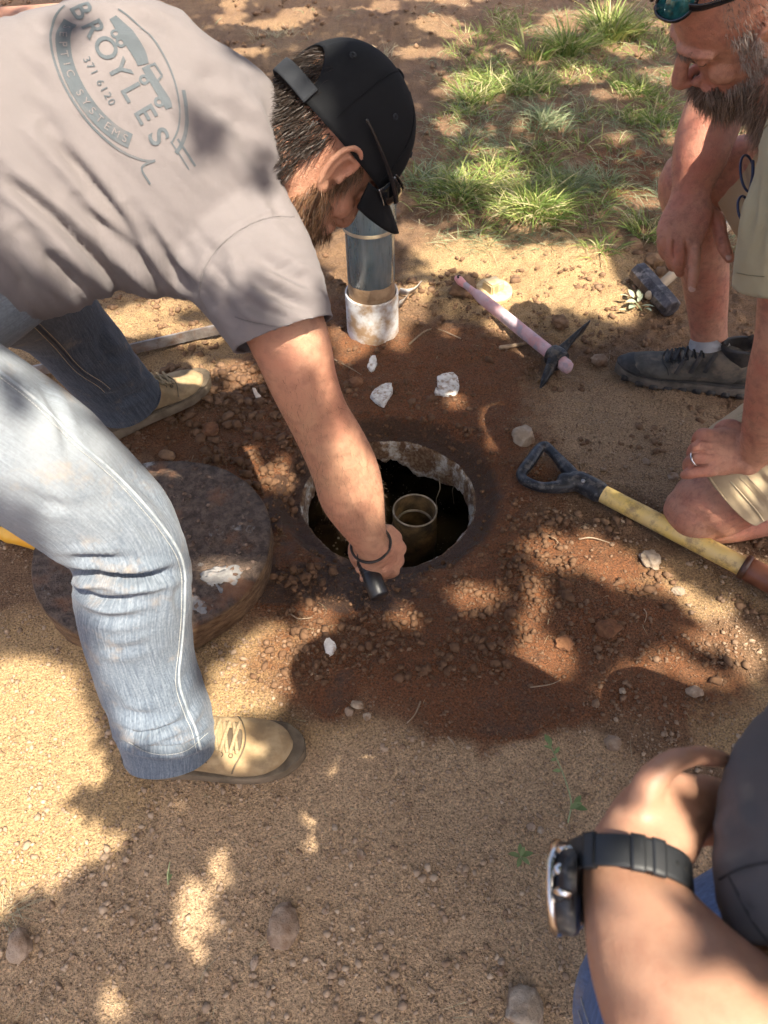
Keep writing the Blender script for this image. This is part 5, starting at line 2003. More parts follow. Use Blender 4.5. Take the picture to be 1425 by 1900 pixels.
# torch in the hand and cord round the wrist
fl = thing('torch', 'black ribbed torch gripped in the reaching hand', 'torch', D(690, 1060, 1.44))
t0, t1 = D(705, 1108, 1.412), D(675, 1032, 1.448)
dt = nrm(t1 - t0)
V, F, _ = lathe([(.0165, 0), (.0185, .0025), (.0185, .045), (.0175, .047), (.0172, .11), (.0172, .16)], t0, dt, 32, cap0=True, cap1=True)
obj('barrel', Geo().add(V, F), mat_plain('black_rubber', (.011, .011, .013), .42), fl)
for i in range(5):
    V, F, _ = lathe([(.0172, 0), (.0186, .0012), (.0186, .0026), (.0172, .0038)], t0 + dt * (.050 + .0065 * i), dt, 32)
    obj('rib', Geo().add(V, F), mat_plain('black_ribs', (.014, .014, .016), .4), fl)
V, F, _ = lathe([(.0172, .15), (.024, .165), (.026, .20), (.024, .205)], t0, dt, 32, cap1=True)
obj('torch_head', Geo().add(V, F), BLK, fl)
wc = D(688, 1010, 1.385)
wa = nrm(D(694, 1022, 1.40) - D(682, 996, 1.37))
wu = nrm(np.cross(wa, wc - CAMP))
wv_ = np.cross(wa, wu)
wa2 = nrm(wa + .42 * nrm(CAMP - wc))
P = []
for a in np.linspace(0, 2 * math.pi, 41):
    q_ = wc + wu * .0375 * math.cos(a) + wv_ * .035 * math.sin(a)
    q_ = q_ + wa * (.010 * math.sin(a) * (1 if np.dot(wv_, CAMP - wc) > 0 else -1))
    P.append(q_)
V, F, _ = tube(np.array(P), .0026, 8, 1)
tag(obj('wristband', Geo().add(V, F), mat_plain('black_cord', (.014, .012, .012), .5)), 'thin black wristband on the arm reaching into the hole', 'wristband')

# ------------------------------------------------------------------ kneeling person at the right
p2 = thing('person', 'bearded person in khaki T-shirt and tan shorts kneeling on one knee', 'person', (.80, 1.15, .0))
H2o, H2M = frame((.5274, 1.2366, .9728), (-.724, .127, -.678), (.094, -.956, -.279), (-.683, -.266, .68))
bg = Geo()
bg.addg(place(head_geo(1.04, 1.25, 1.0), H2o, H2M))
NK2 = np.array([.640, 1.215, .865])
bg.add(*loft(np.array([from_local((-.02, 0, -.03), H2o, H2M), from_local((-.045, 0, -.07), H2o, H2M), NK2 * .75 + H2o * .25, NK2, NK2 + [.05, -.01, -.06]]), [.064, .068, .070, .075, .09], None, (0, 0, 1), 24, 5)[:2])
T2C = np.array([(.635, 1.215, .875), (.66, 1.21, .85), (.73, 1.19, .765), (.83, 1.165, .64), (.93, 1.14, .52), (1.0, 1.12, .42)])
T2U = nrm((-.22, -.97, .0))
bg.add(*loft(T2C, np.array([.06, .15, .175, .17, .165, .165]), np.array([.055, .07, .10, .115, .115, .11]), T2U, 32, 5)[:2])
ARM2 = [(1515, 225, 1.03, 70), (1500, 330, 1.06, 70), (1478, 430, 1.11, 66), (1462, 540, 1.17, 58), (1452, 625, 1.22, 54), (1441, 690, 1.28, 56), (1428, 760, 1.36, 50), (1412, 815, 1.43, 40), (1398, 845, 1.465, 36, .8), (1385, 850, 1.475, 36, .7)]
bg.add(*limb(ARM2, 1, 30, 5)[:2])
# hand resting on the thigh
HB = 1.478
bg.add(*limb([(1393, 850, 1.472, 35, .65), (1365, 840, HB, 43, .5), (1335, 838, HB, 45, .42), (1310, 842, HB, 42, .36)], 1, 28, 5)[:2])
F2 = [[(1325, 810, HB - .002, 11), (1304, 804, HB - .002, 10.8), (1293, 814, HB + .02, 10), (1292, 830, HB + .045, 9)],
      [(1318, 831, HB - .005, 11.2), (1296, 827, HB - .006, 11), (1284, 837, HB + .018, 10.2), (1283, 852, HB + .045, 9)],
      [(1314, 852, HB - .003, 11), (1291, 850, HB - .003, 10.8), (1277, 858, HB + .016, 10), (1274, 868, HB + .04, 9)],
      [(1322, 874, HB, 11), (1298, 876, HB + .002, 10.5), (1280, 879, HB + .008, 10), (1270, 881, HB + .018, 8.5)]]
for f_ in F2:
    bg.add(*limb(f_, 1, 14, 5)[:2])
bg.add(*limb([(1385, 815, HB, 15), (1362, 792, HB + .005, 14), (1345, 790, HB + .012, 12), (1334, 795, HB + .02, 10)], 1, 14, 5)[:2])
# knee on the ground, thigh and shin
bg.add(*limb([(1505, 838, 1.50, 100), (1400, 892, 1.56, 78), (1345, 922, 1.60, 70), (1310, 938, 1.622, 68), (1290, 952, 1.635, 60)], .95, 30, 5)[:2])
K2 = D(1297, 952, 1.63)
bg.add(*loft(np.array([K2 + [.0, 0, .015], K2 + [.05, .0, -.02], K2 + [.16, .02, -.01], K2 + [.32, .05, 0], K2 + [.42, .06, .0]]), [.055, .055, .058, .05, .04], None, (0, 0, 1), 24, 5)[:2])
bg.add(*ellip(K2 + [-.012, -.012, .004], (.055, .052, .055))[:2])
# far leg: knee up, foot on the ground
LEG2 = [(1560, 300, 1.42, 95), (1440, 315, 1.50, 78), (1340, 325, 1.56, 68), (1285, 335, 1.60, 60), (1283, 385, 1.66, 54), (1300, 450, 1.74, 52), (1310, 530, 1.84, 44), (1314, 600, 1.93, 36), (1318, 650, 1.985, 34), (1322, 680, 2.01, 33)]
bg.add(*limb(LEG2, 1, 30, 5)[:2])
# far arm: elbow behind the head, wrist over the knee, hand hanging
ARM2R = [(1470, 120, 1.27, 70), (1425, 95, 1.36, 62), (1385, 90, 1.41, 56), (1345, 165, 1.42, 58), (1312, 245, 1.43, 56), (1297, 300, 1.44, 51), (1284, 350, 1.455, 38, .75), (1279, 375, 1.46, 38, .65)]
bg.add(*limb(ARM2R, 1, 30, 5)[:2])
HC = 1.46
bg.add(*limb([(1280, 365, HC, 38, .6), (1276, 395, HC, 46, .45), (1266, 425, HC, 47, .38), (1258, 442, HC, 44, .34)], 1, 28, 5)[:2])
FR = [[(1233, 424, HC + .006, 11), (1228, 446, HC + .008, 10.5), (1230, 466, HC + .026, 9.5), (1236, 478, HC + .048, 8.5)],
      [(1246, 430, HC + .002, 11.5), (1242, 455, HC + .004, 11), (1243, 482, HC + .022, 10.5), (1248, 496, HC + .046, 9.5)],
      [(1265, 432, HC - .001, 12), (1260, 456, HC, 11.8), (1257, 488, HC + .012, 11.2), (1262, 506, HC + .040, 10)],
      [(1289, 430, HC - .004, 12), (1290, 460, HC - .007, 11.8), (1288, 498, HC + .001, 11.2), (1285, 528, HC + .008, 10.2), (1284, 536, HC + .010, 8.5)]]
for f_ in FR:
    bg.add(*limb(f_, 1, 14, 5)[:2])
bg.add(*limb([(1310, 390, HC + .006, 18), (1330, 412, HC + .012, 17), (1337, 440, HC + .014, 14.5), (1345, 463, HC + .016, 13.5), (1354, 480, HC + .018, 10)], 1, 14, 5)[:2])
me = remesh(bg, .0035, 2)
B2V, B2N = arr(me)
CR2 = [(((1300, 116), (1312, 112), (1323, 103)), .0014, 3), (((1324, 98), (1334, 92), (1342, 88)), .0014, 2.6), (((1326, 101), (1338, 101), (1347, 100)), .0013, 2.6), (((1324, 104), (1334, 110), (1340, 116)), .0013, 2.6),
       (((1292, 124), (1300, 146), (1312, 165), (1325, 180)), .0026, 5), (((1257, 42), (1262, 58), (1264, 70)), .0012, 3), (((1272, 88), (1280, 98), (1284, 108)), .0014, 4)]
CR2 += [(((1240 + 17 * i, 392), (1238 + 17 * i, 440)), -.0006, 4) for i in range(4)]
CR2 += [(((1262, 500), (1275, 501)), .0, 3), (((1272, 488), (1286, 490), (1300, 488)), .0010, 2.2), (((1272, 498), (1286, 500), (1300, 498)), .0010, 2.2), (((1325, 446), (1340, 442), (1350, 436)), .0011, 2.4), (((1328, 454), (1342, 450), (1352, 444)), .0011, 2.4)]
CR2 += [(((1296, 820 + 18 * i), (1340, 826 + 10 * i), (1370, 838 + 4 * i)), -.0014, 4) for i in range(4)]
CR2 += [(((1362, 800), (1372, 830), (1375, 860)), .0014, 3), (((1370, 800), (1379, 830), (1381, 862)), .0013, 3), (((1245, 352), (1280, 360), (1312, 354)), .0012, 4)]
CR2 += [(((1272, 436), (1273, 470), (1271, 508)), .0045, 2.6), (((1251, 440), (1250, 465), (1251, 492)), .004, 2.4), (((1236, 438), (1235, 460), (1238, 474)), .004, 2.4),
        (((1326, 821), (1300, 816), (1287, 824)), .004, 2.4), (((1320, 842), (1294, 839), (1279, 847)), .004, 2.4), (((1320, 864), (1294, 864), (1275, 869)), .004, 2.4)]
B2V = folds(B2V, B2N, CR2)
setv(me, B2V)
B2F = quads(me)
body2 = link('body', me, SKIN2, p2)
L2 = to_local(B2V, H2o, H2M)

# khaki shirt
SHIRT2 = mat_cloth('khaki_tee', (.345, .305, .190), (.40, .36, .24), (.28, .24, .15), dirtamt=.4)
sg = Geo()
sg.add(*loft(T2C[1:], np.array([.165, .20, .195, .19, .19]), np.array([.085, .125, .145, .145, .135]), T2U, 40, 5)[:2])
SLV2 = [(1525, 230, 1.02, 105), (1500, 330, 1.04, 104), (1474, 430, 1.08, 103), (1456, 525, 1.125, 98), (1448, 590, 1.15, 92)]
sg.add(*limb(SLV2, .95, 36, 5)[:2])
sg.add(*limb([(1500, 135, 1.24, 95), (1440, 105, 1.33, 80), (1400, 96, 1.40, 74)], 1, 30, 5)[:2])
me = remesh(sg, .0074, 7, .6)
V, N_ = arr(me)
F = quads(me)
px, py, dd_ = proj(V)
V = V + N_ * (.0035 * (1 - 2.2 * np.abs(fbm(np.stack([(px * .9 - py * .3) / 40, (px * .3 + py * .9) / 160, dd_ * 2], -1), 3, 87))))[:, None]
V = folds(V, N_, [(((1405, 290), (1400, 380), (1388, 470)), .008, 8), (((1420, 300), (1418, 400), (1400, 500)), .006, 8), (((1420, 235), (1405, 260), (1397, 300)), .004, 5), (((1366, 508), (1400, 514), (1440, 516)), .0016, 3)])
V, F = cut(V, F, D(1456, 528, 1.125), nrm(D(1448, 590, 1.15) - D(1474, 430, 1.08)), .14)
V, F = cut(V, F, NK2 + [-.004, 0, .01], nrm(H2o - NK2), .13)
V, F = cut(V, F, D(1420, 100, 1.365), nrm(D(1400, 96, 1.40) - D(1500, 135, 1.24)), .10)
so2 = obj('shirt', Geo().add(V, F), SHIRT2, p2)
md = so2.modifiers.new('s', 'SOLIDIFY')
md.thickness = .0022
md.offset = -1
SB2 = bvh_of(V, F)
KTH = mat_plain('khaki_thread', (.22, .19, .11), .9)
stitches('hem_stitch', SB2, [(1368, 506), (1395, 511), (1424, 513)], KTH, so2, .0040, .0028, .0006)
seam('shoulder_seam', SB2, [(1424, 232), (1410, 250), (1402, 275), (1398, 300)], .0011, KTH, so2, 6, .0002)

# shorts
SHORTS = mat_cloth('tan_canvas', (.43, .325, .195), (.50, .39, .25), (.33, .24, .14), dirtamt=.5)
V, F, uv = limb([(1348, 892, 1.575, 100, .8), (1368, 880, 1.56, 102, .8), (1420, 850, 1.53, 108, .85), (1500, 815, 1.48, 118, .9), (1600, 780, 1.42, 135, .9)], 1, 72, 14, 2.1, r0=False, r1=True, cap0=False)
sh2, V2, F2_ = cloth_fold_obj('shorts', V, F, uv, [(((1352, 892), (1385, 930), (1412, 965)), .003, 5), (((1374, 880), (1400, 915), (1425, 945)), .003, 5), (((1330, 790), (1350, 770), (1375, 745)), .008, 9), (((1390, 870), (1425, 900), (1440, 920)), .006, 8)], SHORTS, p2, .004)
SHB = bvh_of(V2, F2_)
seam('hem_seam', SHB, [(1356, 894), (1378, 918), (1404, 948), (1416, 966)], .0016, mat_plain('tan_seam', (.52, .42, .27), .9), sh2, 6, .0004)
stitches('hem_stitch', SHB, [(1372, 886), (1394, 908), (1420, 940)], BTH, sh2, .004, .0028, .0006)
stitches('hem_stitch', SHB, [(1384, 880), (1404, 902), (1425, 925)], BTH, sh2, .004, .0028, .0006)
V, F, uv = limb([(1382, 392, 1.585, 92, .8), (1425, 365, 1.54, 105, .85), (1520, 330, 1.46, 125, .9), (1620, 330, 1.40, 130, .9)], 1, 60, 12, 2.1, r0=False, r1=True, cap0=False)
cloth_fold_obj('shorts_leg', V, F, uv, [], SHORTS, sh2, .005)
V, F, _ = loft(np.array([(.90, 1.14, .54), (.98, 1.12, .44), (1.03, 1.11, .34)]), [.18, .20, .19], [.14, .15, .13], T2U, 40, 5)
obj('seat_of_shorts', Geo().add(V, F), SHORTS, sh2)

# shoe and sock
HIKE = mat_noise('grey_mesh_upper', (.055, .050, .042), (.105, .095, .078), 22, .85, .6, 240, .002, c3=(.19, .15, .11), s3=12)
HSOLE = mat_noise('dusty_rubber', (.085, .072, .058), (.17, .14, .11), 24, .8, .4, 90, .003)
HLACE = mat_plain('black_lace', (.018, .018, .018), .8)
HDARK = mat_noise('black_rubber_rand', (.020, .020, .020), (.06, .052, .045), 24, .7, .3, 90, .002)
hm_ = (HIKE, HSOLE, HLACE, HDARK)
h0, h1 = GH(1384, 728), GH(1140, 692)
h0[2] = h1[2] = min(h0[2], h1[2]) + .002
Ls = np.linalg.norm((h1 - h0)[:2]) - .008
shoe = boot(h0, h1 - h0, Ls, hm_, p2, 'shoe', 'dark hiking shoe planted on the soil', hike=True)
fs = nrm(np.array([(h1 - h0)[0], (h1 - h0)[1], 0]))
ls = np.cross((0, 0, 1), fs)
Ms = np.stack([fs, ls, (0, 0, 1)], 1)
W2 = lambda P: np.asarray(P, float) @ Ms.T + h0
# rubber toe cap and overlay straps
V, F, _ = loft(np.array([(Ls * .86, 0, .036), (Ls * .93, 0, .037), (Ls * .985, 0, .035), (Ls * 1.0, 0, .034)]), [.0475, .040, .026, .014], [.022, .020, .016, .010], (0, 1, 0), 30, 4, 2.5)
obj('toe_cap', Geo().add(W2(V), F), HDARK, shoe)
for sd in (-1, 1):
    for x0 in (.34, .44, .54):
        P = [(Ls * (x0 + .05 * t), sd * (.020 + .031 * math.sin(t * 1.35)), np.interp(x0 + .05 * t, [.3, .45, .6, .75], [.124, .104, .080, .066]) * math.cos(t * .95) + .012 * t) for t in np.linspace(0, 1, 7)]
        V, F, _ = loft(np.array(P), np.full(7, .006), np.full(7, .0016), (1, 0, 0), 8, 3)
        obj('overlay_strap', Geo().add(W2(V), F), HDARK, shoe)
V, F, _ = loft(np.array([(Ls * .10, 0, .105), (Ls * .16, 0, .130), (Ls * .17, 0, .142)]), [.036, .040, .041], [.045, .050, .052], (0, 1, 0), 36, 4, r0=False, r1=False, cap0=False, cap1=False)
co = obj('ankle_collar', Geo().add(W2(V), F), HDARK, shoe)
md = co.modifiers.new('s', 'SOLIDIFY')
md.thickness = .010
md.offset = -1
b = NB('white_ribbed_sock')
wv2 = b.n('TexWave')
wv2.wave_type = 'BANDS'
wv2.bands_direction = 'Y'
wv2.inputs['Scale'].default_value = 14
b.set(wv2.inputs['Vector'], b.uv())
SOCK = b.out(b.mix(b.noise(60, 4), (.62, .60, .60), (.78, .77, .77)), .95, b.bump(wv2.outputs['Fac'], .8, .003), .2)
aj = D(1318, 660, 1.99)
V, F, uv = limb([(1322, 690, 2.02, 41), (1320, 672, 2.0, 42), (1317, 652, 1.98, 41), (1315, 640, 1.965, 39), (1315, 638, 1.963, 36)], 1, 60, 6, r0=False, r1=False, cap0=False, cap1=False)
sk_ = obj('sock', Geo().add(V, F, uv * [20, 10.]), SOCK, p2, uv=True)
# trailing shoe of the kneeling leg, past the right edge
h0b = K2 + np.array([.50, .06, 0])
h0b[2] = .07
boot(np.array([K2[0] + .55, K2[1] + .06, 0.012]), (-1, -.1, 0), .30, hm_, p2, 'shoe', 'dark hiking shoe of the kneeling leg')

# beard, moustache, hair
GREY = mat_hair('greying_hair', (.060, .036, .022), (.62, .52, .44), .55)
GREYD = mat_hair('greying_beard', (.055, .030, .017), (.46, .34, .25), .55)
x_, y_, z_ = L2.T
onh = np.linalg.norm(L2, axis=1) < .185
lip = (x_ > .090) & (np.abs(y_) < .020) & (z_ > -.076) & (z_ < -.058)
bd = onh & (z_ > -.16) & (x_ > .0) & (z_ < -.030 - .50 * np.clip(x_ - .035, 0, 1)) & ~lip & (x_ < .115)
bd &= ~((z_ > -.047) & (x_ > .08))
mst = onh & (x_ > .080) & (np.abs(y_) < .036) & (z_ > -.064) & (z_ < -.044) & (x_ < .112)
sbn = onh & (x_ > .008) & (x_ < .042) & (z_ > -.05) & (z_ < .05) & (np.abs(y_) > .055)
low = smooth01((-.05 - z_) / .05)
grow('beard', B2V, B2F, B2N, L2, bd & (z_ < -.055), 6000, (.012, .029), (.26, 0, -.80), .75, (.12, 0, -.45), .0010, GREYD, p2, H2o, H2M, .22, 35, 5, (.05, 1))
grow('cheek_beard', B2V, B2F, B2N, L2, bd & (z_ >= -.062), 2300, (.007, .016), (.10, 0, -.8), .50, (0, 0, -.3), .0009, GREY, p2, H2o, H2M, .16, 36, 4, (.1, 1))
grow('moustache', B2V, B2F, B2N, L2, mst, 2400, (.014, .026), (.25, 0, -.8), .75, (.0, 0, -.5), .0010, GREYD, p2, H2o, H2M, .15, 37, 4, (0, .75))
grow('sideburns', B2V, B2F, B2N, L2, sbn, 2000, (.008, .017), (.05, 0, -.8), .45, (0, 0, -.2), .0009, GREY, p2, H2o, H2M, .18, 38, 4, (.3, 1))
hr = onh & ((x_ < .045 - .25 * np.clip(z_ - .05, 0, 1)) & (z_ > .035) | (x_ < -.03) & (z_ > -.06))
hr &= ~((x_ > -.032) & (x_ < .022) & (z_ > -.04) & (z_ < .042) & (np.abs(y_) > .06))
grow('hair', B2V, B2F, B2N, L2, hr, 6500, (.005, .012), (-.1, 0, -.5), .7, (0, 0, -.2), .0008, GREY, p2, H2o, H2M, .08, 39, 3, (.0, .75))
bw = onh & (np.abs(z_ - .036) < .008) & (x_ > .068) & (np.abs(y_) > .010) & (np.abs(y_) < .046)
grow('eyebrows', B2V, B2F, B2N, L2, bw, 420, (.006, .011), (.1, .2, -.2), .4, (0, 0, -.2), .0008, GREYD, p2, H2o, H2M, .05, 40, 3, (.1, .7))
# fine hair on the forearms and legs
pxv, pyv, dv = proj(B2V)
fm = (((pxv > 1235) & (pxv < 1370) & (pyv > 175) & (pyv < 345) & (dv > 1.36) & (dv < 1.52)) | ((pyv > 560) & (pyv < 800) & (pxv > 1340) & (dv < 1.5)) | ((pyv > 890) & (pyv < 1015) & (pxv > 1225) & (dv > 1.5)) | ((dv > 1.55) & (pyv > 350) & (pyv < 640))) & ~onh
grow('body_hair', B2V, B2F, B2N, L2, fm, 2600, (.006, .013), (0, 0, -.3), .35, (0, 0, -.3), .00042, mat_hair('light_body_hair', (.10, .055, .03), (.36, .24, .15)), p2, np.zeros(3), np.eye(3), .1, 41, 3)
# closed lashes and finger nails
bb = bvh_of(B2V, B2F)
P = []
for q_ in cr(np.array([(.092, .018, .013), (.094, .027, .009), (.092, .036, .008), (.086, .044, .011), (.080, .050, .015)]), 5):
    w_ = from_local(q_, H2o, H2M)
    h_ = bb.find_nearest(Vector(w_))
    P.append(np.array(h_[0]) + np.array(h_[1]) * .0003)
V, F, _ = tube(np.array(P), .0008, 6, 1)
obj('eyelashes', Geo().add(V, F), mat_plain('lash', (.07, .035, .025), .8), p2)
NAIL = mat_plain('finger_nail', (.60, .38, .30), .35)
for (px, py, w, h, a) in ((1284, 536, 11, 8, 0.0), (1352, 477, 9, 8, .5)):
    c0 = onsurf(bb, px, py, .0004)
    if c0 is not None:
        d_ = (c0 - CAMP) @ FW / FPX
        V, F = ellip(c0, (w * d_ / 1.6, .0014, h * d_ / 1.3), np.stack([RT, -FW, UPV], 1))[:2]
        obj('finger_nail', Geo().add(V, F), NAIL, p2)

# ring, glasses on the head, glasses hung on the shirt
rc0 = D(1286, 853, HB + .010)
ra = nrm(D(1279, 858, HB + .016) - D(1292, 850, HB - .003))
rc0 = D(1289, 852, HB - .001)
ra = nrm(np.array(D(1283, 855, HB + .008)) - D(1297, 850, HB - .003))
V, F, _ = lathe([(.0142, -.0022), (.0154, -.0022), (.0157, 0), (.0154, .0022), (.0142, .0022)], rc0, ra, 40)
tag(obj('ring', Geo().add(V, F), mat_plain('silver_ring', (.72, .70, .68), .25, .9)), 'plain silver ring on the hand resting on the bare knee', 'ring')

MIRR = mat_plain('teal_mirror_lens', (.02, .12, .12), .08, .3, .7, var=.6, scale=90, bump=0)
sg2 = thing('sunglasses', 'dark sunglasses with teal mirrored lenses pushed up on the bald forehead', 'sunglasses', from_local((.10, 0, .10), H2o, H2M))
tilt = R_(-34)


def gl2(P):
    P = np.asarray(P, float)
    return from_local(P, H2o, H2M)


for sd in (-1, 1):
    cen = np.array((.078, sd * .036, .124))
    ring_ = []
    for a in np.linspace(0, 2 * math.pi, 33):
        dx = .030 * abs(math.cos(a)) ** .7 * np.sign(math.cos(a))
        dz = .019 * abs(math.sin(a)) ** .7 * np.sign(math.sin(a))
        ring_.append(cen + np.array([-.95 * (dz + .0) - .012 * (dx * sd / .03) - .010 * (dx * sd > 0) * (dx / .03) ** 2, dx, dz * .68]))
    ring_ = np.array(ring_)
    V = np.concatenate([gl2(ring_[:-1]), gl2([ring_.mean(0) + [.004, 0, .002]])])
    F = [(i, (i + 1) % 32, 32) for i in range(32)]
    le = obj('lens', Geo().add(V, F), MIRR, sg2)
    md = le.modifiers.new('s', 'SOLIDIFY')
    md.thickness = .002
    V, F, _ = tube(gl2(ring_), .0024, 8, 1)
    obj('rim', Geo().add(V, F), GLB, sg2)
    P = [(.062, sd * .064, .122), (.046, sd * .076, .118), (.01, sd * .084, .106), (-.03, sd * .084, .090), (-.06, sd * .080, .072)]
    V, F, _ = loft(np.array(P), [.008, .0055, .0045, .004, .003], [.003, .002, .002, .002, .002], (0, 0, 1), 10, 4)
    obj('temple', Geo().add(gl2(V), F), GLB, sg2)
V, F, _ = tube(gl2([(.082, -.010, .126), (.084, 0, .128), (.082, .010, .126)]), .0024, 8, 3)
obj('bridge', Geo().add(V, F), GLB, sg2)

eg = thing('eyeglasses', 'blue framed reading glasses hanging from the khaki shirt front', 'eyeglasses', D(1388, 350, 1.26))
BLUEF = mat_plain('navy_frame', (.012, .025, .075), .3)
b = NB('reading_lens')
tr = b.nt.nodes.new('ShaderNodeBsdfTransparent')
gl_ = b.nt.nodes.new('ShaderNodeBsdfGlossy')
gl_.inputs['Roughness'].default_value = .05
mx = b.nt.nodes.new('ShaderNodeMixShader')
mx.inputs[0].default_value = .25
b.nt.links.new(tr.outputs[0], mx.inputs[1])
b.nt.links.new(gl_.outputs[0], mx.inputs[2])
b.nt.links.new(mx.outputs[0], b.nt.nodes['Material Output'].inputs[0])
for (cx, cy, w, h) in ((1387, 322, 13, 34), (1380, 388, 11, 24)):
    ring_ = np.array([D(cx + w * math.cos(a) - .22 * h * math.sin(a) * -1 * .5, cy + h * math.sin(a), 1.245 + .0003 * (cx - 1380) + .008 * math.cos(a)) for a in np.linspace(0, 2 * math.pi, 29)])
    V, F, _ = tube(ring_, .0021, 8, 1)
    obj('rim', Geo().add(V, F), BLUEF, eg)
    V = np.concatenate([ring_[:-1], [ring_[:-1].mean(0)]])
    obj('lens', Geo().add(V, [(i, (i + 1) % 28, 28) for i in range(28)]), b.m, eg)
V, F, _ = tube(np.array([D(1397, 300, 1.243), D(1396, 330, 1.246), D(1388, 370, 1.248), D(1384, 400, 1.25)]), .0028, 8, 4)
obj('temple', Geo().add(V, F), BLUEF, eg)

# ------------------------------------------------------------------ person with folded arms, close at the right
p3 = thing('person', 'person in charcoal T-shirt with bare folded arm and black watch, close up', 'person', (.50, .10, 0))
bg = Geo()
FA3 = [(1510, 2110, .375, 170), (1400, 1985, .39, 178), (1292, 1880, .41, 168), (1222, 1770, .435, 135), (1184, 1680, .455, 104), (1172, 1620, .468, 92, .8), (1182, 1575, .478, 90, .75)]
bg.add(*limb(FA3, .95, 36, 6)[:2])
bg.add(*limb([(1178, 1592, .475, 89, .75), (1214, 1538, .486, 98, .62), (1255, 1504, .496, 86, .55), (1300, 1494, .507, 64, .5), (1345, 1498, .52, 56, .48)], 1, 32, 6)[:2])
bg.add(*limb([(1178, 1525, .482, 30), (1200, 1462, .481, 34), (1240, 1418, .484, 28), (1290, 1402, .492, 22), (1345, 1410, .506, 18)], 1, 20, 5)[:2])   # thumb side
for i in range(4):
    bg.add(*limb([(1312 - 6 * i, 1462 + 30 * i, .512 - .003 * i, 22), (1362 - 4 * i, 1470 + 28 * i, .528, 20), (1420, 1485 + 26 * i, .55, 19)], 1, 14, 4)[:2])
EL3 = D(1510, 2110, .375)
SH3L, SH3R = np.array([.46, -.07, 1.10]), np.array([.46, .30, 1.07])
bg.add(*loft(np.array([EL3, EL3 * .6 + SH3L * .4, SH3L]), [.046, .052, .060], None, (0, 0, 1), 24, 5)[:2])
bg.add(*loft(np.array([(.43, .115, 1.22), (.47, .115, 1.13), (.53, .115, 1.0), (.60, .115, .82), (.68, .115, .62), (.72, .115, .5)]), [.06, .15, .17, .16, .155, .16], [.055, .07, .10, .11, .11, .12], (0, 1, 0), 30, 5)[:2])
H3o, H3M = frame((.34, .115, 1.33), (-.93, 0, -.36), (0, -1, 0), (-.36, 0, .93))
bg.addg(place(head_geo(1.0, .9, 1.0), H3o, H3M))
bg.add(*loft(np.array([H3o + [.02, 0, -.03], (.40, .115, 1.25), (.45, .115, 1.17)]), [.058, .06, .07], None, (0, 1, 0), 24, 5)[:2])
SL3 = [(1605, 1335, .52, 160), (1492, 1468, .485, 158), (1468, 1560, .462, 152), (1466, 1680, .445, 142), (1490, 1800, .43, 132)]
bg.add(*limb([(p[0] + 6, p[1], p[2] + .006, p[3] * .82) for p in SL3] + [(1580, 1880, .43, 100)], 1, 28, 4)[:2])
bg.add(*loft(np.array([D(1600, 1270, .52), SH3R]), [.055, .062], None, (0, 1, 0), 24, 5)[:2])
me = remesh(bg, .0048, 3)
V, N_ = arr(me)
V = folds(V, N_, [(((1235, 1545), (1245, 1590), (1262, 1625)), .0012, 9), (((1270, 1500), (1310, 1486), (1345, 1486)), .002, 8), (((1262, 1535), (1300, 1524), (1335, 1524)), .002, 8), (((1186, 1560), (1230, 1580), (1262, 1575)), .0012, 8)])
setv(me, V)
link('body', me, SKIN3, p3)
TEE3 = mat_cloth('charcoal_tee', (.082, .073, .072), (.102, .092, .090), (.115, .10, .095), dirtamt=.4)
sg = Geo()
sg.add(*loft(np.array([(.47, .115, 1.14), (.53, .115, 1.0), (.60, .115, .82), (.68, .115, .62)]), [.175, .195, .185, .18], [.085, .12, .13, .13], (0, 1, 0), 40, 5)[:2])
sg.add(*limb(SL3, 1, 36, 5)[:2])
sg.add(*loft(np.array([D(1600, 1270, .52), SH3R]), [.058, .068], None, (0, 1, 0), 24, 5)[:2])
sg.add(*loft(np.array([EL3 * .42 + SH3L * .58, SH3L]), [.068, .075], None, (0, 0, 1), 24, 5)[:2])
me = remesh(sg, .0070, 6, .6)
V, N_ = arr(me)
F = quads(me)
px, py, dd_ = proj(V)
V = V + N_ * (.0022 * (1 - 2.2 * np.abs(fbm(np.stack([(px * .35 + py * .94) / 60, (px * .94 - py * .35) / 150, dd_ * 3], -1), 3, 97))) + .0012 * fbm(V * 45, 2, 98))[:, None]
V = folds(V, N_, [(((1335, 1560), (1375, 1545), (1425, 1548)), .006, 12), (((1340, 1690), (1380, 1680), (1425, 1690)), .005, 10), (((1350, 1620), (1385, 1608), (1425, 1600)), .006, 10), (((1345, 1480), (1370, 1540), (1360, 1600)), .003, 12), (((1400, 1420), (1400, 1520), (1380, 1590)), .0028, 12), (((1350, 1640), (1390, 1700), (1425, 1745)), .003, 12)])
V, F = cut(V, F, D(1475, 1752, .437), nrm(D(1490, 1800, .43) - D(1466, 1680, .445)), .09)
s3 = obj('shirt', Geo().add(V, F), TEE3, p3)
md = s3.modifiers.new('s', 'SOLIDIFY')
md.thickness = .002
md.offset = -1
TB3 = bvh_of(V, F)
DK3 = mat_plain('charcoal_seam', (.035, .032, .032), .9)
seam('sleeve_seam', TB3, [(1335, 1632), (1370, 1612), (1400, 1604), (1430, 1600)], .0009, DK3, s3, 6, .0002)
seam('sleeve_seam', TB3, [(1352, 1625), (1375, 1670), (1400, 1715), (1428, 1750)], .0009, DK3, s3, 6, .0002)
DEN3 = mat_denim('blue_denim', (.10, .16, .30), (.045, .075, .16), (.02, .03, .07), (.12, .17, .28))
V, F, uv = limb([(1800, 1600, .78, 190), (1600, 1660, .72, 185), (1420, 1740, .665, 172), (1260, 1850, .635, 172), (1228, 1960, .64, 165), (1260, 2080, .70, 150), (1330, 2160, .80, 140)], 1, 60, 12)
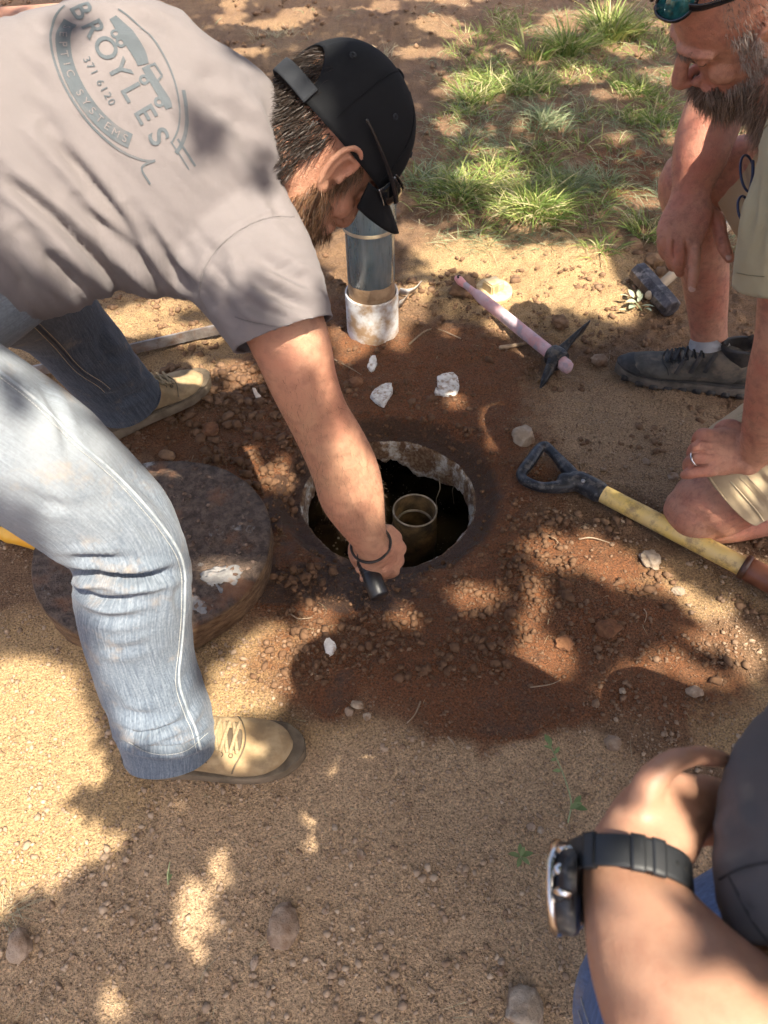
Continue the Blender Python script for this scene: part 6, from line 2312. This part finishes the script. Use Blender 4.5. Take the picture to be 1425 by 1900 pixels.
j3, V, F = cloth_fold_obj('jeans', V, F, uv, [], DEN3, p3, .003)
JB3 = bvh_of(V, F)
stitches('seam_stitch', JB3, [(1072, 1800), (1068, 1840), (1076, 1880), (1090, 1920)], LTH, j3, .004, .0026, .0006)
stitches('seam_stitch', JB3, [(1082, 1795), (1079, 1840), (1088, 1880), (1102, 1920)], LTH, j3, .004, .0026, .0006)
for yy in (-.02, .26):
    kp = np.array(D(1245, 1900, .66)) if yy < 0 else np.array([.66, .40, .56])
    sx_ = .24 if yy < 0 else .26
    V, F, uv = loft(np.array([kp, kp + [sx_ * .5, .0, -.18], kp + [sx_ * .9, 0, -.42], [kp[0] + sx_ + .04, kp[1], .09]]), [.085, .08, .07, .068], None, (0, 1, 0), 40, 6)
    obj('jeans_shin', Geo().add(V, F, uv), DEN3, j3, uv=True)
    if yy > 0:
        V, F, uv = loft(np.array([kp, kp + [.07, -.1, .0], [.78, .2, .52]]), [.085, .09, .1], None, (0, 1, 0), 40, 6)
        obj('jeans_thigh', Geo().add(V, F, uv), DEN3, j3, uv=True)
    boot(np.array([kp[0] + sx_ + .14, kp[1], .005]), (-1, .1, 0), .30, hm_, p3, 'shoe', 'dark shoe under the blue jeans')
V, F, uv = loft(np.array([(.62, .12, .62), (.70, .12, .54), (.76, .12, .46)]), [.17, .19, .17], [.13, .14, .12], (0, 1, 0), 40, 5)
obj('seat_of_jeans', Geo().add(V, F, uv), DEN3, j3, uv=True)

# wrist watch: strap round the wrist, case on the back of the wrist facing left
wt = thing('wristwatch', 'black rubber wristwatch with steel case on the folded arm', 'watch', D(1060, 1670, .46))
RUB = mat_plain('black_strap_rubber', (.014, .015, .017), .5)
STEEL = mat_plain('brushed_steel', (.62, .60, .57), .22, 1.0)
wc = D(1162, 1618, .468)
wa = nrm(D(1182, 1575, .478) - D(1184, 1680, .455))          # along the forearm to the hand
out = nrm(D(1040, 1672, .468) - D(1160, 1650, .462))           # dial normal
out = nrm(out - wa * np.dot(out, wa))
top_ = np.cross(wa, out)
if np.dot(top_, CAMP - wc) < 0:
    top_ = -top_
P, n_ = [], 49
for a in np.linspace(R_(-152), R_(152), n_):
    # a = 0 at the side opposite the dial
    P.append(wc - out * .0375 * math.cos(a) + top_ * .0335 * math.sin(a))
P = np.array(P)
V, F, _ = loft(P, np.full(n_, .0098), np.full(n_, .0018), wa, 16, 1, 5.0, r0=False, r1=False)
st = obj('strap', Geo().add(V, F), RUB, wt)
for k in (33, 36, 43):
    V, F, _ = loft(P[k - 1:k + 2], np.full(3, .0110), np.full(3, .0030), wa, 16, 2, 5.0, r0=False, r1=False)
    obj('strap_keeper', Geo().add(V, F), RUB, st)
for k in (26, 28, 30):
    V, F = ellip(P[k] + nrm(P[k] - wc) * .0016, (.0016, .0016, .0008), np.stack([wa, np.cross(nrm(P[k] - wc), wa), nrm(P[k] - wc)], 1))[:2]
    obj('strap_hole', Geo().add(V, F), mat_plain('hole_black', (.004, .004, .004), .9), st)
cc = wc + out * .0355 - wa * .0135
KW = 1.30
V, F, _ = lathe([(.012 * KW, -.006), (.0195 * KW, -.006), (.0205 * KW, -.003), (.0205 * KW, .003), (.0195 * KW, .0045)], cc, out, 48, cap0=True, cap1=True)
cs = obj('case', Geo().add(V, F), BLK, wt)
V, F, _ = lathe([(.0198 * KW, .0040), (.0215 * KW, .0044), (.0218 * KW, .0075), (.0205 * KW, .0095), (.0178 * KW, .0098), (.0176 * KW, .0088)], cc, out, 56)
obj('bezel', Geo().add(V, F), STEEL, wt)
V, F, _ = lathe([(.0178 * KW, .0088), (.001, .0089)], cc, out, 48, cap1=True)
obj('dial', Geo().add(V, F), mat_plain('dark_dial', (.02, .02, .022), .3), wt)
for sgn in (-1, 1):
    for ang in (-28, 0, 28):
        dirn = nrm(top_ * math.cos(R_(ang)) + wa * math.sin(R_(ang)) * sgn) if sgn > 0 else None
        if sgn > 0:
            V, F, _ = lathe([(.0034, .019 * KW), (.0036, .0235 * KW), (.0026, .0248 * KW)], cc + out * .001, dirn, 16, cap1=True)
            obj('push_button', Geo().add(V, F), STEEL if ang == 0 else BLK, wt)
for sgn in (-1, 1):
    Ml = np.stack([wa, out, np.cross(wa, out)], 1)
    V, F = box(cc + np.cross(wa, out) * sgn * .0215 * KW - out * .004, (.0115, .0050, .0055), Ml, .0015)
    obj('lug', Geo().add(V, F), BLK, wt)
    for q_ in (-1, 1):
        V, F = box(cc + np.cross(wa, out) * sgn * .0195 * KW + wa * q_ * .0125 - out * .001, (.0022, .0050, .0060), Ml, .001)
        obj('lug_guard', Geo().add(V, F), STEEL, wt)

# ------------------------------------------------------------------ plants
def mat_leaf(name, c1, c2, trans=.25):
    b = NB(name)
    c = b.mix(b.attr('tone'), c1, c2)
    b.out(c, .55, None, .3)
    t = b.nt.nodes.new('ShaderNodeBsdfTranslucent')
    b.set(t.inputs[0], c)
    mx_ = b.nt.nodes.new('ShaderNodeMixShader')
    mx_.inputs[0].default_value = trans
    b.nt.links.new(b.b.outputs[0], mx_.inputs[1])
    b.nt.links.new(t.outputs[0], mx_.inputs[2])
    b.nt.links.new(mx_.outputs[0], b.nt.nodes['Material Output'].inputs[0])
    return b.m


def mat_grass(name, stops, trans=.25):
    m = mat_leaf(name, (0, 0, 0), (1, 1, 1), trans)
    nt = m.node_tree
    at = [n for n in nt.nodes if n.type == 'ATTRIBUTE'][0]
    rp = nt.nodes.new('ShaderNodeValToRGB')
    e = rp.color_ramp.elements
    while len(e) < len(stops):
        e.new(.5)
    for i, (p, c) in enumerate(stops):
        e[i].position = p
        e[i].color = c + (1,)
    nt.links.new(at.outputs['Fac'], rp.inputs[0])
    for n in nt.nodes:
        if n.type == 'BSDF_PRINCIPLED':
            nt.links.new(rp.outputs[0], n.inputs['Base Color'])
        if n.type == 'BSDF_TRANSLUCENT':
            nt.links.new(rp.outputs[0], n.inputs[0])
    return m


GRASS = mat_leaf('grass_blade', (.075, .155, .025), (.27, .31, .08))
GRASS = mat_grass('grass_blade', [(0, (.08, .145, .024)), (.42, (.22, .29, .065)), (.66, (.40, .40, .13)), (.84, (.52, .44, .25))])
DRY = mat_leaf('dry_grass_blade', (.30, .25, .14), (.48, .43, .28), .15)
MIXG = mat_leaf('greyish_grass', (.13, .19, .08), (.36, .36, .22), .2)


def blades(centers, radii, counts, lmin, lmax, spread, width, seed, lean=(0, 0)):
    g = np.random.default_rng(seed)
    R0, Dn, Ln = [], [], []
    for c0, r, n in zip(centers, radii, counts):
        a = g.uniform(0, 6.28, n)
        q_ = np.sqrt(g.random(n)) * r
        P = np.stack([c0[0] + q_ * np.cos(a), c0[1] + q_ * np.sin(a)], -1)
        R0.append(P)
        tilt = spread * (.25 + .9 * g.random(n) ** .8)
        a2 = a + g.normal(0, .7, n)
        Dn.append(np.stack([np.cos(a2) * tilt + lean[0], np.sin(a2) * tilt + lean[1], np.ones(n)], -1))
        Ln.append(g.uniform(lmin, lmax, n) * (1 - .35 * q_ / r))
    R0 = np.concatenate(R0)
    R0 = np.concatenate([R0, hgt(R0[:, 0], R0[:, 1])[:, None] - .003], 1)
    Dn, Ln = nrm(np.concatenate(Dn)), np.concatenate(Ln)
    out = Dn * [1, 1, 0]
    bend = out * .7 + np.array([0, 0, -.55])
    V, F = strands(R0, Dn, Ln, bend * g.uniform(.4, 1.1, (len(R0), 1)), g.uniform(.7, 1.2, len(R0)) * width, 4, .03, seed + 1)
    return V, F, np.repeat(np.clip(g.beta(1.5, 1.7, len(R0)), 0, 1), 9)


def tuft(px, py, rpx, n, lmin, lmax, spread, label, mat=GRASS, seed=1, width=.0045, name='grass_tuft', sub=1, cat='grass tuft'):
    c0 = GH(px, py)
    r = rpx * ((c0 - CAMP) @ FW) / FPX
    g = np.random.default_rng(seed)
    cs = [c0 + np.array([g.normal(0, r * .5), g.normal(0, r * .35), 0]) for k in range(sub)]
    V, F, t = blades(cs, [r * 1.15 / max(1, sub * .40)] * sub, [int(n * 1.5) // sub] * sub, lmin * 1.1, lmax * 1.15, spread * 1.2, width * 1.1, seed)
    return tag(obj(name, Geo().add(V, F), mat, smooth=False, attrs={'tone': t}), label, cat)


tuft(985, 395, 55, 300, .09, .21, .95, 'largest bright green grass tuft sprawling behind the mattock', seed=1, width=.0052, sub=4)
tuft(860, 350, 60, 240, .08, .17, .9, 'bright green grass clump just right of the cap brim', seed=2, sub=5)
tuft(785, 335, 40, 130, .07, .15, .8, 'short grass clump touching the sunglasses on the cap', seed=3, sub=3, mat=MIXG)
tuft(1085, 350, 45, 300, .07, .14, .9, 'greyish dry grass clump right of the largest tuft', seed=4, sub=5, mat=MIXG, width=.0032)
tuft(1205, 425, 28, 110, .06, .12, .8, 'small dark green grass tuft beside the hanging fist', seed=5, width=.004)
tuft(1040, 105, 40, 200, .14, .30, .55, 'tall upright green grass tuft at the top, left one', seed=6, sub=4, width=.007)
tuft(1130, 70, 42, 240, .14, .32, .5, 'tall upright green grass tuft at the top, right one', seed=7, sub=4, width=.007)
tuft(1190, 60, 30, 120, .12, .24, .6, 'green grass tuft nearest the mirrored sunglasses', seed=8, sub=3, width=.006, mat=GRASS)
tuft(960, 170, 50, 170, .09, .20, .7, 'loose yellow green grass patch left of the tall tufts', seed=9, sub=6, width=.006)
tuft(885, 185, 36, 110, .08, .17, .7, 'sparse grass patch at the left end of the grassy strip', seed=10, sub=5, width=.005)
tuft(1165, 165, 45, 150, .08, .18, .7, 'scrubby grass patch left of the bearded face', seed=11, sub=6, width=.005)
tuft(1010, 225, 40, 140, .07, .16, .8, 'low straggly grass below the tall tufts', seed=12, sub=6, width=.0045, mat=MIXG)
tuft(1190, 230, 38, 130, .07, .15, .7, 'thin grass clump left of the bare forearm', seed=13, sub=5, width=.0045)
tuft(865, 255, 22, 40, .04, .09, .8, 'tiny grey weed on bare soil beside the cap crown', seed=14, sub=2, width=.003, mat=MIXG)
tuft(1120, 460, 30, 50, .05, .11, .9, 'few dark blades creeping over soil left of the hammer', seed=15, sub=3, width=.004)
tuft(700, 108, 22, 40, .05, .11, .8, 'dry straw tuft on bare soil above the cap', seed=16, sub=2, width=.003, mat=DRY)
tuft(510, 70, 30, 60, .05, .12, .9, 'dry pale straw tuft on the mound behind the shoulder', seed=17, sub=3, width=.003, mat=DRY)
tuft(2, 1690, 16, 40, .03, .08, 1.2, 'straw-coloured dry weed at the lower left edge', seed=18, sub=3, width=.0016, mat=DRY)

# dry straw and stray blades that cannot be counted
g0 = np.random.default_rng(77)
cs, rs, ns = [], [], []
px, py = g0.uniform(800, 1425, 620), 480 * g0.random(620) ** .9 - 15
ok = n2(px / 120., py / 90., 1, 2, 7) > -.10
cs += list(GHV(px[ok], py[ok]))
rs += [.06] * int(ok.sum())
ns += g0.integers(9, 22, int(ok.sum())).tolist()
cs += list(GHV(g0.uniform(350, 1425, 160), g0.uniform(-10, 420, 160)))
rs += [.05] * 160
ns += g0.integers(1, 5, 160).tolist()
V, F, t = blades(cs, rs, ns, .03, .12, 1.6, .0030, 91)
px, py = np.concatenate([g0.uniform(840, 1260, 360), g0.uniform(770, 1140, 120)]), np.concatenate([g0.uniform(15, 300, 360), g0.uniform(300, 430, 120)])
ok = n2(px / 90., py / 60., 1, 2, 17) > -.04
V2, F2, t2 = blades(list(GHV(px[ok], py[ok])), [.05] * int(ok.sum()), g0.integers(8, 22, int(ok.sum())).tolist(), .05, .15, 1.0, .0042, 93)
o = tag(obj('loose_grass', Geo().add(V2, F2), GRASS, smooth=False, attrs={'tone': t2}), 'loose tangled green grass between the larger tufts', 'grass')
o['kind'] = 'stuff'
o = tag(obj('stray_grass', Geo().add(V, F), MIXG, smooth=False, attrs={'tone': t}), 'thin stray grass and straw scattered over the soil', 'grass')
o['kind'] = 'stuff'
nst = 1500
px, py = g0.uniform(780, 1425, nst), 470 * g0.random(nst) - 10
P = GHV(px, py, .006)
an = g0.uniform(0, 6.28, nst)
V, F = strands(P, np.stack([np.cos(an), np.sin(an), g0.normal(0, .12, nst)], -1), g0.uniform(.03, .11, nst), np.array([0, 0, -.1]), g0.uniform(.0012, .0028, nst), 4, .08, 5)
o = tag(obj('fallen_straw', Geo().add(V, F), DRY, smooth=False, attrs={'tone': np.repeat(g0.random(nst), 9)}), 'pale straw lying flat among the grass', 'straw')
o['kind'] = 'stuff'

nst = 420
px, py = g0.uniform(0, 1425, nst), 420 + 1480 * g0.random(nst)
P = GHV(px, py, .003)
ok = np.hypot(P[:, 0] - HX, P[:, 1] - HY) > HR + .03
P = P[ok]
an = g0.uniform(0, 6.28, len(P))
V, F = strands(P, np.stack([np.cos(an), np.sin(an), g0.normal(0, .1, len(P))], -1), g0.uniform(.008, .045, len(P)), np.array([0, 0, -.05]), g0.uniform(.0006, .0014, len(P)), 4, .15, 6)
o = tag(obj('rootlets', Geo().add(V, F), DRY, smooth=False, attrs={'tone': np.repeat(g0.random(len(P)) * .6, 9)}), 'hair-fine rootlets and straw bits strewn over the bare soil', 'rootlets')
o['kind'] = 'stuff'

# twigs and rootlets on the soil
TWIG = mat_noise('twig', (.22, .15, .09), (.36, .26, .17), 40, .9, .4, 120, .002)


def twig(pts, r, label, mat=TWIG, lift=.004):
    P = np.array([GH(a, b_, lift + .004 * math.sin(i * 2.2)) for i, (a, b_) in enumerate(pts)])
    V, F, _ = tube(P, np.linspace(r, r * .5, len(P)), 7, 5)
    return tag(obj('twig', Geo().add(V, F), mat), label, 'twig')


twig([(688, 660), (689, 672), (684, 690)], .0018, 'thin rootlet standing over the small white chip below the coupling')
twig([(610, 662), (645, 680), (670, 695)], .0022, 'brown rootlet between bare arm and white coupling')
twig([(760, 638), (790, 614), (815, 612), (855, 628)], .0032, 'knobbly root lying below the pink handle')
twig([(930, 645), (960, 640), (985, 635)], .007, 'short stick lying under the pink handle')
twig([(1040, 700), (1075, 702), (1100, 725)], .0016, 'thin curved rootlet right of the pick point')
twig([(1132, 650), (1130, 680), (1136, 700)], .0014, 'fine rootlet in front of the shoe toe')
twig([(1010, 992), (1030, 1000), (1044, 1018)], .0014, 'curved rootlet on soil below the shovel grip')
twig([(1075, 1000), (1100, 998), (1140, 1010)], .0022, 'pale rootlet on the sunlit soil below the shovel handle')
twig([(1195, 1130), (1200, 1140), (1196, 1155)], .0012, 'tiny curled rootlet on the spoil heap')
twig([(780, 1302), (770, 1325), (755, 1342)], .0016, 'thin straw on the edge of the dark spoil')
twig([(832, 1368), (842, 1380), (852, 1402)], .0020, 'pale bent straw at the foot of the dark spoil')
twig([(985, 1275), (1020, 1270), (1040, 1262)], .0014, 'hair-like rootlet on the shaded spoil')
twig([(540, 1140), (555, 1148), (580, 1146)], .0016, 'dark rootlet between lid and white chip')

# seedling plants
LEAFG = mat_leaf('seedling_leaf', (.14, .20, .07), (.25, .31, .13))
STEMG = mat_plain('pale_stem', (.30, .33, .16), .7)


def leaf_geo(base, dirn, nrm_, ln, w):
    d0 = nrm(dirn)
    s0 = nrm(np.cross(nrm_, d0))
    n0 = np.cross(d0, s0)
    rows = []
    for t in np.linspace(0, 1, 6):
        ww = w * math.sin(math.pi * min(t * .92 + .06, 1)) ** .8
        c0 = base + d0 * ln * t - n0 * ln * .22 * t * t
        rows += [c0 - s0 * ww * .5 + n0 * ww * .18, c0, c0 + s0 * ww * .5 + n0 * ww * .18]
    F = []
    for i in range(5):
        for j in range(2):
            a = i * 3 + j
            F.append((a, a + 1, a + 4, a + 3))
    return np.array(rows), F


def sprig(label, root_px, stem_pts, leaves, name='seedling', lmat=LEAFG, r=.0016, cat='plant', sz=.022):
    e = thing(name, label, cat, GH(*root_px))
    P = np.array([GH(a, b_, l) for a, b_, l in stem_pts])
    V, F, _ = tube(P, np.linspace(r, r * .6, len(P)), 7, 5)
    obj('stem', Geo().add(V, F), STEMG, e)
    g = np.random.default_rng(int(root_px[0]))
    for (a, b_, l, ang, k) in leaves:
        base = GH(a, b_, l)
        V, F = leaf_geo(base, (math.cos(R_(ang)), math.sin(R_(ang)), .35 + .3 * g.random()), (g.normal(0, .3), g.normal(0, .3), 1), sz * k, sz * k * .46)
        obj('leaf', Geo().add(V, F), lmat, e, attrs={'tone': np.full(len(V), g.random())})
    return e


sprig('wilted green seedling with a long bare stem left of the folded arm', (1054, 1525), [(1054, 1525, .0), (1060, 1490, .012), (1050, 1450, .016), (1036, 1415, .014), (1022, 1385, .012)],
      [(1022, 1385, .013, 100, .9), (1024, 1390, .013, 160, .7), (1028, 1398, .013, 40, .7), (1032, 1408, .013, 210, .6), (1058, 1500, .011, 20, 1.0), (1062, 1496, .012, -20, 1.1), (1066, 1494, .012, 50, .9), (1040, 1430, .014, 190, .7), (1020, 1380, .013, 120, .8)])
sprig('tiny green seedling left of the watch', (966, 1592), [(966, 1592, .0), (966, 1586, .01)],
      [(966, 1587, .01, 90, .8), (967, 1588, .01, 10, .9), (964, 1589, .01, 170, .9), (965, 1591, .01, 250, .8), (968, 1591, .01, 310, .8), (966, 1588, .012, 60, .7)])
sprig('single thin sprout in the shade below the near boot', (312, 1640), [(312, 1640, 0), (311, 1625, .02), (315, 1600, .04)], [(313, 1630, .016, 100, .6), (312, 1634, .012, 60, .5)])
SAGE = mat_leaf('grey_green_leaf', (.25, .30, .20), (.40, .43, .30), .1)
sprig('broken sprig of pale green leaves beside the sledgehammer head', (1170, 562), [(1190, 575, .006), (1180, 562, .012), (1165, 550, .014)],
      [(1180, 560, .014, 200, 1.6), (1176, 552, .016, 120, 1.4), (1184, 560, .016, 60, 1.5), (1190, 568, .016, -30, 1.7), (1178, 566, .012, 230, 1.8), (1186, 552, .018, 90, 1.3), (1168, 552, .014, 170, 1.4), (1196, 572, .016, -70, 1.5), (1165, 578, .008, 190, 1.5)], name='leaf_sprig', lmat=SAGE, r=.002)

# ------------------------------------------------------------------ shade tree behind the camera
# where sunlight gets through the crown, as spots on the ground (photo position, half sizes in photo px)
LIT = [
    # centre
    (830, 1310, 60, 40), (795, 1130, 75, 34), (960, 1190, 26, 60), (860, 1110, 60, 25), (798, 1438, 46, 58),
    (1000, 1215, 60, 45), (980, 1110, 26, 44), (1015, 1025, 46, 46), (1110, 1040, 70, 42), (1190, 1080, 90, 34), (1320, 1125, 48, 30), (1170, 1260, 60, 40), (1400, 1060, 40, 26), (1170, 892, 36, 16), (1385, 1370, 60, 40), (1310, 1185, 60, 24), (1240, 1240, 40, 30), (1060, 1385, 30, 16),
    (520, 880, 30, 40), (545, 1000, 26, 40), (930, 775, 36, 30), (610, 1120, 70, 20), (1390, 1200, 40, 60), (1330, 1260, 40, 20),
    # upper
    (1000, 495, 130, 34), (1090, 540, 80, 44), (850, 470, 70, 36), (960, 560, 60, 30), (930, 620, 40, 16), (1140, 560, 50, 44), (780, 440, 40, 20), (620, 470, 40, 30), (760, 560, 26, 40), (830, 620, 24, 16), (1180, 380, 40, 14), (730, 620, 24, 30),
    (640, 640, 20, 30), (360, 620, 60, 24), (240, 600, 60, 34), (460, 720, 40, 26), (440, 690, 40, 24), (330, 690, 60, 26), (620, 540, 20, 40), (290, 570, 60, 20),
    (870, 180, 60, 26), (900, 340, 60, 20), (960, 400, 70, 26), (1060, 60, 60, 20), (1150, 110, 40, 16), (1230, 160, 50, 16), (1220, 60, 40, 10), (1060, 160, 50, 12), (1000, 250, 50, 10)]
gt = np.random.default_rng(101)
for k in range(60):      # small coins of light over the far ground
    LIT.append((gt.uniform(330, 1425), gt.uniform(0, 330), gt.uniform(14, 48), gt.uniform(5, 15)))
# sunlit parts of people, by height of the surface: (px, py, depth, half px)
LITPOLY = [
    [(-90, 1190), (90, 1212), (160, 1240), (185, 1330), (225, 1430), (300, 1475), (400, 1485), (345, 1525), (300, 1505), (255, 1545), (225, 1600), (185, 1628), (130, 1634), (60, 1674), (10, 1720), (-90, 1750)],
    [(395, 1215), (470, 1150), (560, 1155), (625, 1140), (650, 1180), (570, 1232), (650, 1255), (770, 1285), (790, 1335), (640, 1296), (565, 1282), (525, 1305), (560, 1335), (470, 1335), (390, 1320), (365, 1250)],
    [(296, 1632), (390, 1618), (418, 1740), (370, 1840), (312, 1770)], [(368, 1562), (456, 1556), (424, 1690), (376, 1650)], [(172, 1796), (236, 1796), (225, 1840), (252, 1882), (176, 1888)],
    [(762, 1858), (838, 1902), (760, 1908)], [(1325, 1408), (1435, 1325), (1450, 1395), (1400, 1388)]]
LITP = [(480, 330, 1.07, 80, 100), (470, 460, 1.03, 130, 120), (330, 330, 1.02, 130, 130), (300, 150, 1.05, 150, 110), (545, 555, 1.0, 70, 70), (120, 120, 1.02, 120, 90), (250, 1080, 1.08, 90, 80), (260, 1230, 1.17, 80, 80), (305, 1340, 1.22, 80, 50), (620, 835, 1.2, 36, 36), (600, 300, 1.04, 34, 40), (410, 1065, 1.47, 60, 34), (1185, 1745, .435, 100, 150), (1285, 1865, .41, 140, 110), (1225, 1510, .49, 95, 95), (1170, 1630, .465, 80, 60), (1335, 150, 1.04, 40, 50), (1288, 290, 1.44, 32, 70), (1265, 420, 1.46, 26, 30), (1415, 700, 1.28, 26, 60), (240, 300, 1.0, 210, 190), (60, 250, .98, 140, 160), (420, 250, 1.05, 110, 120), (130, 460, .98, 120, 80), (330, 440, 1.02, 90, 90), (540, 520, 1.0, 60, 60), (60, 830, .90, 150, 110), (200, 960, 1.0, 110, 100), (270, 1150, 1.12, 70, 110), (320, 1060, 1.06, 40, 60), (20, 700, .88, 80, 60),
        (660, 900, 1.26, 36, 50), (520, 655, 1.04, 40, 24), (600, 700, 1.1, 24, 30), (690, 950, 1.3, 18, 34), (580, 290, 1.06, 20, 30), (330, 690, 1.85, 46, 22), (420, 1360, 1.27, 24, 40), (450, 1400, 1.28, 36, 26),
        (700, 590, 2.0, 26, 36), (690, 490, 1.9, 30, 40), (1300, 935, 1.58, 34, 24), (1400, 850, 1.5, 30, 30), (1415, 330, 1.05, 20, 70), (1340, 1010, 1.62, 60, 16), (60, 30, 1.25, 60, 30)]
S0, Sr = [], []
for px, py, rx, ry in LIT:
    p = G(px, max(py, 2))
    d = (p - CAMP) @ FW
    S0.append(p[:2])
    Sr.append((rx * d / FPX, max(abs(G(px, max(py - ry, 1))[1] - G(px, py + ry)[1]) / 2, .02)))
for px, py, dpt, rx, ry in LITP:
    p = D(px, py, dpt)
    S0.append((p[0] + SHX * p[2], p[1] + SHY * p[2]))
    Sr.append((rx * dpt / FPX, ry * dpt / FPX * 1.1))
S0, Sr = np.array(S0), np.array(Sr)
DARK = [(200, 1485, 50, 26, 0), (240, 1470, 30, 30, 0), (300, 1560, 26, 26, 0), (250, 1510, 34, 30, 0), (290, 1600, 30, 26, 0)]
DS = [(G(a, b_)[:2], rx * ((G(a, b_) - CAMP) @ FW) / FPX, abs(G(a, b_ - ry)[1] - G(a, b_ + ry)[1]) / 2) for a, b_, rx, ry, _ in DARK]
DS += [(np.array((D(a, b_, dpt)[0] + SHX * D(a, b_, dpt)[2], D(a, b_, dpt)[1] + SHY * D(a, b_, dpt)[2])), r * dpt / FPX, r * dpt / FPX) for a, b_, dpt, r in
       ((380, 355, 1.02, 15), (150, 215, 1.0, 18), (475, 385, 1.05, 12), (440, 180, 1.06, 16), (60, 770, .9, 14), (90, 560, .97, 20))]

NL = 108000
zl = gt.uniform(3.1, 4.3, NL)
sx = gt.uniform(-2.7, 3.0, NL)
sy = -.75 + 6.6 * gt.random(NL)
sx[60000:88000] = gt.uniform(-.9, 1.2, 28000)
sy[60000:88000] = gt.uniform(-.4, 1.9, 28000)
sy[88000:] = gt.uniform(1.9, 5.8, 20000)
low_shade = (sy < .62) & (sy > -.5) & (np.abs(sx) < 1.3)  # low leaves added to cast sharper shade in place of onlookers' shadows
zl = np.where(low_shade, gt.uniform(1.95, 2.5, NL), zl)
wob = np.stack([n2(sx, sy, 5, 2, 71), n2(sx, sy, 5, 2, 72)], -1) * .045
q_ = np.full(NL, 9.0)
for (cx, cy), (rx, ry) in zip(S0, Sr):
    q_ = np.minimum(q_, ((sx + wob[:, 0] - cx) / (rx + .008)) ** 2 + ((sy + wob[:, 1] - cy) / (ry + .008)) ** 2)
keep = q_ > 1.12
for poly in LITPOLY:
    Q = np.array([G(a, b_)[:2] for a, b_ in poly])
    tx, ty = sx + wob[:, 0] * .3, sy + wob[:, 1] * .3
    ins = np.zeros(NL, bool)
    j = len(Q) - 1
    for i in range(len(Q)):
        c_ = ((Q[i, 1] > ty) != (Q[j, 1] > ty)) & (tx < (Q[j, 0] - Q[i, 0]) * (ty - Q[i, 1]) / (Q[j, 1] - Q[i, 1] + 1e-9) + Q[i, 0])
        ins ^= c_
        j = i
    keep &= ~ins

for c0, rx, ry in DS:
    keep |= ((sx - c0[0]) / rx) ** 2 + ((sy - c0[1]) / ry) ** 2 < 1
sx, sy, zl = sx[keep], sy[keep], zl[keep]
n = len(sx)
C = np.stack([sx - SHX * zl, sy - SHY * zl, zl], -1)
dn = nrm(gt.normal(size=(n, 3)) * [1, 1, .5])
up_ = nrm(gt.normal(size=(n, 3)) * .55 + np.array(SUNV))
s_ = nrm(np.cross(dn, up_))
ln, w = gt.uniform(.030, .052, (n, 1)), gt.uniform(.016, .026, (n, 1))
VV = np.stack([C - dn * ln, C - dn * ln * .2 + s_ * w, C + dn * ln, C - dn * ln * .2 - s_ * w], 1)
TREEL = mat_leaf('tree_leaf', (.045, .085, .02), (.09, .13, .035), .3)
tree = thing('shade_tree', 'leafy tree behind the viewer whose crown dapples the ground', 'tree', (2.6, -3.4, 0))
F = (np.arange(n * 4).reshape(n, 4)).tolist()
obj('crown', Geo().add(VV.reshape(-1, 3), F), TREEL, tree, smooth=False, attrs={'tone': np.repeat(gt.random(n), 4)})
BARK = mat_noise('bark', (.10, .075, .055), (.20, .16, .12), 14, .95, .8, 40, .02)
gtr = Geo()
fork = np.array([2.3, -2.9, 2.6])
gtr.add(*loft(np.array([(2.6, -3.4, -.1), (2.55, -3.3, .8), (2.42, -3.1, 1.8), fork]), [.24, .18, .16, .14], None, (0, 1, 0), 20, 5)[:2])
obj('trunk', gtr, BARK, tree)
for i, e in enumerate([(1.2, -1.2, 3.9), (.2, -2.0, 3.9), (2.0, -.2, 3.9), (3.2, -1.5, 4.0), (.6, .4, 4.1), (1.8, 1.8, 4.2), (-.8, -.8, 4.1)]):
    e = np.array(e)
    mid = fork * .5 + e * .5 + [0, 0, .25]
    V, F, _ = tube(np.array([fork, mid, e]), [.09, .055, .02], 12, 6)
    obj('limb', Geo().add(V, F), BARK, tree)
